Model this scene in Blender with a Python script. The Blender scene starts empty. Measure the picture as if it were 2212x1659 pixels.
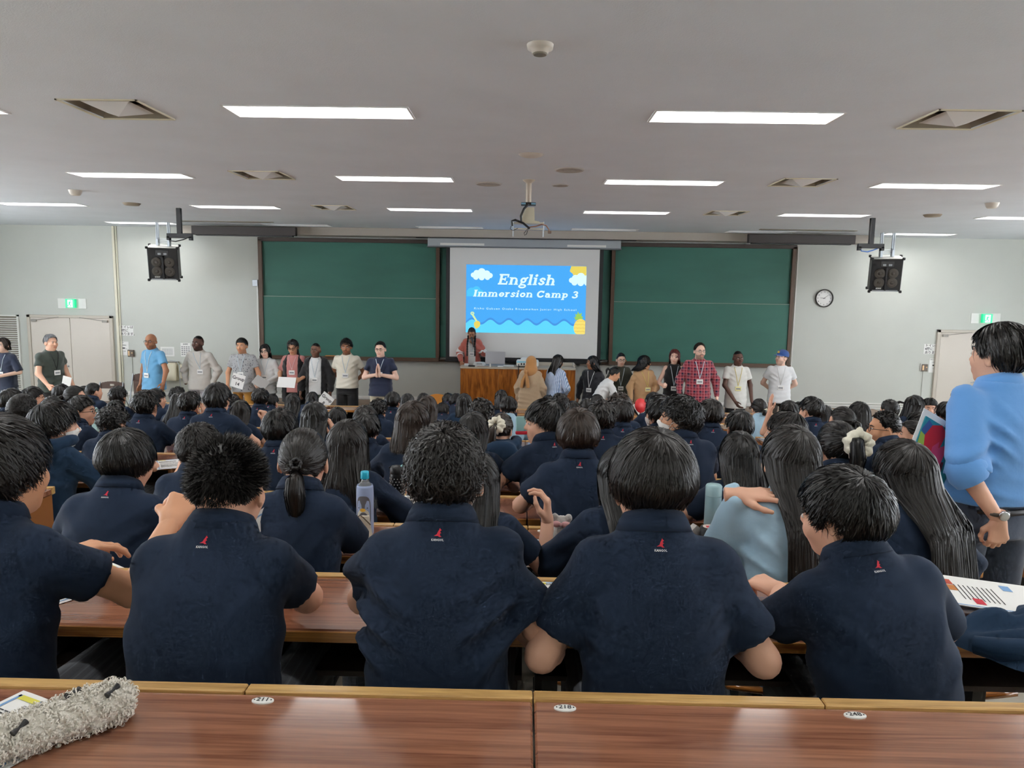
import bpy, math, random
import numpy as np
from mathutils import Matrix, Vector
from mathutils.bvhtree import BVHTree
R = math.radians
scene = bpy.context.scene
COL = scene.collection

# ------------------------------------------------------------------ camera
CAM = np.array([0.0, 0.0, 2.5])
FPX, IW, IH = 1560.0, 2212, 1659
_ps, _th, _rh = R(.9), R(7.1), R(.92)
_f = np.array([-math.sin(_ps)*math.cos(_th), math.cos(_ps)*math.cos(_th), -math.sin(_th)])
_r0 = np.array([math.cos(_ps), math.sin(_ps), 0.0]); _u0 = np.cross(_r0, _f)
_r = _r0*math.cos(_rh)+_u0*math.sin(_rh); _u = _u0*math.cos(_rh)-_r0*math.sin(_rh)
cd = bpy.data.cameras.new('camera'); cam = bpy.data.objects.new('camera', cd); COL.objects.link(cam)
cd.sensor_width = 36; cd.lens = FPX/IW*36; cd.clip_start = .05; cd.clip_end = 100
cam.matrix_world = Matrix(((_r[0], _u[0], -_f[0], CAM[0]), (_r[1], _u[1], -_f[1], CAM[1]), (_r[2], _u[2], -_f[2], CAM[2]), (0, 0, 0, 1)))
scene.camera = cam
def on_y(px, py, Y):
    """the real-world point that lies on the vertical plane y = Y"""
    d = _f+_r*(px-IW/2)/FPX-_u*(py-IH/2)/FPX
    return CAM+d*(Y/d[1])
# ------------------------------------------------------------------ world, exposure
w = bpy.data.worlds.new('world'); scene.world = w; w.use_nodes = True
w.node_tree.nodes['Background'].inputs[0].default_value = (.90, .94, 1.0, 1)
w.node_tree.nodes['Background'].inputs[1].default_value = 15.0
vs = scene.view_settings
vs.view_transform = 'Standard'; vs.look = 'None'; vs.gamma = 1; vs.use_curve_mapping = False
vs.exposure = 0.15
LAMP = 18.5          # strength of the ceiling light diffusers
try:
    scene.cycles.use_denoising = True
    scene.cycles.max_bounces = 5; scene.cycles.diffuse_bounces = 4; scene.cycles.glossy_bounces = 3; scene.cycles.transmission_bounces = 4; scene.cycles.transparent_max_bounces = 6
    scene.cycles.sample_clamp_indirect = 5; scene.cycles.caustics_reflective = False; scene.cycles.caustics_refractive = False
    scene.cycles.use_adaptive_sampling = True; scene.cycles.adaptive_threshold = .06; scene.cycles.adaptive_min_samples = 12; scene.cycles.use_light_tree = False
except Exception: pass

# ------------------------------------------------------------------ object helpers
def tag(o, label=None, cat=None, group=None, kind=None):
    if label: o['label'] = label
    if cat: o['category'] = cat
    if group: o['group'] = group
    if kind: o['kind'] = kind
    return o
def empty(name, loc=(0, 0, 0), rz=0, sc=1):
    o = bpy.data.objects.new(name, None); COL.objects.link(o)
    o.location = loc; o.rotation_euler = (0, 0, rz); o.scale = (sc,)*3
    o.empty_display_size = .1
    return o
def link(name, me, parent=None, loc=(0, 0, 0), rot=(0, 0, 0)):
    o = bpy.data.objects.new(name, me); COL.objects.link(o)
    o.parent = parent; o.location = loc; o.rotation_euler = rot
    return o
def mesh(name, V, F, mat, smooth=False, col=None):
    me = bpy.data.meshes.new(name)
    V = np.asarray(V, np.float32)
    if isinstance(F, np.ndarray):
        n, k = F.shape
        me.vertices.add(len(V)); me.vertices.foreach_set('co', V.ravel())
        me.loops.add(n*k); me.loops.foreach_set('vertex_index', F.astype(np.int32).ravel())
        me.polygons.add(n); me.polygons.foreach_set('loop_start', np.arange(0, n*k, k, dtype=np.int32))
        me.polygons.foreach_set('loop_total', np.full(n, k, np.int32))
        me.update(calc_edges=True)
    else:
        me.from_pydata([tuple(v) for v in V], [], F); me.update()
    if smooth: me.polygons.foreach_set('use_smooth', np.ones(len(me.polygons), bool))
    if col is not None:
        a = me.color_attributes.new('Col', 'FLOAT_COLOR', 'POINT')
        c = np.ones((len(V), 4), np.float32); c[:, :3] = np.asarray(col).reshape(len(V), -1)
        a.data.foreach_set('color', c.ravel())
    for m in (mat if isinstance(mat, (list, tuple)) else [mat]): me.materials.append(m)
    return me
def rotm(rx=0, ry=0, rz=0):
    return np.array(Matrix.Rotation(rz, 3, 'Z') @ Matrix.Rotation(ry, 3, 'Y') @ Matrix.Rotation(rx, 3, 'X'))
class MB:
    """collects simple shapes into one mesh"""
    def __init__(s): s.v = []; s.f = []; s.m = []; s.sm = []; s.cm = 0
    def add(s, V, F, smooth=False):
        b = len(s.v); s.v += [tuple(float(c) for c in p) for p in V]
        s.f += [tuple(b+i for i in q) for q in F]; s.m += [s.cm]*len(F); s.sm += [smooth]*len(F); return s
    def mat(s, i): s.cm = i; return s
    def box(s, x0, x1, y0, y1, z0, z1, b=0, rot=None, at=(0, 0, 0)):
        X, Y, Z = (x0, x1), (y0, y1), (z0, z1)
        if b <= 0:
            V = [(X[i], Y[j], Z[k]) for i in (0, 1) for j in (0, 1) for k in (0, 1)]
            F = [(0, 1, 3, 2), (4, 6, 7, 5), (0, 4, 5, 1), (2, 3, 7, 6), (0, 2, 6, 4), (1, 5, 7, 3)]
        else:
            b = min(b, abs(x1-x0)*.49, abs(y1-y0)*.49, abs(z1-z0)*.49)
            V = []; ix = {}
            for i in (0, 1):
                for j in (0, 1):
                    for k in (0, 1):
                        for a in range(3):
                            ix[i, j, k, a] = len(V); s_ = [(1, -1)[i]*b, (1, -1)[j]*b, (1, -1)[k]*b]; s_[a] = 0
                            V.append((X[i]+s_[0], Y[j]+s_[1], Z[k]+s_[2]))
            F = []
            for a in range(3):
                for e in (0, 1):
                    q = []
                    for (p, r_) in ((0, 0), (1, 0), (1, 1), (0, 1)):
                        t = [0, 0, 0]; t[a] = e; t[(a+1) % 3] = p; t[(a+2) % 3] = r_; q.append(ix[t[0], t[1], t[2], a])
                    F.append(tuple(q) if e else tuple(q[::-1]))
            for a in range(3):
                for p in (0, 1):
                    for q_ in (0, 1):
                        t0 = [0, 0, 0]; t0[(a+1) % 3] = p; t0[(a+2) % 3] = q_; t1 = list(t0); t1[a] = 1
                        b1, b2 = (a+1) % 3, (a+2) % 3
                        q = (ix[t0[0], t0[1], t0[2], b1], ix[t1[0], t1[1], t1[2], b1], ix[t1[0], t1[1], t1[2], b2], ix[t0[0], t0[1], t0[2], b2])
                        F.append(q if p == q_ else q[::-1])
            for i in (0, 1):
                for j in (0, 1):
                    for k in (0, 1):
                        q = tuple(ix[i, j, k, a] for a in range(3)); F.append(q if (i+j+k) % 2 else q[::-1])
        if rot is not None: V = [tuple(np.asarray(rot)@np.array(p)+np.array(at)) for p in V]
        elif any(at): V = [tuple(np.array(p)+np.array(at)) for p in V]
        return s.add(V, F)
    def tube(s, pts, r, n=8, caps=True):
        P = [np.array(p, float) for p in pts]; rr = r if isinstance(r, (list, tuple)) else [r]*len(P)
        V = []; F = []; up = None
        for i, p in enumerate(P):
            t = P[min(i+1, len(P)-1)]-P[max(i-1, 0)]; t = t/(np.linalg.norm(t)+1e-9)
            if up is None:
                up = np.array([0, 0, 1.]) if abs(t[2]) < .9 else np.array([1., 0, 0])
            u = up-t*(up@t); u /= np.linalg.norm(u)+1e-9; up = u; v = np.cross(t, u)
            for k in range(n):
                a = 2*math.pi*k/n; V.append(p+(u*math.cos(a)+v*math.sin(a))*rr[i])
        for i in range(len(P)-1):
            for k in range(n): F.append((i*n+k, i*n+(k+1) % n, (i+1)*n+(k+1) % n, (i+1)*n+k))
        s.add(V, F, True)
        if caps:
            s.add([V[k] for k in range(n)], [tuple(range(n))[::-1]]); s.add([V[-n+k] for k in range(n)], [tuple(range(n))])
        return s
    def cyl(s, p0, p1, r0, r1=None, n=16): return s.tube([p0, p1], [r0, r0 if r1 is None else r1], n)
    def lathe(s, prof, c=(0, 0, 0), n=24, sx=1, sy=1, rot=None, smooth=True):
        V = []; F = []
        for (r, z) in prof:
            for k in range(n):
                a = 2*math.pi*k/n; p = np.array([r*math.cos(a)*sx, r*math.sin(a)*sy, z])
                if rot is not None: p = np.asarray(rot)@p
                V.append(p+np.array(c))
        m = len(prof)
        for i in range(m-1):
            for k in range(n): F.append((i*n+k, i*n+(k+1) % n, (i+1)*n+(k+1) % n, (i+1)*n+k))
        s.add(V, F, smooth)
        if prof[0][0] > 1e-4: s.add(V[:n], [tuple(range(n))[::-1]])
        if prof[-1][0] > 1e-4: s.add(V[-n:], [tuple(range(n))])
        return s
    def ball(s, c, r, n=12, m=8, rot=None):
        r = r if isinstance(r, (list, tuple)) else (r, r, r)
        V = []; F = []
        for i in range(m+1):
            t = math.pi*i/m
            for k in range(n):
                a = 2*math.pi*k/n; p = np.array([r[0]*math.sin(t)*math.cos(a), r[1]*math.sin(t)*math.sin(a), -r[2]*math.cos(t)])
                if rot is not None: p = np.asarray(rot)@p
                V.append(p+np.array(c))
        for i in range(m):
            for k in range(n): F.append((i*n+k, i*n+(k+1) % n, (i+1)*n+(k+1) % n, (i+1)*n+k))
        return s.add(V, F, True)
    def prism(s, poly, h, fr=None):
        """polygon (u,v) extruded by h; fr = (origin, u, v, n)"""
        o, u, v, n = [np.array(q, float) for q in (fr or ((0, 0, 0), (1, 0, 0), (0, 1, 0), (0, 0, 1)))]
        k = len(poly); V = [o+u*a+v*b for a, b in poly]+[o+u*a+v*b+n*h for a, b in poly]
        F = [tuple(range(k))[::-1], tuple(range(k, 2*k))]+[(i, (i+1) % k, k+(i+1) % k, k+i) for i in range(k)]
        return s.add(V, F)
    def data(s, name, mat):
        me = bpy.data.meshes.new(name); me.from_pydata(s.v, [], s.f)
        for m in (mat if isinstance(mat, (list, tuple)) else [mat]): me.materials.append(m)
        me.polygons.foreach_set('material_index', s.m); me.polygons.foreach_set('use_smooth', s.sm); me.update()
        return me
    def build(s, name, mat, parent=None, loc=(0, 0, 0), rot=(0, 0, 0)):
        return link(name, s.data(name, mat), parent, loc, rot)
def copy_tree(o, parent=None):
    c = o.copy(); COL.objects.link(c); c.parent = parent
    for ch in o.children: copy_tree(ch, c)
    return c
# ------------------------------------------------------------------ lettering (flat print), made once per string
_txt = {}
def text_vf(s, size=1.0, bold=0.0, shear=0.0, align='CENTER', spacing=1.0, res=3):
    key = (s, bold, shear, align, spacing)
    if key not in _txt:
        cu = bpy.data.curves.new('t', 'FONT'); cu.body = s; cu.size = 1; cu.offset = bold; cu.shear = shear
        cu.align_x = align; cu.space_character = spacing; cu.resolution_u = res; cu.fill_mode = 'FRONT'
        ob = bpy.data.objects.new('t', cu); COL.objects.link(ob)
        dg = bpy.context.evaluated_depsgraph_get(); me = bpy.data.meshes.new_from_object(ob.evaluated_get(dg))
        V = [tuple(v.co) for v in me.vertices]; F = [tuple(p.vertices) for p in me.polygons]
        bpy.data.objects.remove(ob); bpy.data.curves.remove(cu); bpy.data.meshes.remove(me)
        _txt[key] = (V, F)
    V, F = _txt[key]
    return [(a*size, b*size) for a, b, c in V], F
def put_text(mb, s, size, o, u, v, **kw):
    V, F = text_vf(s, size, **kw); o, u, v = np.array(o, float), np.array(u, float), np.array(v, float)
    mb.add([o+u*a+v*b for a, b in V], F)

# ------------------------------------------------------------------ materials
MATS = {}
def mat(name, col, rough=.5, spec=.5, metal=0, bump=None, noise=None, emit=None, attr=False, coat=0, trans=0, sheen=0):
    if name in MATS: return MATS[name]
    m = bpy.data.materials.new(name); MATS[name] = m; m.use_nodes = True
    nt = m.node_tree; b = nt.nodes['Principled BSDF']; L = nt.links.new
    b.inputs['Base Color'].default_value = (*col, 1); b.inputs['Roughness'].default_value = rough
    b.inputs['Specular IOR Level'].default_value = spec; b.inputs['Metallic'].default_value = metal
    if coat: b.inputs['Coat Weight'].default_value = coat; b.inputs['Coat Roughness'].default_value = .12
    if trans: b.inputs['Transmission Weight'].default_value = trans
    if sheen: b.inputs['Sheen Weight'].default_value = sheen; b.inputs['Sheen Roughness'].default_value = .6
    if emit: b.inputs['Emission Color'].default_value = (*emit[0], 1); b.inputs['Emission Strength'].default_value = emit[1]
    tc = nt.nodes.new('ShaderNodeTexCoord')
    src = None
    if attr:
        a = nt.nodes.new('ShaderNodeVertexColor'); a.layer_name = 'Col'
        mx = nt.nodes.new('ShaderNodeMix'); mx.data_type = 'RGBA'; mx.blend_type = 'MULTIPLY'; mx.inputs[0].default_value = 1
        mx.inputs[6].default_value = (*col, 1); L(a.outputs[0], mx.inputs[7]); src = mx.outputs[2]
        L(src, b.inputs['Base Color'])
    if noise:      # (scale, amount, (sx,sy,sz))
        mp = nt.nodes.new('ShaderNodeMapping'); mp.inputs['Scale'].default_value = noise[2]
        n = nt.nodes.new('ShaderNodeTexNoise'); n.inputs['Scale'].default_value = noise[0]; n.inputs['Detail'].default_value = 5
        L(tc.outputs['Object'], mp.inputs[0]); L(mp.outputs[0], n.inputs['Vector'])
        rp = nt.nodes.new('ShaderNodeMapRange'); rp.inputs[1].default_value = .3; rp.inputs[2].default_value = .7
        rp.inputs[3].default_value = 1-noise[1]; rp.inputs[4].default_value = 1+noise[1]; L(n.outputs[0], rp.inputs[0])
        mx = nt.nodes.new('ShaderNodeMix'); mx.data_type = 'RGBA'; mx.blend_type = 'MULTIPLY'; mx.inputs[0].default_value = 1
        if src: L(src, mx.inputs[6])
        else: mx.inputs[6].default_value = (*col, 1)
        L(rp.outputs[0], mx.inputs[7]); L(mx.outputs[2], b.inputs['Base Color'])
    if bump:       # (scale, strength, distance, (sx,sy,sz))
        mp = nt.nodes.new('ShaderNodeMapping'); mp.inputs['Scale'].default_value = bump[3] if len(bump) > 3 else (1, 1, 1)
        n = nt.nodes.new('ShaderNodeTexNoise'); n.inputs['Scale'].default_value = bump[0]; n.inputs['Detail'].default_value = 4
        bp = nt.nodes.new('ShaderNodeBump'); bp.inputs['Strength'].default_value = bump[1]; bp.inputs['Distance'].default_value = bump[2]
        L(tc.outputs['Object'], mp.inputs[0]); L(mp.outputs[0], n.inputs['Vector']); L(n.outputs[0], bp.inputs['Height']); L(bp.outputs[0], b.inputs['Normal'])
    return m
def wood(name, dark, light, scale=(1, 10, 10), rough=.25, coat=.3, wave=6.0, dist=3.0):
    if name in MATS: return MATS[name]
    m = bpy.data.materials.new(name); MATS[name] = m; m.use_nodes = True
    nt = m.node_tree; b = nt.nodes['Principled BSDF']; L = nt.links.new; N = nt.nodes.new
    tc = N('ShaderNodeTexCoord'); mp = N('ShaderNodeMapping'); mp.inputs['Scale'].default_value = scale
    oi = N('ShaderNodeObjectInfo'); ad = N('ShaderNodeVectorMath'); ad.operation = 'MULTIPLY_ADD'
    ad.inputs[1].default_value = (13.7, 13.7, 13.7); L(oi.outputs['Random'], ad.inputs[0]); L(tc.outputs['Object'], ad.inputs[2])
    L(ad.outputs[0], mp.inputs[0])
    n1 = N('ShaderNodeTexNoise'); n1.inputs['Scale'].default_value = 1.3; n1.inputs['Detail'].default_value = 3; n1.inputs['Distortion'].default_value = .6
    L(mp.outputs[0], n1.inputs['Vector'])
    mu = N('ShaderNodeMath'); mu.operation = 'MULTIPLY'; mu.inputs[1].default_value = wave*3.5; L(n1.outputs[0], mu.inputs[0])
    sn = N('ShaderNodeMath'); sn.operation = 'SINE'; L(mu.outputs[0], sn.inputs[0])
    n2 = N('ShaderNodeTexNoise'); n2.inputs['Scale'].default_value = 9; n2.inputs['Detail'].default_value = 6; n2.inputs['Roughness'].default_value = .7
    mp2 = N('ShaderNodeMapping'); mp2.inputs['Scale'].default_value = tuple(c*(1 if c > 2 else .5) for c in scale); L(ad.outputs[0], mp2.inputs[0]); L(mp2.outputs[0], n2.inputs['Vector'])
    mr = N('ShaderNodeMapRange'); mr.inputs[1].default_value = -1; mr.inputs[2].default_value = 1; mr.inputs[3].default_value = 0; mr.inputs[4].default_value = .55; L(sn.outputs[0], mr.inputs[0])
    sm = N('ShaderNodeMath'); sm.operation = 'ADD'; L(mr.outputs[0], sm.inputs[0])
    mr2 = N('ShaderNodeMapRange'); mr2.inputs[1].default_value = .3; mr2.inputs[2].default_value = .7; mr2.inputs[3].default_value = -.15; mr2.inputs[4].default_value = .6; L(n2.outputs[0], mr2.inputs[0]); L(mr2.outputs[0], sm.inputs[1])
    cr = N('ShaderNodeMix'); cr.data_type = 'RGBA'; cr.inputs[6].default_value = (*dark, 1); cr.inputs[7].default_value = (*light, 1); L(sm.outputs[0], cr.inputs[0])
    L(cr.outputs[2], b.inputs['Base Color']); b.inputs['Roughness'].default_value = rough
    b.inputs['Coat Weight'].default_value = coat; b.inputs['Coat Roughness'].default_value = .11 if coat > .9 else .06
    return m
def srgb(r, g, b):
    f = lambda c: (c/255/12.92) if c/255 <= .04045 else ((c/255+.055)/1.055)**2.4
    return (f(r), f(g), f(b))
# ================================================================== the room
HS = [.777, .868, .968, 1.068, 1.156, 1.243, 1.338, 1.42, 1.495, 1.57, 1.64, 1.70, 1.75]   # desk tops below the lens, row by row
NR = len(HS); DESK_H = .70
def row_y(i): return 1.334+.8*i              # far edge of the desk of row i
def row_z(i): return 2.5-HS[i]               # its top
def floor_z(i): return row_z(i)-DESK_H if i < NR else 0.0
CEIL, WALLY, XL, XR, YB = 3.64, 13.6, -11.0, 11.0, -2.4
M_wall = mat('wall_paint', srgb(203, 206, 200), .75, .25, noise=(1.2, .03, (1, 1, 1)), bump=(220, .08, .001))
M_ceil = mat('ceiling_paint', srgb(230, 236, 243), .9, .15, noise=(2.0, .025, (1, 1, 1)), bump=(140, .35, .004))
M_floor = mat('floor_vinyl', srgb(206, 200, 184), .45, .4, noise=(3, .06, (1, 1, 1)))
M_dais = wood('dais_wood', srgb(120, 96, 78), srgb(168, 140, 116), (1, 9, 9), .4, .1)
M_board = mat('chalkboard_green', srgb(54, 102, 90), .55, .35, noise=(1.6, .10, (.5, 1, 1.6)), bump=(300, .05, .001))
M_frame = mat('brown_frame', srgb(86, 66, 52), .45, .4)
M_alum = mat('aluminium', srgb(178, 184, 190), .38, .5, metal=.6)
M_white = mat('white_enamel', srgb(232, 232, 228), .45)
M_black = mat('black_matt', (.014, .014, .016), .5)
M_door = mat('door_paint', srgb(214, 206, 196), .5, noise=(1.5, .02, (1, 1, 1)))
M_doorf = mat('door_frame_paint', srgb(196, 188, 176), .5)
M_cream = mat('cream_metal', srgb(226, 220, 196), .45)
M_paper = mat('paper', srgb(240, 240, 238), .8, .2)
M_ink = mat('ink', (.03, .03, .035), .7); M_inkg = mat('grey_ink', (.28, .29, .31), .7)
M_blue = mat('print_blue', srgb(120, 160, 205), .7); M_yel = mat('print_yellow', srgb(214, 206, 80), .7)
M_desk = wood('desk_laminate', srgb(112, 68, 50), srgb(158, 108, 82), (1.0, 20, 20), .20, 1.0, 5.0)
M_edge = wood('desk_edge_ply', srgb(120, 66, 28), srgb(196, 138, 70), (1.2, 30, 40), .35, .2, 5.0)
M_lipg = wood('lip_top', srgb(150, 112, 62), srgb(206, 166, 104), (2, 30, 30), .4, .1, 4.0)
M_seat = wood('seat_ply', srgb(128, 74, 28), srgb(190, 122, 56), (1.6, 9, 9), .18, .5, 6.0)
M_steel = mat('dark_steel', (.018, .017, .017), .45)
M_lamp = mat('lamp_diffuser', (.9, .9, .9), .5, emit=((1.0, .985, .96), LAMP))
M_lampoff = mat('lamp_unlit', srgb(150, 148, 144), .5)
M_trof = mat('troffer_white', srgb(236, 238, 238), .4)
M_pane = mat('added_window_glass', (.9, .95, .95), .05); M_pane.node_tree.nodes['Principled BSDF'].inputs['Alpha'].default_value = .12  # glass for the windows added out of view as fill light
def struct(name, mb, m, **kw): return tag(mb.build(name, m, **kw), kind='structure')

# ---- floor: one terrace for each row of seats, the low front floor and the dais
b = MB()
ys = [YB]+[row_y(i)+.02 for i in range(NR)]
for i in range(NR):
    b.box(XL, XR, ys[i], ys[i+1], floor_z(i)-.5, floor_z(i))
b.box(XL, XR, ys[-1], WALLY, -.4, 0)
struct('floor', b, M_floor)
b = MB(); b.box(-5.9, 6.6, 12.35, WALLY-.03, 0, .46, .004); b.box(-5.9, 6.6, 12.33, 12.37, .42, .475)
tag(b.build('platform', M_dais), 'low brown wooden teaching platform below the chalkboards', 'platform')

# ---- ceiling with real recesses for lights and air vents
LX = [-6.77, -4.03, -1.33, 1.37, 4.07, 6.79]; LY = [-.73, 1.97, 4.65, 7.35, 10.05, 12.72]; LL, LW = 1.15, .28
lights = [(x, y, not (y > 12 and abs(x) < 5)) for y in LY for x in LX]
VX = [-2.64, 2.71]; VY = [1.85, 4.55, 7.13, 9.84]
holes = [(x-LL/2, x+LL/2, y, y+LW) for x, y, on in lights]+[(x-.235, x+.235, y, y+.48) for x in VX for y in VY]
def slab(holes, x0, x1, y0, y1, z0, z1):
    b = MB(); xs = sorted({x0, x1, *[h[0] for h in holes], *[h[1] for h in holes]}); yv = sorted({y0, y1, *[h[2] for h in holes], *[h[3] for h in holes]})
    for j in range(len(yv)-1):
        run = None
        for i in range(len(xs)-1):
            cx, cy = (xs[i]+xs[i+1])/2, (yv[j]+yv[j+1])/2
            solid = not any(h[0] < cx < h[1] and h[2] < cy < h[3] for h in holes)
            if solid and run is None: run = xs[i]
            if run is not None and (not solid or i == len(xs)-2):
                b.box(run, xs[i+1] if solid else xs[i], yv[j], yv[j+1], z0, z1); run = None
    return b
struct('ceiling', slab(holes, XL, XR, YB, WALLY, CEIL, CEIL+.12), M_ceil)
# ---- walls; tall windows are added to the unseen side walls, their daylight fills the ceiling
struct('wall_front', MB().box(XL-.2, XR+.2, WALLY, WALLY+.2, -.5, CEIL+.12), M_wall)
struct('wall_back', MB().box(XL-.2, XR+.2, YB-.2, YB, -.5, CEIL+.12), M_wall)
for side, x0, x1 in (('left', XL-.2, XL), ('right', XR, XR+.2)):
    b = MB(); wy = [-1.6+2.6*k for k in range(5)]
    zz0, zz1 = 1.45, 3.4
    b.box(x0, x1, YB, WALLY, -.5, zz0); b.box(x0, x1, YB, WALLY, zz1, CEIL+.12)
    cur = YB
    for y in wy: b.box(x0, x1, cur, y, zz0, zz1); cur = y+2.0
    b.box(x0, x1, cur, WALLY, zz0, zz1)
    struct('wall_'+side, b, M_wall)
    for k, y in enumerate(wy):
        n = k+1+(5 if side == 'right' else 0); xm = (x0+x1)/2
        f = MB()
        for yy in (y, y+.98, y+1.96): f.box(xm-.03, xm+.03, yy, yy+.04, zz0, zz1)
        for z in (zz0, zz1-.04): f.box(xm-.03, xm+.03, y, y+2, z, z+.04)
        wo = struct('added_window_%d' % n, f, M_alum)
        g = MB(); g.box(xm-.004, xm+.004, y+.04, y+1.96, zz0+.04, zz1-.04); g.build('added_window_pane', M_pane, wo)
# fascia under the ceiling over the boards, wall joints, skirting
struct('trim_1', MB().box(-6.2, 6.2, WALLY-.42, WALLY-.02, 3.50, CEIL-.002), mat('fascia_grey', srgb(168, 160, 150), .7))
struct('trim_2', MB().box(-7.73, -7.68, WALLY-.025, WALLY, 0, CEIL, .006).box(-7.66, -7.645, WALLY-.02, WALLY, 0, CEIL), mat('joint_cover', srgb(222, 218, 198), .5))
b = MB()
for z in (.46, .50, .545): b.box(4.95, 7.6, WALLY-.02, WALLY, z, z+.022, .004)
b.box(-7.6, 4.95, WALLY-.018, WALLY, .46, .53, .004)
struct('baseboard_front', b, M_white)

# ---- ceiling lights
ordn = ['first', 'second', 'third', 'fourth', 'fifth', 'sixth', 'seventh', 'eighth', 'ninth', 'tenth', 'eleventh', 'twelfth', 'thirteenth', 'fourteenth']
for x, y, on in lights:
    t = empty('ceiling_light', (x, y+LW/2, CEIL)); ri = LY.index(y); ci = LX.index(x)
    b = MB(); d = .075; hx, hy = LL/2, LW/2
    for s_ in (-1, 1):
        b.add([(s_*hx, -hy, 0), (s_*hx, hy, 0), (s_*(hx-.06), hy-.02, d), (s_*(hx-.06), -hy+.02, d)], [(0, 1, 2, 3) if s_ < 0 else (3, 2, 1, 0)])
        b.add([(-hx, s_*hy, 0), (hx, s_*hy, 0), (hx-.06, s_*(hy-.02), d), (-hx+.06, s_*(hy-.02), d)], [(3, 2, 1, 0) if s_ < 0 else (0, 1, 2, 3)])
    b.box(-hx-.012, hx+.012, -hy-.012, -hy, -.006, .004); b.box(-hx-.012, hx+.012, hy, hy+.012, -.006, .004)
    b.box(-hx-.012, -hx, -hy, hy, -.006, .004); b.box(hx, hx+.012, -hy, hy, -.006, .004)
    b.box(-hx+.06, hx-.06, -hy+.02, hy-.02, d+.012, d+.02)
    b.build('housing', M_trof, t)
    q = MB(); q.box(-hx+.062, hx-.062, -hy+.022, hy-.022, d-.010, d+.008); q.mat(1).add([(-hx+.064, -hy+.024, d-.0106), (-hx+.064, hy-.024, d-.0106), (hx-.064, hy-.024, d-.0106), (hx-.064, -hy+.024, d-.0106)], [(0, 1, 2, 3)]); q.build('diffuser', [M_trof, M_lamp if on else M_lampoff], t)
    rows = ['behind the camera, back row', 'above the camera', 'in the nearest visible row', 'in the second visible row', 'in the third visible row', 'in the row by the front wall']
    tag(t, '%s recessed ceiling light %s, %s from the left' % ('lit white' if on else 'unlit', rows[ri], ordn[ci]), 'ceiling light', 'recessed ceiling lights')
# ---- square air vents
M_dark = mat('vent_dark', srgb(128, 122, 108), .5)
for y in VY:
    for x in VX:
        t = empty('ceiling_vent', (x, y+.24, CEIL)); h = .24
        b = MB(); 
        for k in range(4):
            rm = rotm(0, 0, k*math.pi/2); b.box(-h-.012, h+.012, -h-.012, -h, -.008, .012, 0, rm, (0, 0, 0))
        b.build('frame', M_cream, t)
        b = MB()
        for k in range(4):
            rm = rotm(0, 0, k*math.pi/2); b.add([rm@np.array(p) for p in ((-h, -h, 0), (h, -h, 0), (h*.62, -h*.62, .07), (-h*.62, -h*.62, .07))], [(3, 2, 1, 0)])
        b.box(-h, h, -h, h, .09, .1); b.build('duct', M_dark, t)
        b = MB(); b.add([(-.155, -.155, .012), (.155, -.155, .012), (.155, .155, .012), (-.155, .155, .012), (0, .0, -.045), (0, 0, .03)], [(1, 0, 4), (2, 1, 4), (3, 2, 4), (0, 3, 4), (0, 1, 5), (1, 2, 5), (2, 3, 5), (3, 0, 5)]); b.build('deflector', M_trof, t)
        tag(t, 'square ceiling air vent %s of the room, %s from the camera' % ('left of the middle' if x < 0 else 'right of the middle', ['overhead', 'nearest', 'second', 'farthest'][VY.index(y)]), 'vent', 'square ceiling vents')
# ---- slots and round fittings of the ceiling
for i, x in enumerate((-7.9, -3.9, 3.0, 7.4)[1:3]): pass
def disc(x, y, r, prof, name, label, cat, m, grp=None):
    t = MB().lathe([(r*a, -b_) for a, b_ in prof], (0, 0, 0), 28).build(name, m, loc=(x, y, CEIL)); tag(t, label, cat, grp); return t
M_beige = mat('beige_plastic', srgb(214, 206, 194), .5); M_ring = mat('stain_ring', srgb(188, 184, 178), .8)
t = disc(.05, 3.49, .062, [(0, .042), (.5, .042), (.62, .036), (.66, .022), (.95, .02), (1, .0)], 'smoke_detector', 'round white smoke detector on the ceiling nearest the camera', 'detector', M_beige)
MB().lathe([(.03, -.046), (.034, -.040), (.036, -.034)], n=20).build('sensor_grille', M_dark, t)
disc(.03, 6.13, .105, [(0, .02), (.6, .018), (.85, .01), (1, 0)], 'cover_plate', 'shallow round cover plate on the ceiling above the projector bracket', 'cover plate', M_beige)
for x, y, l in ((.39, 6.83, 'right of the projector bracket'), (-.4, 7.75, 'left of the projector bracket'), (.35, 7.77, 'small one just right of the projector pole')):
    r = .14 if 'small' not in l else .09
    t = disc(x, y, r, [(0, .003), (.30, .004), (.34, .012), (.42, .004), (.75, .004), (.8, .011), (.92, .009), (1, 0)], 'ceiling_speaker', 'flush round ceiling ring plate, '+l, 'ceiling plate', M_ring)
for x, s_ in ((-5.36, 'left'), (5.42, 'right')):
    disc(x, 8.7, .075, [(0, .06), (.6, .06), (.8, .045), (1, 0)], 'heat_detector', 'small round heat detector on the %s side of the ceiling' % s_, 'detector', M_beige)
    disc(x, 9.94, .115, [(0, .03), (.8, .028), (1, 0)], 'ceiling_speaker', 'round flat brown ceiling speaker on the %s side' % s_, 'speaker', mat('speaker_brown', srgb(150, 138, 122), .6))
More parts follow.
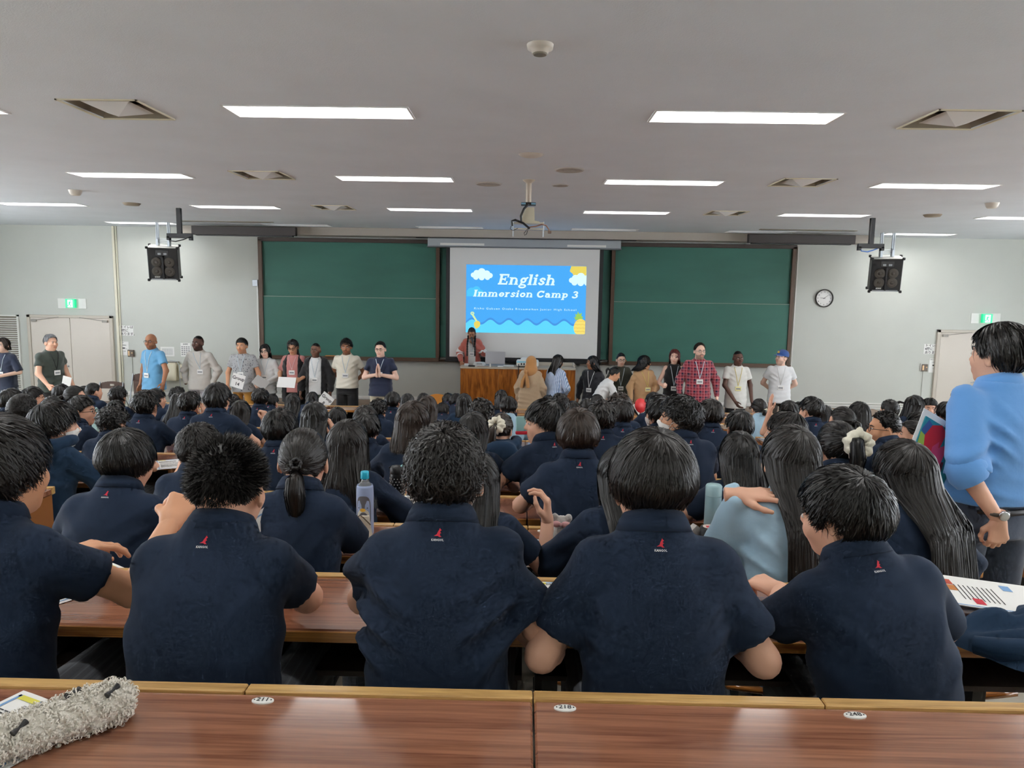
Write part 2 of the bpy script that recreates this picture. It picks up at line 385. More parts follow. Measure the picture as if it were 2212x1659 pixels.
for x, s_ in ((-4.97, 'left'), (4.80, 'right')):
    t = empty('curtain_box', (x, 12.9, 3.53)); MB().box(-.92, .92, -.06, .06, -.075, .075, .006).build('case', mat('dark_brown_case', srgb(52, 44, 42), .5), t)
    MB().box(-.86, .86, -.03, .05, -.09, -.074).build('slot', M_black, t)
    tag(t, 'long dark brown roller blind case under the ceiling, %s of the screen' % s_, 'blind case')
    t = empty('ceiling_diffuser', (x-.1, 12.35, CEIL)); MB().box(-.8, .8, -.05, .05, -.012, .004, .003).build('frame', M_dark, t); MB().box(-.77, .77, -.012, .012, -.016, -.011).build('slot', M_black, t)
    tag(t, 'thin slot air diffuser in the ceiling in front of the %s blind case' % s_, 'vent')
# ---- black bracket arms and loudspeakers
for s_, side, X in ((-1, 'left', -4.96), (1, 'right', 4.87)):
    t = empty('ceiling_bracket', (X, 10.45, CEIL)); MB().box(-.03, .03, -.03, .03, -.36, 0, .004).build('post', M_black, t)
    b = MB().box(-.18, .18, -.03, .03, -.42, -.355, .004); b.box(-.18, -.14, -.03, .03, -.45, -.40).box(.14, .18, -.03, .03, -.45, -.40); b.build('crossbar', M_black, t)
    MB().tube([(-.15, .0, -.37), (-.14, -.03, -.46), (-.05, -.03, -.47), (.05, 0, -.44), (.1, 0, -.42)], .008, 6).build('cable', mat('blue_cable', srgb(60, 110, 190), .5) if s_ > 0 else M_black, t)
    tag(t, 'black ceiling bracket with a crossbar and cable, in front of the %s loudspeaker' % side, 'bracket')
    X = -6.32 if s_ < 0 else 6.20
    t = empty('loudspeaker', (X, 12.7, 2.95)); rm = rotm(R(-14), 0, 0)@rotm(0, 0, R(-14*s_))
    rm = rotm(0, 0, R(18*-s_))@rotm(R(12), 0, 0)
    def pl(q): return tuple(rm@np.array(q))
    cab = MB(); cab.box(-.24, .24, -.15, .17, -.28, .28, .012, rm); cab.build('cabinet', M_black, t)
    MB().box(-.235, .235, -.16, .16, .275, .284, .002, rm).build('top_panel', mat('grey_panel', srgb(190, 190, 186), .5), t)
    MB().box(-.2, .2, -.165, -.145, -.278, -.255, .003, rm).build('bottom_strip', M_alum, t)
    for cx in (-1, 1):
        for cz in (-1, 1):
            for cy in (-1, 1): MB().box(cx*.24-.022, cx*.24+.022, cy*.155-.02, cy*.155+.02, cz*.28-.022, cz*.28+.022, .008, rm).build('corner_guard', M_black, t)
    MB().box(-.015, .015, -.175, -.14, -.26, .14, .004, rm).build('centre_bar', M_black, t)
    MB().box(-.1, .1, -.165, -.145, .15, .24, .004, rm).build('horn_plate', mat('charcoal', (.05, .05, .052), .5), t)
    for cx in (-1, 1):
        MB().box(cx*.045-.025, cx*.045+.025, -.175, -.16, .16, .195, .003, rm).build('horn', M_alum, t)
        for cz in (.03, -.13):
            d = MB(); d.lathe([(.085, 0), (.08, -.012), (.03, .01), (.028, -.004), (0, -.012)], pl((cx*.1, -.152, cz)), 20, rot=rm@rotm(R(90), 0, 0)@np.diag([1, 1, -1])); d.build('driver_cone', mat('cone_brown', srgb(74, 68, 62), .6), t)
    lt = MB(); put_text(lt, 'SONY', .032, pl((-.1, -.1675, -.235)), pl((1, 0, 0)), pl((0, 0, 1)), bold=.03); lt.build('lettering', WHITE if 'white_print' in MATS else M_white, t)
    br = MB()
    for cx in (-.1, .1):
        for cy in (-.03, .03): br.cyl((cx, cy, .40), (cx, cy, CEIL-2.95), .014)
        br.box(cx-.02, cx+.02, -.035, .035, .27, .43, .003)
    for z in (.34, .37, .4): br.cyl((-.1, 0, z), (.1, 0, z), .006)
    br.build('hanger', METAL if 'steel' in MATS else M_alum, t)
    tag(t, 'black loudspeaker with silver horns hung from the ceiling on the %s' % side, 'loudspeaker', 'hanging loudspeakers')
# ---- empty projector bracket in the middle of the ceiling
t = empty('projector_bracket', (.02, 7.46, CEIL))
MB().lathe([(.065, 0), (.055, -.012), (.03, -.03), (.028, -.04), (.028, -.21), (.026, -.22)], n=20).build('pole', mat('pole_beige', srgb(190, 176, 158), .45), t)
MB().box(-.075, .075, -.02, .05, -.25, -.22, .004).build('clamp', M_black, t)
for s_ in (-1, 1): MB().box(s_*.05-.022, s_*.05+.022, -.025, -.02, -.243, -.226).build('clamp_plate', mat('blue_steel', srgb(140, 190, 215), .3), t)
MB().prism([(-.05, -.27), (.06, -.27), (.065, -.40), (.115, -.41), (.115, -.425), (-.07, -.425), (-.06, -.36)], .012, ((0, -.02, 0), (1, 0, 0), (0, 0, 1), (0, 1, 0))).build('back_plate', M_cream, t)
b = MB(); b.box(-.15, .16, -.04, .10, -.43, -.42); b.box(-.14, .15, -.02, -.01, -.49, -.477); b.build('tray', M_cream, t)
b = MB()
for s_ in (-.15, .155): b.cyl((s_, -.01, -.41), (s_, -.01, -.56), .006); 
b.build('leg', M_alum, t)
b = MB().tube([(0, -.03, -.24), (-.045, -.05, -.29), (-.075, -.05, -.36), (-.07, -.05, -.42)], .012, 8)
b.tube([(-.16, -.05, -.46), (-.165, -.05, -.41), (-.13, -.05, -.40), (-.05, -.05, -.43), (0, -.05, -.47), (.015, -.05, -.485)], .011, 8)
b.tube([(-.17, -.05, -.46), (-.18, -.05, -.49), (-.15, -.05, -.505), (-.1, -.05, -.48)], .003, 6)
b.tube([(.0, -.05, -.48), (-.04, -.05, -.53), (-.035, -.05, -.55), (-.015, -.05, -.54), (0, -.05, -.49)], .003, 6)
b.build('cable_bundle', M_black, t)
MB().tube([(.01, -.05, -.47), (.08, -.05, -.46), (.14, -.05, -.44), (.18, -.05, -.45), (.21, -.05, -.49), (.215, -.05, -.51)], .006, 8).build('brown_cable', mat('brown_cable', srgb(150, 108, 84), .5), t)
MB().box(.20, .235, -.06, -.04, -.53, -.505, .003).build('plug', mat('plug_brown', srgb(120, 98, 84), .5), t)
tag(t, 'empty cream projector bracket with dangling cables on a ceiling pole', 'bracket')
# ---- chalkboards: left and right pairs of sliding panels in a brown frame
yb = WALLY
for side, x0, x1 in (('left', -4.93, -1.62), ('right', 1.62, 4.93)):
    t = empty('chalkboard', ((x0+x1)/2, yb, 0)); w2 = (x1-x0)/2
    fr = MB()
    for s_ in (-1, 1): MB().box(s_*w2-.035, s_*w2+.035, -.10, 0, 1.24, 3.44, .004).build('side_post', M_frame, t)
    MB().box(-w2-.035, w2+.035, -.10, 0, 3.40, 3.47, .004).build('top_rail', mat('top_rail_dark', srgb(60, 48, 42), .5), t)
    MB().box(-w2-.035, w2+.035, -.16, 0, 1.22, 1.275, .004).box(-w2, w2, -.16, -.15, 1.275, 1.29).build('chalk_tray', M_frame, t)
    MB().box(-w2+.035, w2-.035, -.045, -.02, 2.37, 3.40).build('upper_panel', M_board, t)
    MB().box(-w2+.035, w2-.035, -.075, -.05, 1.275, 2.385).build('lower_panel', M_board, t); MB().box(-w2+.035, w2-.035, -.082, -.046, 2.383, 2.397, .003).build('panel_rail', mat('rail_highlight', srgb(120, 140, 128), .4), t)  # seam trim coloured lighter, painting in the highlight line of the nearer panel
    tag(t, 'green sliding chalkboard in a brown frame on the %s of the projection screen' % side, 'chalkboard')
t = empty('chalkboard', (0, yb, 0))
MB().box(-1.58, 1.58, -.045, -.02, 1.30, 3.40).build('upper_panel', M_board, t); MB().box(-1.585, 1.585, -.10, -.02, 1.22, 1.26).build('chalk_tray', M_frame, t)
tag(t, 'green chalkboard almost hidden behind the projection screen', 'chalkboard')
e = MB().box(-.11, .11, -.04, .04, 0, .022, .004).build('eraser', mat('orange_wood', srgb(214, 132, 60), .5), loc=(-3.72+.1, WALLY-.11, 1.276)); tag(e, 'orange wooden ruler lying on the left chalk tray', 'ruler')
e = MB().box(-.06, .06, -.03, .03, 0, .03, .004).build('eraser', mat('orange_wood', (1, 1, 1)), loc=(1.86, WALLY-.11, 1.276)); tag(e, 'orange eraser on the right chalk tray beside the woman in glasses', 'eraser')
# ---- projection screen
ys_ = 13.36
t = empty('projection_screen', (0, ys_, 0))
MB().box(-1.78, 1.72, -.09, .09, 3.335, 3.49, .012).build('housing', M_alum, t)
MB().box(-1.79, 1.73, -.10, .09, 3.325, 3.34).build('housing_lip', mat('dark_alum', srgb(120, 124, 128), .4, metal=.5), t)
for x0, x1 in ((-1.55, -.75), (.75, 1.45)): MB().box(x0, x1, -.095, -.089, 3.36, 3.40).build('label_strip', M_white, t)
MB().box(-1.45, 1.42, -.004, .004, 1.27, 3.335).build('border', M_black, t)
MB().box(-1.38, 1.35, -.008, -.004, 1.33, 3.335).build('canvas', mat('screen_white', srgb(226, 226, 224), .8, .2), t)
MB().box(-1.47, 1.44, -.02, .02, 1.235, 1.275, .006).build('weight_bar', M_black, t)
MB().box(-2.0, 2.0, -.06, .1, 3.49, 3.56).build('mount_rail', M_black, t)
tag(t, 'pull-down projection screen with black border between the chalkboards', 'screen')
# ---- the projected slide
def glow(n, c, k=1.0): return mat('slide_'+n, (.02, .02, .02), .9, .05, emit=(srgb(*c), k))
SW_, SH_ = 2.20, 1.24; SO = np.array([-1.08, -.0085, 1.785])
def sl(x, y): return ((x-190)/1720*SW_, (1130-y)/975*SH_)        # slide pixels to metres on the canvas
slide = MB().box(0, SW_, -.001, 0, 0, SH_).build('slide', glow('sky', (72, 170, 246), .95), t, loc=tuple(SO))
def flat(name, polys, m, lay):
    b = MB(); y = -.0012-.0006*lay
    for P in polys:
        P = [(min(max(a, 0), SW_), min(max(c, 0), SH_)) for a, c in P]
        b.add([(a, y, c) for a, c in P], bpy_tess(P))
    return b.build(name, m, slide)
def bpy_tess(poly):
    from mathutils.geometry import tessellate_polygon
    return [tuple(q) for q in tessellate_polygon([[Vector((a, b_, 0)) for a, b_ in poly]])]
def circ(cx, cy, rx, ry=None, a0=0, a1=360, n=24):
    ry = rx if ry is None else ry
    return [sl(cx+rx*math.cos(R(a0+(a1-a0)*k/n)), cy-ry*math.sin(R(a0+(a1-a0)*k/n))) for k in range(n+(a1-a0 < 360))]
M_cl = glow('cloud', (214, 246, 250)); M_cf = glow('faint_cloud', (76, 192, 252)); M_tx = glow('letters', (216, 250, 252)); M_sun = glow('sun', (226, 206, 92))
M_w1 = glow('wave_dark', (66, 144, 222)); M_w2 = glow('wave_light', (92, 208, 255)); M_lf = glow('leaf', (150, 200, 90)); M_pa = glow('pineapple', (238, 216, 110)); M_pl = glow('pineapple_line', (214, 168, 74))
M_hd = glow('handle', (206, 232, 170)); M_sh = glow('edge', (120, 205, 235))
flat('faint_cloud', [[sl(200, 610), sl(200, 530)]+circ(270, 535, 60, 50, 160, 60, 8)+circ(340, 515, 55, 52, 150, 30, 8)+circ(395, 550, 45, 40, 90, 0, 6)+[sl(440, 610)]], M_cf, 0)
def cloud(cx, cy, k): return [circ(cx+a*k, cy+b_*k, r*k) for a, b_, r in ((0, -32, 52), (-70, -12, 46), (70, -6, 48), (-118, 12, 34), (118, 16, 36), (-80, 40, 38), (0, 42, 42), (80, 40, 38), (0, 5, 60))]
flat('cloud', cloud(412, 292, 1.03), M_cl, 1)
flat('sun', [[sl(1690, 158), sl(1668, 230)]+[sl(1690+10*k, 235+14*k+(6 if k % 2 else 0)) for k in range(1, 5)]+[sl(1720, 300), sl(1830, 315), sl(1908, 300), sl(1908, 158)]], M_sun, 1)
flat('cloud', cloud(1830, 345, 1.12), M_cl, 2)
def wv(x, base, amp): return base-amp*math.cos((x-545)/265*2*math.pi)
xs_ = np.linspace(190, 1910, 110)
for nm, up, lo_, m_, ly in (('wave_band', 948, 985, M_w1, 1), ('wave', 978, None, M_w2, 2)):  # darker band of the drawn waves, then the light wave
    b = MB()
    for a, c in zip(xs_[:-1], xs_[1:]):
        q = [sl(a, wv(a, up, 36)), sl(c, wv(c, up, 36)), sl(c, 1130 if lo_ is None else lo_+45), sl(a, 1130 if lo_ is None else lo_+45)]
        b.add([(u, -.0012-.0006*ly, v) for u, v in q], [(3, 2, 1, 0)])
    b.build(nm, m_, slide)
def stroke(P, wd):
    out = []
    for (x0, y0), (x1, y1) in zip(P[:-1], P[1:]):
        d = np.array([x1-x0, y1-y0]); L = np.linalg.norm(d)+1e-9; n = np.array([-d[1], d[0]])/L*wd/2
        out.append([(x0+n[0], y0+n[1]), (x1+n[0], y1+n[1]), (x1-n[0], y1-n[1]), (x0-n[0], y0-n[1])])
    for x, y in P: out.append([(x+wd/2*math.cos(a), y+wd/2*math.sin(a)) for a in np.linspace(0, 2*math.pi, 12, endpoint=False)])
    return out
def spx(polys): return [[sl(*p) for p in P] for P in polys]
flat('shovel_handle', spx(stroke([(285, 870), (345, 965)], 26)+stroke([(262, 852), (275, 838), (298, 840), (306, 856), (292, 870), (270, 868), (262, 852)], 15)), M_hd, 3)
flat('shovel_blade', [[sl(x, y) for x, y in ((318, 975), (370, 960), (398, 985), (396, 1030), (372, 1060), (338, 1078), (312, 1040), (306, 1000))]], M_sun, 4)
flat('pineapple_leaves', [[sl(x, y) for x, y in ((1768, 925), (1748, 880), (1775, 885), (1762, 835), (1790, 850), (1800, 800), (1822, 840), (1858, 822), (1850, 865), (1876, 880), (1858, 925))]], M_lf, 3)
flat('pineapple', [circ(1845, 1035, 100, 125, n=32)], M_pa, 4)
flat('pineapple_lines', [p for yy in (950, 1000, 1050, 1100) for x0 in range(1752, 1900, 48) for p in spx(stroke([(x0+24+24*math.cos(R(a)), yy+12*math.sin(R(a))) for a in range(200, 341, 20)], 4))], M_pl, 5)
# slab-serif italic lettering of the title
XH, CAPH = .52, .74
def arc(cx, cy, rx, ry, a0, a1, n=14): return [(cx+rx*math.cos(R(a0+(a1-a0)*k/n)), cy+ry*math.sin(R(a0+(a1-a0)*k/n))) for k in range(n+1)]
def rc(x0, x1, y0, y1): return [(x0, y0), (x1, y0), (x1, y1), (x0, y1)]
def stem(x, y0, y1, s=3, wd=.165):
    o = [rc(x-wd/2, x+wd/2, y0, y1)]
    if s & 1: o.append(rc(x-wd/2-.055, x+wd/2+.055, y0, y0+.075))
    if s & 2: o.append(rc(x-wd/2-.075, x+wd/2, y1-.075, y1))
    return o
def arch(x0, x1): return stroke(arc((x0+x1)/2, XH-.22, (x1-x0)/2, .165, 175, 0, 10), .11)+[rc(x1-.0825, x1+.0825, 0, XH-.21), rc(x1-.13, x1+.14, 0, .075)]
GL = {
 'E': (stem(.17, 0, CAPH, 3)+[rc(.03, .62, 0, .11), rc(.03, .64, CAPH-.11, CAPH), rc(.2, .46, .33, .43), rc(.54, .63, 0, .24), rc(.55, .64, CAPH-.24, CAPH), rc(.41, .48, .25, .51)], .72),
 'I': (stem(.2, 0, CAPH, 1, .19)+[rc(.05, .35, CAPH-.09, CAPH), rc(.05, .35, 0, .09)], .42),
 'n': (stem(.14, 0, XH)+arch(.14, .47), .66), 'm': (stem(.14, 0, XH)+arch(.14, .44)+arch(.44, .74), .93),
 'h': (stem(.14, 0, CAPH)+arch(.14, .47), .66), 'l': (stem(.15, 0, CAPH), .33), 'i': (stem(.15, 0, XH)+stroke([(.16, .66), (.161, .66)], .19), .33),
 'r': (stem(.14, 0, XH)+stroke([(.2, .36), (.28, .45), (.36, .45)], .13), .48),
 'o': (stroke(arc(.28, .26, .17, .18, 0, 360, 20), .15), .58), 'e': (stroke(arc(.28, .26, .17, .18, 0, 320, 18), .14)+[rc(.14, .42, .22, .30)], .57),
 'a': (stroke(arc(.24, .19, .13, .13, 0, 360, 16), .13)+stroke([(.1, .42), (.22, .47), (.34, .42), (.38, .3)], .12)+[rc(.32, .48, .0, .36), rc(.4, .56, 0, .075)], .6),
 's': (stroke([(.40, .39), (.34, .455), (.22, .46), (.13, .39), (.18, .30), (.32, .235), (.38, .14), (.28, .06), (.16, .06), (.09, .13)], .125), .5),
 'g': (stroke(arc(.25, .32, .135, .135, 0, 360, 16), .13)+stroke(arc(.25, -.09, .20, .10, 0, 360, 20), .105)+stroke([(.16, .17), (.12, .09), (.2, .03)], .1)+stroke([(.38, .44), (.48, .50)], .12), .55),
 'p': (stem(.15, -.22, XH)+stroke(arc(.30, .26, .16, .185, -150, 150, 18), .14), .62),
 'C': (stroke(arc(.36, .37, .26, .30, 45, 320, 20), .165)+[rc(.55, .63, .50, CAPH)], .72),
 '3': (stroke(arc(.27, .54, .16, .14, 150, -80, 12), .14)+stroke(arc(.26, .20, .20, .16, 80, -150, 14), .15), .6), ' ': ([], .28)}
def title(s, x0, x1, base, k, name):
    tot = sum(GL[c][1] for c in s); sx = (x1-x0)/(tot*k); cur = 0; words = [[]]
    for c in s:
        if c == ' ': words.append([])
        for P in GL[c][0]: words[-1].append([sl(x0+((cur+a)*k+.0)*sx+b_*k*.22-.02*k, base-b_*k) for a, b_ in P])
        cur += GL[c][1]
    for polys in words:
        flat(name+'_edge', [[(a+.004, c-.006) for a, c in P] for P in polys], M_w1, 6); flat(name, polys, M_tx, 8)
title('English', 640, 1470, 435, 205, 'title_lettering'); title('Immersion Camp 3', 285, 1800, 612, 132, 'subtitle_lettering')
b = MB(); o_ = sl(1042, 795); V, F = text_vf('Risho Gakuen Osaka Ritsumeikan Junior High School', .052, spacing=1.35)
wx = max(a for a, c in V)-min(a for a, c in V); kx = (1465/1720*SW_)/wx
b.add([(o_[0]+a*kx, -.0062, o_[1]+c) for a, c in V], F); b.build('school_lettering', M_tx, slide)

# ---- doors, signs and fittings of the front wall
def notice(name, x, z, w_, h, lines, label, m=None, y=WALLY):
    t = empty(name, (x, y, z)); MB().box(-w_/2, w_/2, -.004, -.001, -h/2, h/2).build('sheet', m or M_paper, t)
    b = MB()
    for s, sz, u, v, al in lines: put_text(b, s, sz, (u, -.0052, v), (1, 0, 0), (0, 0, 1), align=al, bold=.01)
    if b.v: b.build('print', M_ink, t)
    return tag(t, label, 'notice'), t
for side, X, rg in (('left', -8.61, 1), ('right', 8.5, 2)):
    n = rg; t = empty('door_%d' % n, (X, WALLY, 0)); t['kind'] = 'structure'
    b = MB()
    for s_ in (-1, 1): b.box(s_*.79-.03, s_*.79+.03, -.04, 0, 0, 1.97, .004)
    b.box(-.82, .82, -.04, 0, 1.92, 1.97, .004); b.build('frame', M_doorf, t)
    for s_ in (-1, 1):
        lf = MB().box(min(s_*.004, s_*.755), max(s_*.004, s_*.755), -.028, -.002, .01, 1.918, .003).build('leaf', M_door, t)
        if s_ < 0: MB().cyl((-.07, -.03, 1.0), (-.07, -.075, 1.0), .014).tube([(-.07, -.07, 1.0), (-.15, -.07, 1.0)], .009).build('lever_handle', METAL if 'steel' in MATS else M_alum, lf)
        c = MB().box(s_*.68-.05, s_*.68+.05, -.06, -.028, 1.84, 1.885, .004).tube([(s_*.66, -.06, 1.87), (s_*.2, -.05, 1.93)], .006); c.build('door_closer', mat('closer_grey', srgb(150, 146, 138), .4), lf)
    # emergency exit sign above
    t = empty('exit_sign', (X+.05, WALLY, 2.19)); MB().box(-.27, .27, -.012, 0, -.095, .095, .003).build('backing', M_white, t)
    bx = MB().box(-.09, .09, -.07, -.012, -.08, .085, .004).build('lamp_box', mat('exit_green', (.01, .2, .12), .4, emit=(srgb(20, 200, 130), 1.1)), t)
    f = MB(); f.box(-.045, .05, -.0715, -.0705, -.07, .07); f.build('door_symbol', mat('exit_white', (.8, .9, .88), .4, emit=(srgb(215, 250, 240), 1.0)), bx)
    f = MB()
    for P in (stroke([(.0, .03), (-.01, -.01)], .022)+stroke([(-.01, -.01), (.015, -.03), (.005, -.06)], .012)+stroke([(-.01, -.01), (-.03, -.035), (-.05, -.035)], .012)+stroke([(.0, .025), (.025, .01), (.035, .02)], .009)+stroke([(0, .025), (-.025, .015), (-.03, -.005)], .009)+stroke([(.012, .05), (.0125, .05)], .02)):
        f.add([(a, -.0722, c) for a, c in P], [tuple(range(len(P)))])
    f.build('running_figure', MATS['exit_green'], bx)
    tag(t, 'green lit running-man exit sign above the %s doors' % side, 'exit sign')
JP = [('トイレは', .062, -.115, .045, 'LEFT'), ('4階に', .062, -.115, -.02, 'LEFT'), ('あります。', .062, -.115, -.085, 'LEFT')]
notice('notice', -7.55, 1.695, .27, .19, JP, 'small notice in Japanese about the toilets beside the left doors')
notice('notice', 7.60, 1.605, .27, .19, JP, 'small notice in Japanese about the toilets beside the right doors')
for X, Z, side in ((-7.61, 1.355, 'left'), (7.68, 1.295, 'right')):
    n_, t = notice('notice', X, Z, .185, .26, [('お知らせ', .02, -.08, .105, 'LEFT'), ('使用禁止', .022, 0, .055, 'CENTER'), ('一 ー', .04, .02, -.02, 'CENTER'), ('ご注意', .02, 0, -.06, 'CENTER')], 'white notice sheet with a red mark above the light switch on the %s' % side)
    MB().box(-.03, .02, -.0053, -.0045, -.005, .018).build('red_mark', RED if 'red_print' in MATS else M_ink, t)
for X, Z, side in ((-7.475, 1.265, 'left'), (7.495, 1.255, 'right')):
    t = empty('switch_panel', (X, WALLY, Z)); MB().box(-.06, .06, -.035, 0, -.065, .065, .006).build('plate', mat('switch_dark', srgb(92, 78, 68), .4), t)
    MB().box(-.045, -.012, -.042, -.034, -.045, .045, .004).build('rocker', mat('switch_cream', srgb(232, 196, 150), .4), t); MB().cyl((.03, -.034, .01), (.03, -.045, .01), .012).build('knob', mat('switch_cream', (1, 1, 1)), t)
    MB().box(-.065, -.05, -.03, 0, -.06, .075, .003).build('side_cover', M_white, t)
    MB().box(-.012, .012, -.014, 0, -.75, -.065, .003).build('conduit', M_wall, t)
    tag(t, 'dark light switch panel with cream rocker on the %s of the front wall' % side, 'switch')
n_, t = notice('notice', -6.78, 1.31, .265, .18, [], 'landscape printed timetable sheet pinned right of the bald man')
b = MB()
for k in range(6): b.box(-.1, .1, -.0053, -.0045, .05-.022*k, .055-.022*k)
for k in range(7): b.box(-.1+.033*k, -.098+.033*k, -.0053, -.0045, -.06, .055)
b.build('print', M_inkg, t)
n_, t = notice('notice', -6.43, 1.35, .19, .26, [('座席図', .03, 0, .095, 'CENTER')], 'portrait printed seating plan beside the man in the grey-white shirt')
b = MB()
for k in range(4):
    for j in range(5): b.box(-.08+.043*k, -.05+.043*k, -.0053, -.0045, -.1+.036*j, -.08+.036*j)
b.build('seat_marks', M_inkg, t)
# clock
t = empty('wall_clock', (5.55, WALLY, 2.515)); rr = rotm(R(90), 0, 0)
MB().lathe([(.165, 0), (.168, .03), (.155, .042), (.147, .03), (.147, .012), (0, .012)], n=40, rot=rr).build('rim', mat('clock_rim', srgb(60, 58, 54), .4), t)
fc = MB().lathe([(.147, .013), (0, .0135)], n=40, rot=rr).build('dial', M_paper, t)
b = MB()
for h in range(1, 13):
    a = R(90-30*h); put_text(b, str(h), .034, (.118*math.cos(a), -.0145, .118*math.sin(a)-.012), (1, 0, 0), (0, 0, 1), bold=.01)
b.build('numerals', M_ink, fc)
def handp(a, L, wd): d = (math.cos(R(a)), math.sin(R(a))); n = (-d[1]*wd, d[0]*wd); return [(-d[0]*.02+n[0], -d[1]*.02+n[1]), (d[0]*L+n[0]*.4, d[1]*L+n[1]*.4), (d[0]*L-n[0]*.4, d[1]*L-n[1]*.4), (-d[0]*.02-n[0], -d[1]*.02-n[1])]
for nm, P in (('hour_hand', handp(174, .075, .005)), ('minute_hand', handp(38, .118, .0035))): MB().prism(P, .0015, ((0, -.017, 0), (1, 0, 0), (0, 0, 1), (0, 1, 0))).build(nm, M_ink, fc)
tag(t, 'round wall clock with dark rim right of the chalkboards', 'clock')
# louvre at the far left, wall boxes, small wall plate
t = empty('air_louvre', (-9.9, WALLY, 0)); b = MB(); b.box(-.3, -.27, -.03, 0, .5, 1.96).box(.27, .3, -.03, 0, .5, 1.96).box(-.3, .3, -.03, 0, 1.93, 1.96).box(-.3, .3, -.03, 0, .5, .53); b.build('frame', M_white, t)
MB().box(-.27, .27, -.004, -.001, .53, 1.93).build('back', mat('louvre_tan', srgb(120, 112, 96), .6), t)  # back panel in a darker tan than the slats
sd = MB().box(-.27, .27, -.028, -.006, -.002, .014, 0, rotm(R(25), 0, 0)).data('slat', M_white)
for k in range(34): link('slat', sd, t, (0, 0, .555+.0405*k))
tag(t, 'white slatted air louvre at the left end of the front wall', 'louvre')
t = empty('wall_box', (-6.72, WALLY, .94)); MB().box(-.16, .16, -.16, 0, -.17, .17, .006).build('case', M_cream, t); MB().box(-.14, .14, -.165, -.159, -.15, .15, .003).build('front_panel', M_cream, t); MB().box(-.16, .16, -.16, 0, .17, .18).build('lid', M_dark, t); tag(t, 'cream metal wall box behind the man in the blue polo', 'wall box')
t = empty('wall_box', (-6.42, WALLY, .93)); MB().box(-.12, .12, -.10, 0, -.12, .14, .005).build('case', M_cream, t); MB().box(-.05, -.03, -.105, -.099, -.03, .07).build('latch', mat('latch_green', srgb(110, 140, 110), .5), t); tag(t, 'small cream wall box left of the man in grey trousers', 'wall box')
t = MB().box(-.05, .05, -.03, 0, -.06, .06, .004).build('wall_plate', M_alum, loc=(-5.06, WALLY, 2.63)); tag(t, 'small grey wall plate at the left edge of the chalkboard', 'wall plate')
t = MB().box(-.015, .015, -.02, 0, .5, 2.57, .003).build('wall_conduit', M_white, loc=(-5.02, WALLY, 0)); tag(t, 'thin white conduit beside the left chalkboard frame', 'conduit')
t = MB().box(-.01, .01, -.015, 0, .5, 3.45, .003).build('wall_conduit', M_white, loc=(5.02, WALLY, 0)); tag(t, 'thin white conduit beside the right chalkboard frame', 'conduit')
# microphone stand, folding chairs
t = empty('microphone_stand', (-6.30, 13.05, 0)); MB().tube([(0, 0, .05), (0, 0, 1.1), (-.03, -.02, 1.18), (-.16, -.05, 1.20)], .008).build('pole', METAL if 'steel' in MATS else M_alum, t)
MB().box(-.05, .05, -.03, .03, .66, .70, .005).build('clamp', M_black, t)
for k in range(3): MB().tube([(0, 0, .12), (.25*math.cos(k*2.1), .25*math.sin(k*2.1), .01)], .008).build('leg', M_black, t)
tag(t, 'thin microphone stand beside the cream wall box', 'microphone stand')
M_chb = mat('chair_brown', srgb(84, 62, 54), .4)
def fold_chair(x, y, z, rz, label, folded=False):
    t = empty('folding_chair', (x, y, z), rz); tl = -1
    for s_ in (-1, 1):
        MB().tube([(s_*.2, .2, .0), (s_*.2, -.02, .42), (s_*.2, -.14, .80)], .011).build('leg', METAL if 'steel' in MATS else M_alum, t)
        MB().tube([(s_*.18, -.2, .0), (s_*.18, .16, .43)], .011).build('leg', METAL if 'steel' in MATS else M_alum, t)
    P = [(-.21, .02), (-.2, .10), (0, .125), (.2, .10), (.21, .02), (.1, .0), (-.1, .0)]
    b = MB()
    for k in range(10):
        x0, x1 = -.21+.042*k, -.21+.042*(k+1); zt = lambda q: .13-.9*q*q; hole = abs((x0+x1)/2) < .06
        segs = ((0, .045), (.085, 1)) if hole else ((0, 1),)
        for a, c in segs: b.box(x0, x1, -.165, -.14, .68+(a), .68+min(c, zt((x0+x1)/2)))
    b.build('backrest', M_chb, t)
    if folded: MB().box(-.17, .17, -.10, -.07, .36, .70, .02).build('seat', M_chb, t)
    else: MB().box(-.185, .185, -.14, .2, .42, .45, .015).build('seat', M_chb, t)
    return tag(t, label, 'folding chair')
fold_chair(-7.46, 12.75, 0, math.pi+.1, 'open brown folding chair below the left doors')
t_ = fold_chair(-6.98, 12.95, 0, math.pi-.1, 'folded brown folding chair behind the man in the blue polo', True); t_.scale = (1.15, 1, 1.17)
t = empty('wooden_chair', (-1.45, 11.95, 0), math.pi)
b = MB()
for k in range(12):
    a0, a1 = -.17+.0283*k, -.17+.0283*(k+1); q = (a0+a1)/2; b.box(a0, a1, -.16+.4*q*q, -.145+.4*q*q, .5, .80-1.6*q*q)
b.build('backrest', mat('orange_ply', srgb(206, 138, 62), .35, coat=.3), t); MB().box(-.19, .19, -.16, .2, .42, .44, .01).build('seat', MATS['orange_ply'], t)
for sx in (-1, 1):
    for sy in (-.13, .17): MB().cyl((sx*.16, sy, 0), (sx*.16, sy, .42), .012).build('leg', M_alum, t)
tag(t, 'orange plywood chair standing left of the lectern', 'chair')
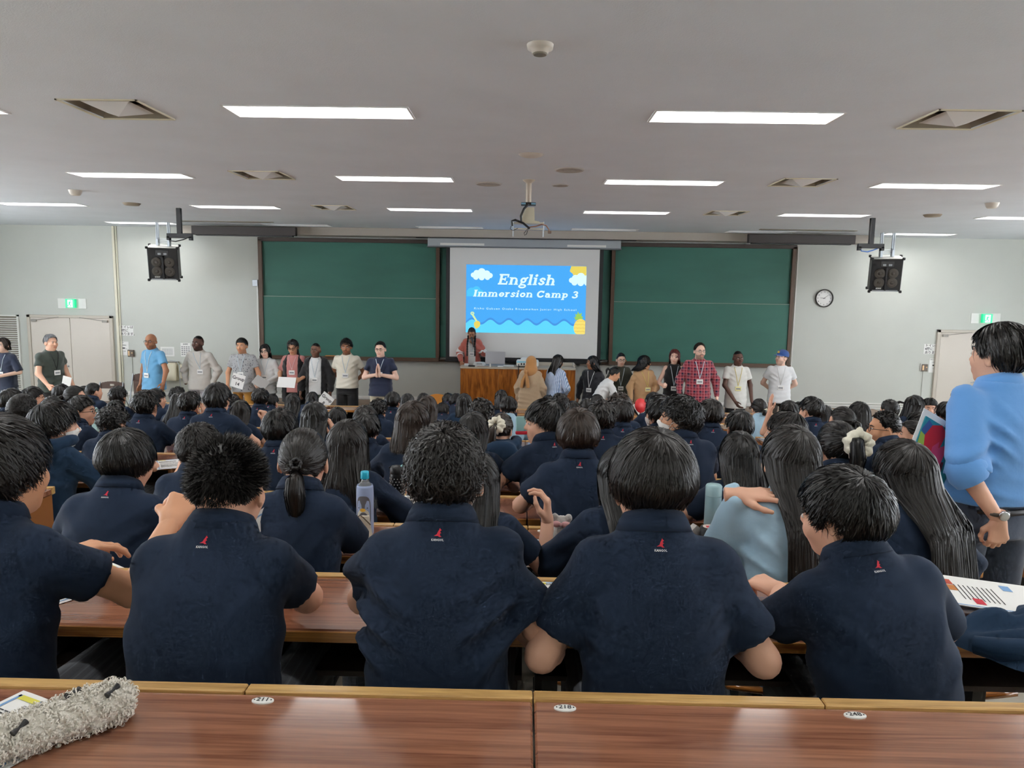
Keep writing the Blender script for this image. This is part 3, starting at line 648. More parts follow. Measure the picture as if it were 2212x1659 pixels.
# ---- teaching desk on the platform with its equipment
PZ = .475; PT = 1.215
M_pod = wood('podium_wood', srgb(116, 62, 18), srgb(178, 108, 40), (7, 7, 1), .3, .25, 7.0)
t = empty('lectern_desk', (-.10, 12.9, PZ))
for k in range(3): MB().box(-1.01+.674*k, -1.01+.674*(k+1)-.004, -.24, -.22, .0, PT-PZ-.03).build('front_panel', M_pod, t)
for s_ in (-1, 1): MB().box(s_*1.0-.015, s_*1.0+.015, -.22, .26, 0, PT-PZ-.03).build('side_panel', M_pod, t)
MB().box(-1.02, 1.02, -.25, .27, PT-PZ-.03, PT-PZ, .004).build('top', mat('podium_top', srgb(188, 176, 160), .3), t)
MB().box(.30, 1.02, .23, .27, PT-PZ, PT-PZ+.06).box(.99, 1.02, -.05, .25, PT-PZ, PT-PZ+.06).build('rim', M_doorf, t)
tag(t, 'wide wooden teaching desk on the platform in front of the screen', 'lectern')
lp = empty('laptop', (-.52, 12.95, PT), math.pi); MB().box(-.18, .18, -.12, .12, 0, .018, .004).build('base', M_alum, lp)
MB().box(-.18, .18, -.004, .004, 0, .235, .003, rotm(R(20), 0, 0), (0, -.12, .016)).build('lid', mat('laptop_grey', srgb(150, 150, 154), .35, metal=.5), lp); tag(lp, 'grey laptop open on the teaching desk', 'laptop')
pj = empty('projector', (.07, 12.86, PT)); MB().box(-.2, .2, -.13, .14, .015, .12, .02).build('case', M_white, pj)
MB().lathe([(.09, .0), (.085, .03), (.05, .045), (0, .05)], (-.04, .02, .118), 20, rot=None).build('lens_hump', M_white, pj)
MB().box(-.19, -.0, -.135, -.129, .085, .105).box(0, .19, -.135, -.129, .1, .106).build('blue_stripe', mat('stripe_blue', srgb(120, 200, 225), .4), pj)
for k in range(6): MB().box(-.12+.045*k, -.095+.045*k, -.134, -.129, .04, .075).build('port', M_black, pj)
for s_ in (-1, 1): MB().cyl((s_*.15, -.1, 0), (s_*.15, -.1, .02), .012).build('foot', M_black, pj)
tag(pj, 'white projector with black ports on the teaching desk', 'projector')
cb = MB().tube([(-.09, 12.72, PT+.055), (-.09, 12.66, PT+.03), (-.09, 12.64, PT-.05), (-.11, 12.635, PT-.3), (-.09, 12.635, PT-.45), (-.10, 12.64, PT-.72)], .008, 6).build('power_cable', M_black); tag(cb, 'black cable hanging down the front of the teaching desk', 'cable')
tp = empty('document_camera', (-.79, 12.88, PT)); MB().lathe([(.11, 0), (.112, .03), (.09, .065), (.0, .075)], n=24, sy=.8).build('body', mat('pale_grey', srgb(204, 206, 206), .4), tp); MB().box(-.05, .05, -.09, -.06, .03, .055, .006).build('handle', M_alum, tp); tag(tp, 'pale grey rounded console on the left of the teaching desk', 'console')
for nm, lb, ct, bx, m_ in (('remote_control', 'dark remote control lying at the left front of the teaching desk', 'remote', (-.98, -.86, 12.69, 12.74, 0, .022), M_black),
                          ('paper_sheet', 'brown-printed paper sheet on the teaching desk', 'paper', (-.82, -.62, 12.67, 12.8, 0, .004), mat('tan_paper', srgb(186, 160, 136), .7)),
                          ('small_cup', 'small white cup at the front of the teaching desk', 'cup', (-.605, -.575, 12.70, 12.73, 0, .055), M_white),
                          ('adapter', 'white adapter block in front of the laptop', 'adapter', (-.46, -.36, 12.70, 12.74, 0, .02), M_white),
                          ('keyboard', 'white keyboard beside the projector on the teaching desk', 'keyboard', (-.36, -.17, 12.80, 12.92, 0, .02), M_white),
                          ('cable_box', 'small grey box at the left end of the teaching desk', 'box', (-1.06, -.98, 12.80, 12.88, 0, .04), mat('pale_grey', (1, 1, 1)))):
    o = MB().box(*bx, .005).build(nm, m_, loc=(0, 0, PT)); tag(o, lb, ct)
# ================================================================== desks with flip seats
DD = .37; SEC = .545
def desk_proto(nsec, w_, key, endpanel):
    """local: x from 0 to w_, y=0 is the far edge, y=-DD the near edge, z=0 the top"""
    t = empty('lecture_desk'); P = {}
    MB().box(.002, w_-.002, -DD, -.028, -.032, 0, .004).build('top', [M_desk], t)
    MB().box(.003, w_-.003, -DD-.004, -DD+.002, -.034, -.004, .002).build('front_edge', M_edge, t)
    MB().box(.02, w_-.02, -DD+.06, -.03, -.16, -.145).box(.02, w_-.02, -.05, -.03, -.16, -.034).build('book_shelf', mat('shelf_dark', srgb(44, 34, 28), .6), t)
    MB().box(.03, w_-.03, -.06, -.03, -.40, -.365, .003).build('cross_beam', M_steel, t)
    o0 = (w_-nsec*SEC)/2
    for k in range(nsec):
        x0 = o0+k*SEC if k else 0; x1 = o0+(k+1)*SEC if k < nsec-1 else w_
        MB().box(x0+.0012, x1-.0012, -.028, 0, -.034, .006, .0025).build('edge_strip', M_lipg, t)
        nx = o0+k*SEC+.045
        pl = MB().lathe([(.021, 0), (.021, .0022), (.019, .003), (0, .003)], (nx, -.052, 0), 24, 1, .52).build('number_plate', M_white, t)
        # flip seat for the row in front, bolted to this desk
        xc = o0+(k+.5)*SEC; b = MB(); n = 9
        for i in range(n):
            for j in range(n-1): pass
        V = []; F = []
        for i in range(n):
            for j in range(n):
                u, v = i/(n-1)*2-1, j/(n-1); x = xc+u*.19*(1-.12*v*v); V.append((x, .06+v*.34, -.385+.018*u*u-.02*math.sin(v*math.pi)+(.0)))
        Vt = V+[(a, c, d-.014) for a, c, d in V]; N = n*n
        F = [(i*n+j, (i+1)*n+j, (i+1)*n+j+1, i*n+j+1) for i in range(n-1) for j in range(n-1)]; Fb = [tuple(N+q for q in f[::-1]) for f in F]
        rim = [i*n for i in range(n)]+[(n-1)*n+j for j in range(1, n)]+[i*n+n-1 for i in range(n-2, -1, -1)]+[j for j in range(n-2, 0, -1)]
        Fr = [(rim[(q+1) % len(rim)], rim[q], N+rim[q], N+rim[(q+1) % len(rim)]) for q in range(len(rim))]
        b.add(Vt, F+Fb+Fr, True); b.build('seat', M_seat, t)
        MB().box(xc-.02, xc+.02, -.04, .30, -.455, -.42, .004).box(xc-.02, xc+.02, -.04, .0, -.455, -.2).build('seat_bracket', M_steel, t)
    for x in ([.06, w_-.06] if nsec < 3 else [.06, w_/2, w_-.06]):
        MB().box(x-.022, x+.022, -.20, -.12, -DESK_H+.02, -.032).box(x-.025, x+.025, -.32, .02, -DESK_H, -DESK_H+.025, .004).build('leg', M_steel, t)
    if endpanel:
        x = w_-.012 if endpanel > 0 else .012
        MB().box(x-.011, x+.011, -DD+.03, -.03, -.30, -.034).build('end_panel', mat('end_ply', srgb(150, 96, 52), .4), t)
    return t
HW = 1.665
protos = {}
rowname = ['nearest the camera', 'second from the camera', 'third from the camera', 'fourth from the camera', 'fifth from the camera', 'sixth from the camera', 'seventh from the camera', 'eighth from the camera', 'ninth from the camera', 'tenth from the camera', 'eleventh from the camera', 'twelfth from the camera', 'front row']
DESKS = {}
def place_desk(i, x0, key, blk, endp):
    if key not in protos: protos[key] = desk_proto(3, HW, key, endp); o = protos[key]
    else: o = copy_tree(protos[key])
    o.location = (x0, row_y(i), row_z(i)); tag(o, 'brown wooden lecture desk, %s, row %s' % (blk, rowname[i]), 'desk', 'lecture hall desks'); DESKS[i, key] = o
CX = .03
for i in range(NR):
    place_desk(i, CX-HW, 'cl', 'left half of the centre block', -1); place_desk(i, CX, 'cr', 'right half of the centre block', 1)
    if i >= 2:
        place_desk(i, -2.50-HW, 'li', 'left block beside the aisle', 1); place_desk(i, 2.52, 'ri', 'right block beside the aisle', -1)
    if i >= 5:
        place_desk(i, -2.50-2*HW, 'lo', 'left block, outer half', -1); place_desk(i, 2.52+HW, 'ro', 'right block, outer half', 1)
# numbers on the seat plates of the nearest two rows
for i, nums in ((0, {'cl': ['203', '204', '211'], 'cr': ['218', '248', '255']}), (1, {'cl': ['196', '197', '200'], 'cr': ['201', '205', '206']})):
    for key, ns in nums.items():
        pls = [c for c in DESKS[i, key].children if c.name.startswith('number_plate')]; o0 = (HW-3*SEC)/2
        for k, pl in enumerate(sorted(pls, key=lambda c: c.name)):
            b = MB(); put_text(b, ns[k], .0165, (o0+k*SEC+.045, -.0565, .0035), (1, 0, 0), (0, 1, 0), bold=.015); b.cyl((o0+k*SEC+.029, -.052, .003), (o0+k*SEC+.029, -.052, .0036), .0016, n=8).cyl((o0+k*SEC+.061, -.052, .003), (o0+k*SEC+.061, -.052, .0036), .0016, n=8)
            b.build('number', M_ink, pl)
# ================================================================== people: a small implicit-surface modeller
def axis(*seg):
    out = []
    for lo, hi, st in seg:
        n = max(2, int(round((hi-lo)/st))); out += list(np.linspace(lo, hi, n, endpoint=False))
    out.append(seg[-1][1]); return np.array(out, np.float32)
def smin(a, b, k):
    if k <= 0: return np.minimum(a, b)
    h = np.clip(.5+.5*(b-a)/k, 0, 1); return b+(a-b)*h-k*h*(1-h)
class Field:
    def __init__(s, xs, ys, zs):
        s.ax = (xs, ys, zs); s.f = np.full((len(xs), len(ys), len(zs)), .5, np.float32)
    def blk(s, lo, hi, m):
        sl = []
        for a, l, h in zip(s.ax, lo, hi):
            i0 = max(0, np.searchsorted(a, l-m)-1); i1 = min(len(a), np.searchsorted(a, h+m)+1)
            if i1-i0 < 1: return None
            sl.append(slice(i0, i1))
        x, y, z = s.ax[0][sl[0]][:, None, None], s.ax[1][sl[1]][None, :, None], s.ax[2][sl[2]][None, None, :]
        return tuple(sl), x, y, z
    def put(s, sl, d, k, sub=False):
        g = s.f[sl]
        s.f[sl] = smin(g, d, k) if not sub else -smin(-g, d, k)
    def cap(s, a, b, ra, rb=None, k=.02, sub=False):
        a, b = np.asarray(a, float), np.asarray(b, float); rb = ra if rb is None else rb; r = max(ra, rb)
        B = s.blk(np.minimum(a, b)-r, np.maximum(a, b)+r, .05+k)
        if B is None: return
        sl, x, y, z = B; d = b-a; q = max(d@d, 1e-9)
        h = np.clip(((x-a[0])*d[0]+(y-a[1])*d[1]+(z-a[2])*d[2])/q, 0, 1)
        D = np.sqrt((x-a[0]-h*d[0])**2+(y-a[1]-h*d[1])**2+(z-a[2]-h*d[2])**2)-(ra+(rb-ra)*h)
        s.put(sl, D, k, sub)
    def ell(s, c, r, Rm=None, k=.02, sub=False):
        c = np.asarray(c, float); m = max(r); B = s.blk(c-m, c+m, .05+k)
        if B is None: return
        sl, x, y, z = B; x, y, z = x-c[0], y-c[1], z-c[2]
        if Rm is not None:
            x, y, z = (x*Rm[0, 0]+y*Rm[1, 0]+z*Rm[2, 0], x*Rm[0, 1]+y*Rm[1, 1]+z*Rm[2, 1], x*Rm[0, 2]+y*Rm[1, 2]+z*Rm[2, 2])
        k0 = np.sqrt((x/r[0])**2+(y/r[1])**2+(z/r[2])**2)+1e-6; k1 = np.sqrt((x/r[0]**2)**2+(y/r[1]**2)**2+(z/r[2]**2)**2)+1e-6
        s.put(sl, k0*(k0-1)/k1, k, sub)
    def torso(s, O, Rm, st, T, hunch, inf=0, s0=None, s1=None, k=.03, fold=0, ph=0, ex=2.3):
        st = np.array(st); ss = st[:, 0]; s0 = ss[0] if s0 is None else s0; s1 = ss[-1] if s1 is None else s1
        P = [O+Rm@np.array([x, y, z]) for x in (-.26, .26) for y in (-.24, .2) for z in (s0, s1)]
        B = s.blk(np.min(P, 0), np.max(P, 0), .04)
        sl, x, y, z = B; x, y, z = x-O[0], y-O[1], z-O[2]
        lx = x*Rm[0, 0]+y*Rm[1, 0]+z*Rm[2, 0]; ly = x*Rm[0, 1]+y*Rm[1, 1]+z*Rm[2, 1]; lz = x*Rm[0, 2]+y*Rm[1, 2]+z*Rm[2, 2]
        a = np.interp(lz, ss, st[:, 1])+inf; b = np.interp(lz, ss, st[:, 2])+inf
        ly = ly+hunch*np.sin(np.pi*np.clip(lz/T, 0, 1.0))-np.interp(lz, ss, st[:, 3] if st.shape[1] > 3 else ss*0)
        e = (np.abs(lx/a)**ex+np.abs(ly/b)**ex)**(1/ex); D = (e-1)*np.minimum(a, b)*.9
        if fold:
            rid = lambda p: (.5+.5*np.sin(p))**2.2
            ax_ = np.abs(lx); sg = np.where(lx < 0, .8, 0.0)
            g1 = np.clip((.24-lz)/.16, 0, 1); g2 = np.exp(-((lz-.29)/.11)**2)*np.clip(ax_/.07-.25, 0, 1); g3 = np.clip(1-np.abs(lz-.22)/.25, 0, 1)
            D = D-fold*(1.0*g1*rid(82*lz+16*lx+2.4*np.sin(9*lx+ph)+ph)*(.35+.65*rid(7*lx+5*lz+ph*2))
                        + 1.1*g2*rid(66*(lz-.85*ax_)+1.8*np.sin(14*lz+ph+sg)+ph+sg)
                        + .7*g3*rid(38*lx+2.2*np.sin(9*lz+ph)+ph*3)*rid(11*lz+4*lx+ph))
        ds = np.maximum(s0-lz, lz-s1); D = np.where(ds > 0, np.sqrt(np.maximum(D, 0)**2+ds**2), D)
        D = np.maximum(D, ds)
        s.put(sl, D.astype(np.float32), k)
    def half(s, p, n, lo=None, hi=None):
        """cut away the side of the plane that n points to (inside a block)"""
        B = s.blk(lo, hi, 0) if lo is not None else s.blk((-9, -9, -9), (9, 9, 9), 0)
        if B is None: return
        sl, x, y, z = B
        s.f[sl] = np.maximum(s.f[sl], (x-p[0])*n[0]+(y-p[1])*n[1]+(z-p[2])*n[2])
    def nets(s):
        f = s.f; xs, ys, zs = s.ax; f[0] = f[-1] = .1; f[:, 0] = f[:, -1] = .1; f[:, :, 0] = f[:, :, -1] = .1
        S = f < 0; c = np.zeros(np.array(f.shape)-1, np.int8)
        for i in (0, 1):
            for j in (0, 1):
                for k in (0, 1): c += S[i:f.shape[0]-1+i, j:f.shape[1]-1+j, k:f.shape[2]-1+k]
        act = (c > 0) & (c < 8); I = np.argwhere(act)
        ids = np.full(act.shape, -1, np.int32); ids[act] = np.arange(len(I))
        cv = {}; cp = {}
        for i in (0, 1):
            for j in (0, 1):
                for k in (0, 1):
                    cv[i, j, k] = f[I[:, 0]+i, I[:, 1]+j, I[:, 2]+k]
                    cp[i, j, k] = np.stack([xs[I[:, 0]+i], ys[I[:, 1]+j], zs[I[:, 2]+k]], 1)
        acc = np.zeros((len(I), 3), np.float32); n = np.zeros(len(I), np.float32)
        for a in cv:
            for d in range(3):
                if a[d]: continue
                b = list(a); b[d] = 1; b = tuple(b); v0, v1 = cv[a], cv[b]; m = (v0 < 0) != (v1 < 0)
                t = np.where(m, v0/np.where(m, v0-v1, 1), 0)[:, None]
                acc += np.where(m[:, None], cp[a]+t*(cp[b]-cp[a]), 0); n += m
        V = acc/np.maximum(n, 1)[:, None]; Q = []
        for d in range(3):
            sa = [slice(1, -1)]*3; sb = [slice(1, -1)]*3; sa[d] = slice(0, -1); sb[d] = slice(1, None)
            A, Bb = S[tuple(sa)], S[tuple(sb)]; E = np.argwhere(A != Bb); ins = A[tuple(E.T)]
            e1, e2 = (d+1) % 3, (d+2) % 3; off = np.zeros(3, int); off[e1] = off[e2] = 1; E = E+off
            def cell(o1, o2):
                q = E.copy(); q[:, e1] -= o1; q[:, e2] -= o2; return ids[q[:, 0], q[:, 1], q[:, 2]]
            q = np.stack([cell(1, 1), cell(0, 1), cell(0, 0), cell(1, 0)], 1)
            q[~ins] = q[~ins][:, ::-1]; Q.append(q)
        return V, np.concatenate(Q)
# ------------------------------------------------------------------ hands: palm, four unequal bent fingers, a thumb from the side
_hands = {}
def hand_vf(pose, vox=.0045):
    """wrist at the origin, fingers towards +z, palm faces +y, thumb on -x"""
    if (pose, vox) in _hands: return _hands[pose, vox]
    cu = {'relaxed': (22, 28, 20), 'fist': (82, 92, 60), 'flat': (6, 6, 4), 'cup': (38, 38, 26), 'grip': (62, 70, 45), 'point': (70, 80, 50)}[pose]
    F = Field(axis((-.085, .065, vox)), axis((-.05, .09, vox)), axis((-.045, .21, vox)))
    F.cap((0, 0, -.04), (0, 0, .012), .025, .024, k=.02)
    kn = [(-.031, .086, .94), (-.0105, .092, 1.04), (.010, .088, .97), (.029, .079, .77)]
    for i, (x, z, l) in enumerate(kn):
        F.cap((x*.55, 0, .01), (x, -.003, z), .0135, .0105, k=.018)
        a = 0; p = np.array([x, -.003, z]); spread = x*.9 if pose in ('flat', 'relaxed') else 0
        cc = (8, 8, 6) if pose == 'point' and i == 0 else cu
        for L, c, r in zip((.043*l, .026*l, .021*l), cc, (.0092, .0082, .0072)):
            a += R(c+(i-1.5)*3*(pose == 'relaxed')); q = p+np.array([spread*L*4, math.sin(a)*L, math.cos(a)*L]); F.cap(p, q, r, r*.94, k=.006); p = q
    t0 = np.array([-.022, .006, .022])
    if pose in ('fist', 'grip'): t = [t0, (-.04, .026, .05), (-.027, .048, .07), (-.008, .05, .078)]
    elif pose == 'cup': t = [t0, (-.044, .024, .05), (-.05, .038, .083), (-.045, .042, .107)]
    else: t = [t0, (-.048, .014, .05), (-.062, .022, .08), (-.066, .026, .102)]
    for a, b, r in zip(t[:-1], t[1:], (.0145, .0105, .0088)): F.cap(a, b, r, r*.88, k=.008)
    _hands[pose, vox] = F.nets(); return _hands[pose, vox]
def frame(zdir, ydir):
    z = np.array(zdir, float); z /= np.linalg.norm(z); y = np.array(ydir, float); y -= z*(y@z); y /= np.linalg.norm(y)+1e-9
    return np.stack([np.cross(y, z), y, z], 1)
# ------------------------------------------------------------------ figures
BODY = [(-.13, .150, .120), (0, .150, .112), (.13, .133, .100), (.27, .142, .103), (.37, .145, .098), (.42, .125, .085), (.455, .088, .07), (.49, .060, .057), (.53, .052, .05)]
SHIRT = [(-.20, .180, .140), (-.10, .180, .138), (0, .172, .130), (.13, .162, .120), (.27, .166, .120), (.35, .162, .114), (.395, .147, .101), (.435, .116, .087), (.47, .088, .075), (.52, .068, .066)]
FEM = [(-.13, .158, .122), (0, .150, .110), (.13, .118, .090), (.27, .130, .100, .012), (.37, .130, .092), (.42, .112, .078), (.455, .078, .064), (.49, .052, .05), (.53, .046, .045)]
def defarm(sx, seated):
    if seated: return ((sx*.24, .16, .735), (sx*.07, .36, .755), 'relaxed', None)
    return ((sx*.225, -.02, 1.06), (sx*.235, .06, .84), 'relaxed', None)
class Fig: pass
def figure(seated=True, hip=None, lean=8, side=0, twist=0, hunch=.015, T=.50, sw=.142, g=1.0, head=(0, 0, 0), hoff=(0, 0, 0), armL='d', armR='d',
           vox=.013, hvox=.0075, st=None, hs=1.10, beard=0, lip=True, legs=None, face=True):
    G = Fig(); G.seated = seated; G.T = T; G.hunch = hunch
    G.hip = np.array(hip if hip is not None else ((0, 0, .50) if seated else (0, 0, .90)))
    G.Rt = rotm(0, 0, R(twist)) @ rotm(0, R(side), 0) @ rotm(-R(lean), 0, 0)
    G.st = [(a[0], a[1]*g, a[2]*g)+tuple(a[3:4] or (0,)) for a in (st or BODY)]; G.g = g; G.sw = sw*(.5+.5*g)
    G.C7 = G.hip+G.Rt@np.array([0, 0, T]); G.sh = [G.hip+G.Rt@np.array([sx*G.sw, -.005-.3*hunch, T-.094]) for sx in (-1, 1)]
    Rn = rotm(0, 0, R(twist)) @ rotm(0, R(side*.5), 0) @ rotm(-R(lean*.7), 0, 0)
    G.H = G.C7+Rn@np.array([0, .044, .060] if seated else [0, .028, .094])+np.array(hoff)
    G.Rh = rotm(0, 0, R(head[0])) @ rotm(R(head[1]), 0, 0) @ rotm(0, R(head[2]), 0)       # yaw left+, pitch up+, roll right+
    G.hs = hs; G.arms = [defarm(-1, seated) if armL == 'd' else armL, defarm(1, seated) if armR == 'd' else armR]
    H, Rh = G.H, G.Rh
    hp = lambda x, y, z: H+Rh@(np.array([x, y, z])*hs)
    pts = [G.hip-.22, G.hip+.22, H-.14, H+.15]+[np.array(p)+d for A in G.arms if A for p in A[:2] for d in (-.05, .05)]+[p+d for p in G.sh for d in (-.06, .06)]
    lo, hi = np.min(pts, 0), np.max(pts, 0); lo[2] = G.hip[2]-.1
    def ax(i, m):
        a, b = H[i]-m, H[i]+m; sg = []
        if lo[i] < a-.01: sg.append((lo[i], a, vox))
        sg.append((a, b, hvox))
        if hi[i] > b+.01: sg.append((b, hi[i], vox))
        return axis(*sg)
    F = Field(ax(0, .1*hs), ax(1, .125*hs), ax(2, .135*hs))
    F.torso(G.hip, G.Rt, G.st, T, hunch, -.014, k=.0)
    for sx, sh, A in zip((-1, 1), G.sh, G.arms):
        F.ell(sh, (.034, .036, .036), k=.04)
        if A:
            e, wv = np.array(A[0]), np.array(A[1]); F.cap(sh, e, .040*g, .037*g, k=.025); F.cap(e, wv, .037*g, .025, k=.02)
    F.cap(G.C7+G.Rt@np.array([0, 0, -.05]), hp(0, -.016, -.05), .056*(.4+.6*g), .052*(.5+.5*g), k=.03)
    # head
    rr = lambda *r: tuple(c*hs for c in r)
    F.ell(hp(0, -.014, .025), rr(.074, .094, .088), Rh, k=.02)
    F.ell(hp(0, .030, -.045), rr(.056, .058, .062), Rh, k=.035)
    F.ell(hp(0, .056, -.092), rr(.022, .022, .018), Rh, k=.03)
    if face:
        for sx in (-1, 1):
            F.ell(hp(sx*.034, .060, -.025), rr(.024, .022, .022), Rh, k=.025)            # cheeks
            F.ell(hp(sx*.031, .088, .006), rr(.017, .013, .011), Rh, k=.012, sub=True)     # eye sockets
            F.ell(hp(sx*.031, .074, .005), rr(.013, .011, .011), Rh, k=.004)               # eyes
        F.cap(hp(-.026, .073, .026), hp(.026, .073, .026), .012*hs, k=.014)               # brow
        F.cap(hp(0, .084, .012), hp(0, .100, -.022), .007*hs, .011*hs, k=.012)            # nose
        F.cap(hp(-.010, .090, -.026), hp(.010, .090, -.026), .008*hs, k=.008)
        F.cap(hp(-.016, .080, -.055), hp(.016, .080, -.055), .0085*hs, k=.010)            # lips
        F.cap(hp(-.014, .079, -.066), hp(.014, .079, -.066), .0085*hs, k=.008)
    Re = [Rh@rotm(0, 0, R(sx*22))@rotm(R(-10), 0, 0) for sx in (-1, 1)]
    for sx, rm in zip((-1, 1), Re):
        F.ell(hp(sx*.079, -.006, -.006), rr(.009, .021, .032), rm, k=.010)
        F.ell(hp(sx*.087, -.001, -.002), rr(.006, .011, .016), rm, k=.006, sub=True)
    V, Q = F.nets()
    # colour attribute: beard and lips (local colour of skin)
    L = ((V-H)@Rh)/hs; C = np.ones((len(V), 3), np.float32)
    if lip:
        m = (np.abs(L[:, 0]) < .024) & (L[:, 1] > .07) & (L[:, 2] < -.046) & (L[:, 2] > -.074); C[m] = (.85, .62, .6)
    if beard:
        m = (L[:, 2] < -.048) & (L[:, 1] > .0) & (L[:, 2] > -.125) & (np.linalg.norm(L, axis=1) < .14) & ~((np.abs(L[:, 0]) < .02) & (L[:, 2] > -.072) & (L[:, 2] < -.052)); C[m] *= 1-beard
        m = (np.abs(L[:, 0]) < .026) & (L[:, 1] > .07) & (L[:, 2] < -.036) & (L[:, 2] > -.05); C[m] *= 1-beard
    if face:
        m = (np.abs(np.abs(L[:, 0])-.031) < .013) & (np.abs(L[:, 2]-.005) < .006) & (L[:, 1] > .06); C[m] *= .9
    Vs, Qs, Cs = [V], [Q], [C]; n = len(V); G.wr = []
    for sx, A in zip((-1, 1), G.arms):
        if not A or A[2] is None: G.wr.append(None); continue
        e, wv = np.array(A[0], float), np.array(A[1], float); zd = wv-e
        if len(A) > 4: zd = np.array(A[4], float)
        pn = A[3] if A[3] is not None else ((0, 0, -1) if seated else (-sx, 0, 0))
        fr = frame(zd, pn); hv, hq = hand_vf(A[2], .0045 if vox < .012 else .0062); hv = hv*np.array([sx if True else 1, 1, 1])*.95
        # thumb is on -x for sx=1: flip so that thumbs point inwards
        if np.linalg.det(np.diag([sx, 1, 1])) < 0: hq = hq[:, ::-1]
        W = wv+hv@fr.T; Vs.append(W.astype(np.float32)); Qs.append(hq+n); Cs.append(np.ones((len(W), 3), np.float32)); n += len(W); G.wr.append((wv, fr))
    G.V, G.Q, G.C = np.concatenate(Vs), np.concatenate(Qs), np.concatenate(Cs)
    return G
def garment(G, st=None, inf=0, s0=-.13, s1=None, sleeve=.62, r0=.053, r1=.062, vox=.014, fold=0, ph=0, open_front=None, hem=None, neck=True, deep=0, gg=None):
    """shirt-like shell over a figure: sleeve 0 none, <1 part of the upper arm, 2 to the wrist"""
    g = G.g if gg is None else gg; st = [(a[0], a[1]*g, a[2]*g)+tuple(a[3:4] or (0,)) for a in (st or SHIRT)]; T = G.T
    st = [(a[0]*(T/.5) if a[0] > 0 else a[0],)+tuple(a[1:]) for a in st]; s1 = T+.005 if s1 is None else s1
    pts = [G.hip+G.Rt@np.array([x, y, z]) for x in (-.24, .24) for y in (-.22, .2) for z in (s0, s1+.02)]
    for sh, A in zip(G.sh, G.arms):
        pts += [sh-.09, sh+.09]
        if A and sleeve: pts += [np.array(A[0])-.08, np.array(A[0])+.08]
        if A and sleeve > 1: pts += [np.array(A[1])-.07, np.array(A[1])+.07]
    lo, hi = np.min(pts, 0), np.max(pts, 0)
    F = Field(*[axis((lo[i], hi[i], vox)) for i in range(3)])
    F.torso(G.hip, G.Rt, st, T, G.hunch, inf, s0, s1, k=0, fold=fold, ph=ph)
    for sx, sh, A in zip((-1, 1), G.sh, G.arms):
        if not A: continue
        e, wv = np.array(A[0]), np.array(A[1])
        if sleeve > 0:
            F.ell(sh, (.046+inf, .050+inf, .047+inf), k=.055)
        if 0 < sleeve <= 1:
            end = sh+(e-sh)*sleeve; d = (e-sh)/np.linalg.norm(e-sh)
            t = Field(*F.ax); t.cap(sh, end+d*.05, r0+inf, r1+inf, k=0)
            if fold:
                B = t.blk(np.minimum(sh, end)-.1, np.maximum(sh, end)+.1, 0); sl, x, y, z = B
                t.f[sl] -= fold*.8*np.sin(60*z+30*x*sx+ph+sx)*np.clip(np.sin(13*z+11*y+ph)+.3, 0, 1)
            t.half(end, d); F.f = smin(F.f, t.f, .022)
        elif sleeve > 1:
            t = Field(*F.ax); t.cap(sh, e, r0+inf, r1+inf, k=0); t.cap(e, wv+(e-wv)/np.linalg.norm(e-wv)*.02, r1+inf, .037+inf, k=.025)
            if fold:
                B = t.blk(np.minimum(sh, np.minimum(e, wv))-.08, np.maximum(sh, np.maximum(e, wv))+.08, 0); sl, x, y, z = B
                t.f[sl] -= fold*np.sin(70*z+45*y+20*x*sx+ph+sx)*np.clip(np.sin(17*z+15*y+ph)+.35, 0, 1)
            F.f = smin(F.f, t.f, .022)
    if open_front is not None:
        # open jacket: remove a slab at the front
        B = F.blk((-9,)*3, (9,)*3, 0); sl, x, y, z = B; x, y, z = x-G.hip[0], y-G.hip[1], z-G.hip[2]; Rm = G.Rt
        lx = x*Rm[0, 0]+y*Rm[1, 0]+z*Rm[2, 0]; ly = x*Rm[0, 1]+y*Rm[1, 1]+z*Rm[2, 1]
        F.f = np.maximum(F.f, np.minimum(open_front-np.abs(lx), ly-.02))
    if deep:
        c = G.C7+G.Rt@np.array([0, .085, -.02]); F.cap(c+G.Rt@np.array([0, .06, .05]), c+G.Rt@np.array([0, .04, -deep]), .06, .02, k=.005, sub=True)
    V, Q = F.nets(); return V, Q
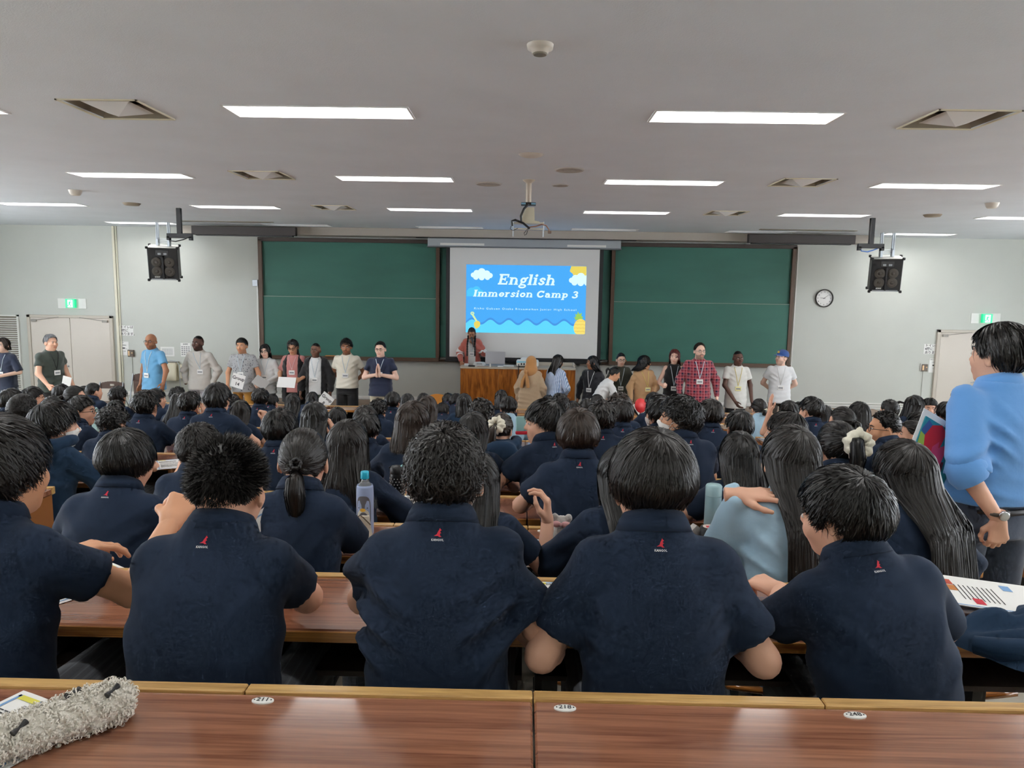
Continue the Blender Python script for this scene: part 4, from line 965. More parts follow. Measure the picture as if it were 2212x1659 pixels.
def trousers(G, feet=None, r=(.085, .066, .054), vox=.016, wide=0, shorts=False, skirt=None, g=None):
    """legs from the hips to the ankles; skirt = (hem z, hem half-width)"""
    g = G.g if g is None else g
    if G.seated:
        J = [((sx*.08, .02, G.hip[2]-.01), (sx*.105, .40, G.hip[2]-.005), (sx*.105, .40, .07)) for sx in (-1, 1)]
    else:
        hz = G.hip[2]; J = [((sx*.082*g, 0, hz-.02), (sx*.095*g, .012, hz*.53), (sx*.10, -.01, .07)) for sx in (-1, 1)]
    if feet: J = feet
    G.feet = [np.array(j[2]) for j in J]
    P = np.array([p for j in J for p in j]); lo, hi = P.min(0)-.13, P.max(0)+.13; hi[2] = G.hip[2]+.14; lo[0] = min(lo[0], -.24); hi[0] = max(hi[0], .24); lo[1] = min(lo[1], -.2)
    lo[2] = .05
    F = Field(*[axis((lo[i], hi[i], vox)) for i in range(3)])
    F.torso(G.hip, G.Rt, [(-.14, .150*g, .120*g), (-.05, .150*g, .116*g), (.10, .125*g, .095*g)], G.T, 0, 0, -.14, .09 if not G.seated else .03, k=0)
    if skirt:
        n = 10
        for i in range(n):
            t = i/(n-1); zz = G.hip[2]-.05+(skirt[0]-G.hip[2]+.05)*t; a = .15*g+(skirt[1]-.15*g)*t
            F.cap((-a*.5, 0, zz), (a*.5, 0, zz), a*.62, k=.03)
        F.half((0, 0, skirt[0]), (0, 0, -1))
    else:
        for h, kn, an in J:
            h, kn, an = map(np.array, (h, kn, an)); F.cap(h, kn, r[0]*g, r[1]+wide*.5, k=.035)
            if not shorts: F.cap(kn, an, r[1]+wide*.5, r[2]+wide, k=.02)
    return F.nets()
# ------------------------------------------------------------------ hair
def interp_el(tab, az): return np.interp(az, [t[0] for t in tab], [t[1] for t in tab])
HAIRLINE = [(0, 38), (40, 34), (62, 8), (78, -14), (92, 2), (108, -14), (125, -48), (180, -56)]
BANGS = [(0, 8), (45, 6), (65, -6), (80, -22), (92, -8), (108, -20), (125, -50), (180, -58)]
BOWL = [(0, 6), (45, 2), (70, -10), (85, -26), (100, -30), (120, -46), (180, -54)]
LONGL = [(0, 10), (35, 8), (48, 0), (60, -2), (180, 0)]
def hair(seed=0, n=500, nseg=6, w=.006, rad=(.090, .108, .114), cen=(0, -.012, .022), pole=(0, -.42, .9), line=BANGS, drop=0.0, dropaz=65, flare=0.0, wavy=.002,
         lift=.006, spike=0, curl=0, ln=(.06, .14), tail=None, grav=(0, 0, -1), back=.25, jag=.012, tone=(.8, 1.35), base=(40, 14), nape=.16, streak=None, bw=1.0, dropspread=0.0, off=0.0):
    rng = np.random.default_rng(seed); V = []; Fq = []; C = []
    cen = np.array(cen); rad = np.array(rad)+off; pz = np.array(pole, float); pz /= np.linalg.norm(pz)
    e1 = np.array([1., 0, 0]); e1 -= pz*(e1@pz); e1 /= np.linalg.norm(e1); e2 = np.cross(pz, e1); grav = np.array(grav, float)
    def dirs(th, ph): return pz*np.cos(th)[..., None]+(e1*np.cos(ph)[..., None]+e2*np.sin(ph)[..., None])*np.sin(th)[..., None]
    def ok(d):
        el = np.degrees(np.arcsin(np.clip(d[..., 2], -1, 1))); az = np.degrees(np.arctan2(np.abs(d[..., 0]), d[..., 1])); return el > interp_el(line, az)
    def surf(d, o=0.0):
        r = 1/np.sqrt((d[..., 0]/rad[0])**2+(d[..., 1]/rad[1])**2+(d[..., 2]/rad[2])**2)
        el = np.degrees(np.arcsin(np.clip(d[..., 2], -1, 1))); bk = np.clip(-d[..., 1]*1.6, 0, 1)
        t = np.clip((-4-el)/40, 0, 1); r = r*(1-nape*(t*t*(3-2*t))*bk)
        return cen+d*(r+o)[..., None]
    phs = np.linspace(0, 2*math.pi, 241); ths = np.linspace(.02, 2.9, 150)
    D = dirs(ths[None, :].repeat(241, 0), phs[:, None].repeat(150, 1)); K = ok(D)
    bad = ~K; first = np.where(bad.any(1), bad.argmax(1), 149); tmax = ths[np.maximum(first-1, 1)]
    def tm(ph): return np.interp(ph % (2*math.pi), phs, tmax)
    def path(ph, t0, t1, m, o, sway, dl):
        """points of strands, arrays over k strands"""
        t = np.linspace(0, 1, m)[None, :]; th = t0[:, None]+(t1-t0)[:, None]*t; p = ph[:, None]+sway*t
        P = surf(dirs(th, p), 0.0)+dirs(th, p)*(o[:, None]*np.sin(np.clip(t*1.4+.25, 0, 1.6)))[..., None]
        if dl is not None and (dl > 0).any():
            e = P[:, -1]; x = e-cen; s_ = np.sign(e[:, 0])
            md = 7; tt = np.linspace(0, 1, md+1)[1:][None, :]
            Q = e[:, None, :]+grav*(dl[:, None]*tt)[..., None]
            Q[..., 0] += (flare*e[:, 0]*6)[:, None]*tt**2+dropspread*e[:, 0][:, None]*tt
            u_ = np.clip(dl[:, None]*tt/.20, 0, 1); u_ = u_*u_*(3-2*u_); yb_ = np.minimum(e[:, 1], -(.085+.07*back/.25))[:, None]
            Q[..., 1] += (yb_-e[:, 1][:, None])*u_*np.where(e[:, 1] > .02, .55, 1)[:, None]
            Q[..., 1] -= .10*np.maximum(dl[:, None]*tt-.14, 0)*(back/.25)
            P = np.concatenate([P, Q], 1)
        return P
    # base shell
    nb, nv = base; ph = np.linspace(0, 2*math.pi, nb, endpoint=False); t1 = tm(ph); az = np.degrees(np.arctan2(np.abs(dirs(t1, ph)[:, 0]), dirs(t1, ph)[:, 1]))
    dl = np.where(az > dropaz, drop, 0.0)*1.0
    P = path(ph, ph*0+.01, t1, nv, ph*0-.004, 0, dl if drop else None); m = P.shape[1]
    inn = surf(dirs(np.maximum(t1-.12, 0), ph), -.016)[:, None] if not drop else (P[:, -1]*.5+P[:, -1].mean(0)*.5+np.array([0, 0, .01]))[:, None]
    P = np.concatenate([P, inn], 1); m += 1
    V.append(P.reshape(-1, 3)); C.append(np.full(nb*m, .8)); idx = np.arange(nb*m).reshape(nb, m); i2 = np.roll(idx, -1, 0)
    qd = np.stack([idx[:, :-1], idx[:, 1:], i2[:, 1:], i2[:, :-1]], -1)
    if drop:
        okc = (dl > 0) & (np.roll(dl, -1) > 0); keep = np.ones(qd.shape[:2], bool); keep[~okc, nv-1:] = False; qd = qd[keep]
    Fq.append(qd.reshape(-1, 4)); cnt = nb*m
    # strands
    if n and not spike:
        ph = rng.uniform(0, 2*math.pi, n); tM = tm(ph); t0 = np.clip(rng.beta(1.1, 1.3, n)*tM*.95, .03, None); L = rng.uniform(*ln, n)/.1
        t0[: n//5] = rng.uniform(.02, .3, n//5)
        t1 = np.minimum(t0+L, tM+rng.uniform(-.03, jag*6, n)); t1 = np.where(t0 >= t1-.12, t0+.2, t1)
        dd = dirs(t1, ph); az = np.degrees(np.arctan2(np.abs(dd[:, 0]), dd[:, 1])); reach = (t1 >= tM-.04) & (az > dropaz)
        if drop:
            m2 = az > dropaz; t1 = np.where(m2, tM, t1); reach = m2
        dl = np.where(reach, drop*rng.uniform(.8, 1.06, n), 0.0)
        o = rng.uniform(.0, lift, n); sway = rng.normal(0, .12+curl*2, (n, 1))
        def ribbons(sel, dlx):
            nonlocal cnt
            k = int(sel.sum())
            if not k: return
            P = path(ph[sel], t0[sel], t1[sel], nseg+1, o[sel], sway[sel], dlx); m = P.shape[1]; t = np.linspace(0, 1, m)[None, :, None]
            a = rng.uniform(0, 6.28, (k, 1, 1)); fq = rng.uniform(5, 11, (k, 1, 1))
            T = np.gradient(P, axis=1); T /= np.linalg.norm(T, axis=2, keepdims=True)+1e-9
            Nn = P-cen; Nn[..., 2] *= .6
            if dlx is not None: Nn[:, nseg+1:, 2] = 0
            Nn /= np.linalg.norm(Nn, axis=2, keepdims=True)+1e-9
            B = np.cross(T, Nn); B /= np.linalg.norm(B, axis=2, keepdims=True)+1e-9
            P = P+B*(np.sin(fq*t+a)*(wavy+curl*.02)*(.3+t))+Nn*(np.cos(fq*1.3*t+a*2)*(wavy*.4+curl*.014))
            tw = rng.normal(0, .26, (k, 1, 1)); W = B*np.cos(tw)+Nn*np.sin(tw)
            ww = (w*(1.7 if dlx is not None else 1)*rng.uniform(.5, 1.3, (k, 1, 1)))*np.clip(np.minimum((t+.06)*7, (1.04-t)*2.6), .08, 1)
            A, Bq = P+W*ww*.5, P-W*ww*.5
            V.append(np.stack([A, Bq], 2).reshape(-1, 3)); tn = rng.uniform(tone[0], tone[1], k)**1.3
            C.append(np.repeat(tn, m*2)); ix = cnt+np.arange(k*m*2).reshape(k, m, 2)
            Fq.append(np.stack([ix[:, :-1, 0], ix[:, 1:, 0], ix[:, 1:, 1], ix[:, :-1, 1]], -1).reshape(-1, 4)); cnt += k*m*2
        if drop:
            ribbons(reach, dl[reach]); ribbons(~reach, None)
        else: ribbons(reach | True, None)
    if spike:
        ph = rng.uniform(0, 2*math.pi, n); th = np.sqrt(rng.uniform(0, 1, n))*tm(ph)*1.0; d = dirs(th, ph); b0 = surf(d, -.006)
        tg = dirs(th+.05, ph)-d; tg /= np.linalg.norm(tg, axis=1, keepdims=True); T = d*1.0+tg*rng.uniform(.2, 1.1, (n, 1))+rng.normal(0, .25, (n, 3)); T /= np.linalg.norm(T, axis=1, keepdims=True)
        low = np.clip((d[:, 2]+.75)/.7, .25, 1)[:, None]; tip = b0+T*spike*rng.uniform(.6, 1.15, (n, 1))*low
        B = np.cross(T, d+.01); B /= np.linalg.norm(B, axis=1, keepdims=True)+1e-9; B = B*w*.5
        mid = (b0+tip)/2
        P = np.stack([b0+B, b0-B, mid-B*.8, mid+B*.8, tip-B*.15, tip+B*.15], 1); V.append(P.reshape(-1, 3)); C.append(np.repeat(rng.uniform(tone[0], tone[1], n), 6))
        ix = cnt+np.arange(n*6).reshape(n, 6); Fq.append(np.concatenate([ix[:, [0, 1, 2, 3]], ix[:, [3, 2, 4, 5]]])); cnt += n*6
    if tail:
        # tail: list of (point, radius) for the bundle, number of strands
        pts, rds, k = np.array(tail[0]), np.array(tail[1]), tail[2]; m = 10; u = np.linspace(0, 1, m); s_ = np.linspace(0, 1, len(pts))
        c = np.stack([np.interp(u, s_, pts[:, i]) for i in range(3)], 1); r = np.interp(u, s_, rds)
        T = np.gradient(c, axis=0); T /= np.linalg.norm(T, axis=1, keepdims=True); X = np.array([1., 0, 0])-T*T[:, :1]; X /= np.linalg.norm(X, axis=1, keepdims=True); Y = np.cross(T, X)
        q = 14; an = np.linspace(0, 2*math.pi, q, endpoint=False)
        P = c[:, None]+(X[:, None]*np.cos(an)[None, :, None]+Y[:, None]*np.sin(an)[None, :, None])*(r*.72)[:, None, None]
        V.append(P.reshape(-1, 3)); C.append(np.full(m*q, .8)); ix = cnt+np.arange(m*q).reshape(m, q); j2 = np.roll(ix, -1, 1)
        Fq.append(np.stack([ix[:-1], j2[:-1], j2[1:], ix[1:]], -1).reshape(-1, 4)); cnt += m*q
        a = rng.uniform(0, 2*math.pi, k); rr = np.sqrt(rng.uniform(.6, 1.15, k)); L = rng.uniform(.75, 1.08, k)
        ut = np.clip(u[None, :]*L[:, None], 0, 1.1)
        cc = np.stack([np.interp(ut, u, c[:, i]) for i in range(3)], 2); r2 = np.interp(ut, u, r)*rr[:, None]
        ext = np.maximum(ut-1, 0)[..., None]*np.array([0, 0, -.15]); XX = X.mean(0); YY = Y.mean(0)
        aa = a[:, None]+rng.normal(0, .2, (k, 1))*u[None]
        P = cc+ext+(XX*np.cos(aa)[..., None]+YY*np.sin(aa)[..., None])*r2[..., None]
        P += (np.sin(u[None, :, None]*rng.uniform(4, 9, (k, 1, 1))+a[:, None, None])*wavy)
        Tg = np.gradient(P, axis=1); Tg /= np.linalg.norm(Tg, axis=2, keepdims=True)+1e-9; Nn = P-cc; Nn /= np.linalg.norm(Nn, axis=2, keepdims=True)+1e-9
        B = np.cross(Tg, Nn); B /= np.linalg.norm(B, axis=2, keepdims=True)+1e-9
        ww = w*np.clip(np.minimum((u+.1)*6, (1.05-u)*3), .1, 1)[None, :, None]
        V.append(np.stack([P+B*ww*.5, P-B*ww*.5], 2).reshape(-1, 3)); C.append(np.repeat(rng.uniform(tone[0], tone[1], k), m*2))
        ix = cnt+np.arange(k*m*2).reshape(k, m, 2); Fq.append(np.stack([ix[:, :-1, 0], ix[:, 1:, 0], ix[:, 1:, 1], ix[:, :-1, 1]], -1).reshape(-1, 4)); cnt += k*m*2
    V = np.concatenate(V); C = np.concatenate(C); return V, np.concatenate(Fq), np.repeat(C[:, None], 3, 1)
def collar_vf(G, r=(.060, .058), h=.045, flap=.05, n=26, gap=22, tilt=14, up=.0):
    """folded polo collar round the neck base: stands at the back, opens at the front"""
    ax = G.Rt@rotm(-R(tilt), 0, 0); o = G.C7+G.Rt@np.array([0, .004, -.012+up]); V = []; F = []
    an = np.linspace(R(90+gap/2), R(450-gap/2), n)
    for a in an:
        c, s_ = math.cos(a), math.sin(a); bk = .5-.5*s_        # 1 at the back
        hh = h*(.55+.45*bk); ex = 1+.14*(1-bk); lo_ = -flap*(.45+.25*bk)*.6
        for (rr, z) in ((0, -.012), (-.004, hh), (.0035, hh+.002), (.012, hh*.4), (.0195, lo_), (.016, lo_-.001), (.008, hh*.3)):
            V.append(o+ax@np.array([(r[0]+rr)*c*ex, (r[1]+rr)*s_*ex, z]))
    m = 7
    for i in range(n-1):
        for j in range(m-1): F.append((i*m+j, (i+1)*m+j, (i+1)*m+j+1, i*m+j+1))
    return V, F
KANGAROO = [(0, .10), (.2, .2), (.34, .28), (.42, .5), (.52, .7), (.60, .8), (.585, .97), (.655, .86), (.70, .98), (.735, .84), (.86, .76), (.83, .69), (.72, .65), (.74, .5), (.86, .44), (.84, .39), (.73, .40), (.70, .24), (.78, .09), (.90, .03), (.88, 0), (.6, 0), (.52, .10), (.3, .11)]
# ================================================================== people: materials and assembly
SKIN = {k: mat('skin_'+k, srgb(*c), .5, .35, attr=True, bump=(90, .12, .003)) for k, c in dict(
    light=(222, 172, 146), pale=(236, 196, 176), tan=(206, 152, 118), olive=(198, 148, 116), brown=(158, 108, 80), dark=(112, 78, 62), deep=(92, 64, 54)).items()}
def hairmat(n, c, rough=.36, spec=.45): return mat('hair_'+n, c, rough, spec, attr=True)
HAIR = dict(black=hairmat('black', (.0062, .0058, .0058), .40), soft=hairmat('soft_black', (.0105, .0088, .0082), .42), brown=hairmat('brown', (.024, .0145, .0098), .4), grey=hairmat('grey', (.17, .17, .18), .5),
            red=hairmat('red', (.085, .014, .012), .4), dull=hairmat('dull', (.012, .0105, .0095), .5, .35))
def cloth(n, c, rough=.85, sheen=.25, bump=None, **kw): return mat('cloth_'+n, c, rough, .15, bump=bump or (160, .12, .002), sheen=sheen, **kw)
def pattern_mat(name, kind, c1, c2, c3=None, scale=40.0):
    if name in MATS: return MATS[name]
    m = cloth(name, c1); m = MATS['cloth_'+name]; nt = m.node_tree; b = nt.nodes['Principled BSDF']; L = nt.links.new; N = nt.nodes.new
    tc = N('ShaderNodeTexCoord'); sp = N('ShaderNodeSeparateXYZ'); L(tc.outputs['Object'], sp.inputs[0])
    def band(axis_, sc, th):
        mu = N('ShaderNodeMath'); mu.operation = 'MULTIPLY'; mu.inputs[1].default_value = sc; L(sp.outputs[axis_], mu.inputs[0])
        s_ = N('ShaderNodeMath'); s_.operation = 'SINE'; L(mu.outputs[0], s_.inputs[0]); g = N('ShaderNodeMath'); g.operation = 'GREATER_THAN'; g.inputs[1].default_value = th; L(s_.outputs[0], g.inputs[0]); return g.outputs[0]
    def mix(f, a, c):
        x = N('ShaderNodeMix'); x.data_type = 'RGBA'; L(f, x.inputs[0])
        for i, q in ((6, a), (7, c)):
            if isinstance(q, tuple): x.inputs[i].default_value = (*q, 1)
            else: L(q, x.inputs[i])
        return x.outputs[2]
    if kind == 'stripe': o = mix(band(0, scale, .2), c1, c2)
    elif kind == 'plaid':
        a = mix(band(0, scale, .1), c1, c2); o = mix(band(2, scale, .1), a, c2); x = band(0, scale*2, .93); z = band(2, scale*2, .93); o = mix(x, o, c3); o = mix(z, o, c3)
    else:
        v = N('ShaderNodeTexVoronoi'); v.inputs['Scale'].default_value = scale; mp = N('ShaderNodeMapping'); mp.inputs['Scale'].default_value = (1.6, 1.6, .8); L(tc.outputs['Object'], mp.inputs[0]); L(mp.outputs[0], v.inputs['Vector'])
        g = N('ShaderNodeMath'); g.operation = 'LESS_THAN'; g.inputs[1].default_value = .24; L(v.outputs['Distance'], g.inputs[0]); o = mix(g.outputs[0], c1, c2)
    L(o, b.inputs['Base Color']); return m
NAVY = cloth('navy', srgb(29, 42, 62), sheen=.04, bump=(700, .08, .001))
NAVY2 = cloth('navy_sweat', srgb(30, 52, 76), sheen=.05, bump=(600, .08, .001))
SKIRTM = cloth('grey_check', srgb(70, 76, 84))
TROUS = pattern_mat('school_check', 'plaid', srgb(50, 54, 60), srgb(62, 66, 72), srgb(78, 83, 90), 110.0)
RED = mat('red_print', srgb(190, 20, 45), .6); WHITE = mat('white_print', srgb(235, 235, 235), .6)
BLACKP = mat('black_plastic', (.012, .012, .013), .35); METAL = mat('steel', (.55, .56, .58), .25, metal=1)
DARKEYE = mat('dark_eye', (.012, .009, .008), .15); SCLERA = mat('eye_white', (.75, .72, .70), .3)
def part(root, name, V, Q, m, smooth=True, col=None, label=None):
    o = link(name, mesh(name, V, Q, m, smooth, col), root)
    if label: o['label'] = label
    return o
def hp(G, x, y, z): return G.H+G.Rh@(np.array([x, y, z])*G.hs)
def hmat(G, o):
    """places a head-space part on the head"""
    o.matrix_parent_inverse = Matrix.Identity(4); q = Matrix([list(r_) for r_ in G.Rh]).to_euler(); o.location = Vector(G.H); o.rotation_euler = q; o.scale = (G.hs,)*3
    return o
def emblem(root, G, SV, SQ, size=.0185, s=None, both=True):
    """red kangaroo print and white lettering on the back of the shirt"""
    bv = BVHTree.FromPolygons([tuple(v) for v in SV], [tuple(q) for q in SQ]); s = G.T-.046 if s is None else s
    def proj(P):
        out = []
        d = Vector(G.Rt@np.array([0, 1., 0]))
        for a, b in P:
            o = Vector(G.hip+G.Rt@np.array([a, -.45, s+b])); h = bv.ray_cast(o, d)
            out.append(tuple((h[0] if h[0] is not None else o)-d*.0016))
        return out
    pts = [((x-.45)*size*.95, y*size*.95+.0035) for x, y in KANGAROO]
    tri = bpy_tess(pts)
    part(root, 'kangaroo_print', proj(pts), tri, RED, False)
    V, F = text_vf('KANGOL', .0062, bold=.02, res=1); part(root, 'lettering', proj([(a, b-.0042) for a, b in V]), F, WHITE, False)
def bpy_tess(poly):
    from mathutils.geometry import tessellate_polygon
    return [tuple(t) for t in tessellate_polygon([[Vector((a, b, 0)) for a, b in poly]])]
def eyes(root, G, brow=(.01, .008, .008), closed=False, brows=True):
    bm = mat('brow_%d' % int(sum(brow)*1000), brow, .7)
    for sx in (-1, 1):
        e = MB().ball(hp(G, sx*.031, .0815, .006), (.0125*G.hs, .006*G.hs, (.0028 if closed else .0062)*G.hs), 10, 6, G.Rh).build('eye', DARKEYE if closed else SCLERA, root)
        if not closed: MB().ball(hp(G, sx*.031, .0855, .006), (.0058*G.hs, .003*G.hs, .0058*G.hs), 8, 6, G.Rh).build('iris', DARKEYE, e)
        if brows: MB().tube([hp(G, sx*.014, .089, .023), hp(G, sx*.03, .087, .028), hp(G, sx*.048, .074, .022)], [.0032, .0036, .002], 6).build('eyebrow', bm, root)
def glasses(root, G, m=None, r=.021):
    m = m or BLACKP; b = MB()
    for sx in (-1, 1):
        c = [hp(G, sx*.033+r*1.1*math.cos(a), .100-.25*abs(r*math.cos(a)*sx+.0)*(.5), .004+r*.82*math.sin(a)) for a in np.linspace(0, 2*math.pi, 15)]
        b.tube(c, .0019, 6, False); b.tube([hp(G, sx*.056, .095, .008), hp(G, sx*.077, .045, .008), hp(G, sx*.084, -.006, .006), hp(G, sx*.083, -.02, -.008)], .0018, 6)
    b.tube([hp(G, -.011, .1, .008), hp(G, 0, .104, .011), hp(G, .011, .1, .008)], .0018, 6)
    return b.build('glasses', m, root)
def facemask(root, G, pattern=None):
    bv = BVHTree.FromPolygons([tuple(v) for v in G.V], [tuple(q) for q in G.Q]); n, m = 17, 9; V = []; F = []
    for i in range(n):
        a = R(-62+124*i/(n-1))
        for j in range(m):
            z = -.112+.105*j/(m-1)-.012*(abs(a)/R(62))**2*(1 if j > m/2 else -1)
            d = np.array([math.sin(a), math.cos(a), 0]); o = hp(G, *(d*.2+np.array([0, .0, z]))); h = bv.ray_cast(Vector(o), Vector(G.Rh@-d))
            q = np.array(h[0]) if h[0] is not None else hp(G, d[0]*.07, d[1]*.08, z)
            ql = G.Rh.T@(q-G.H); 
            if ql[1] < .02: ql = np.array([math.sin(a)*.066, .03+.05*math.cos(a), z])
            if j in (0, m-1) and abs(a) < R(40): pass
            V.append(G.H+G.Rh@(ql+d*.005))
    F = [(i*m+j, (i+1)*m+j, (i+1)*m+j+1, i*m+j+1) for i in range(n-1) for j in range(m-1)]
    V2 = [tuple(v) for v in V]; o = part(root, 'face_mask', V2, np.array(F), pattern or mat('mask_white', srgb(238, 236, 232), .8))
    for sx, i in ((-1, 0), (1, n-1)):
        b = MB()
        for j, zz in ((1, -.026), (m-2, .012)): b.tube([V[i*m+j], hp(G, sx*.078, .022, zz*.6-.01), hp(G, sx*.0845, -.022, zz)], .0018, 5)
        b.build('ear_loop', MATS['mask_white'] if 'mask_white' in MATS else WHITE, o)
    return o
def shoes(root, G, m=None):
    m = m or mat('black_shoe', (.015, .014, .014), .4)
    for ft in G.feet:
        b = MB(); x, y = ft[0], ft[1]
        b.lathe([(0, 0), (.85, 0), (1, .12), (.96, .4), (.6, .85), (.0, 1)], (x, y+.055, .001), 16, .045, .125, rotm()@np.diag([1, 1, .085])); b.build('shoe', m, root)
def person(loc, yaw=0, sc=1.0, label='', group=None, cat='person'):
    r_ = empty('person', loc, yaw, sc); tag(r_, label, cat, group); return r_
def body(root, G, skin): return part(root, 'body', G.V, G.Q, SKIN[skin], True, G.C)
# ================================================================== the seated students
SHORTB = [(0, 20), (45, 16), (62, 2), (77, -18), (85, 16), (100, 12), (111, -22), (122, -48), (180, -58)]
MIDB = [(0, 8), (45, 4), (65, -10), (82, -26), (95, -20), (112, -42), (180, -60)]
BUZZL = [(0, 36), (40, 32), (62, 8), (78, -10), (90, 10), (105, -8), (122, -44), (180, -54)]
PONYL = [(0, 34), (40, 30), (60, 6), (78, -12), (92, -2), (108, -26), (125, -48), (180, -56)]
STYLES = dict(
 short=(dict(line=SHORTB, rad=(.091, .109, .113), wavy=.004, lift=.010, jag=.02), 'short black hair'),
 tousled=(dict(line=SHORTB, rad=(.092, .110, .112), wavy=.006, curl=.12, lift=.016, jag=.03), 'tousled black hair'),
 bowl=(dict(line=BOWL, rad=(.094, .111, .113), lift=.006, nape=.20), 'rounded bowl-cut hair'),
 mop=(dict(line=MIDB, rad=(.094, .111, .112), wavy=.004, lift=.012, jag=.03), 'thick mop-like black hair'),
 curly=(dict(line=SHORTB, rad=(.090, .108, .110), wavy=.006, curl=.42, lift=.020, jag=.03), 'wavy black hair'),
 buzz=(dict(line=BUZZL, rad=(.084, .103, .107), spike=.008, nape=.04), 'close-cropped hair'),
 crew=(dict(line=BUZZL, rad=(.080, .100, .105), spike=.026, nape=.12), 'spiky cropped hair'),
 under=(dict(line=BUZZL, rad=(.083, .104, .111), spike=.012), 'undercut hair'),
 long=(dict(line=LONGL, rad=(.086, .104, .108), drop=.33, wavy=.003, lift=.005, back=.34), 'long straight black hair'),
 vlong=(dict(line=LONGL, rad=(.087, .105, .108), drop=.45, wavy=.003, lift=.005, dropspread=.15, back=.42), 'very long straight hair'),
 bob=(dict(line=LONGL, rad=(.089, .106, .109), drop=.16, wavy=.004, lift=.007), 'chin-length bobbed hair'),
 flare=(dict(line=LONGL, rad=(.088, .106, .110), drop=.27, wavy=.006, lift=.007, flare=.10, dropspread=.35), 'shoulder-length hair flaring outwards'),
 pony=(dict(line=PONYL, rad=(.082, .102, .106), pole=(0, -1, .10), ln=(.2, .35), lift=.003, tail=([(0, -.108, .02), (0, -.14, .012), (0, -.148, -.06), (0, -.13, -.19)], [.016, .028, .034, .010], 150)), 'black ponytail'),
 ponyhi=(dict(line=PONYL, rad=(.082, .102, .106), pole=(0, -.9, .45), ln=(.2, .35), lift=.003, tail=([(0, -.10, .07), (.01, -.14, .065), (.015, -.155, -.02), (.01, -.135, -.16)], [.018, .03, .036, .012], 150)), 'ponytail with scrunchie'),
 bun=(dict(line=PONYL, rad=(.083, .103, .106), pole=(0, -.95, -.1), ln=(.2, .35), lift=.004, tail=([(0, -.105, -.01), (.01, -.135, -.015), (.012, -.13, -.05), (0, -.11, -.05)], [.02, .03, .028, .02], 60)), 'black hair tied low at the nape'),
)
LIGHTBLUE = cloth('light_blue', srgb(170, 204, 226), .8, bump=(9, .5, .02))
DGREY = cloth('dark_grey', srgb(58, 60, 62), bump=(4.5, .3, .02))
WHITEC = cloth('white', srgb(226, 226, 222), bump=(8, .35, .02))
SCRUN = mat('scrunchie_cream', srgb(226, 222, 204), .8, noise=(140, .05, (1, 1, 1)), bump=(30, .6, .01))
def scrunchie(root, G, c, r=.045, tube_=.022, nrm=(0, -1, .3), m=None):
    fr = frame(nrm, (0, 0, 1)); b = MB(); n, k = 30, 10; V = []; F = []
    for i in range(n):
        a = 2*math.pi*i/n; rr = r*(1+.06*math.sin(5*a)); tt = tube_*(1+.22*math.sin(9*a+1)+.12*math.sin(14*a))
        for j in range(k):
            p = 2*math.pi*j/k; V.append(np.array(c)+fr@np.array([(rr+tt*math.cos(p))*math.cos(a), (rr+tt*math.cos(p))*math.sin(a), tt*math.sin(p)*1.1]))
    F = np.array([(i*k+j, ((i+1) % n)*k+j, ((i+1) % n)*k+(j+1) % k, i*k+(j+1) % k) for i in range(n) for j in range(k)])
    V = [G.H+G.Rh@(v*G.hs) for v in V]; return part(root, 'scrunchie', V, F[:, ::-1], m or SCRUN)
def hood(root, G, m):
    lo, hi = G.C7-np.array([.2, .24, .22]), G.C7+np.array([.2, .14, .12]); F = Field(*[axis((lo[i], hi[i], .010)) for i in range(3)]); T = lambda *p: G.C7+G.Rt@np.array(p)
    A = np.linspace(-125, 125, 15); P = [T(.112*math.sin(R(a)), -.100*math.cos(R(a))+.012, -.006-.045*max(0, math.cos(R(a)))) for a in A]; q = [.030+.016*max(0, math.cos(R(a))) for a in A]
    for i in range(14): F.cap(P[i], P[i+1], q[i], q[i+1], k=.012)
    F.ell(T(0, -.128, -.085), (.125, .036, .085), G.Rt, k=.035)
    V, Q = F.nets(); return part(root, 'hood', V, Q, m)
NS = {1: (4600, 9, .0028), 2: (3600, 8, .0030), 3: (1900, 7, .0038), 4: (1700, 7, .0042), 5: (420, 6, .0085), 6: (380, 6, .009)}
used_rows = {}
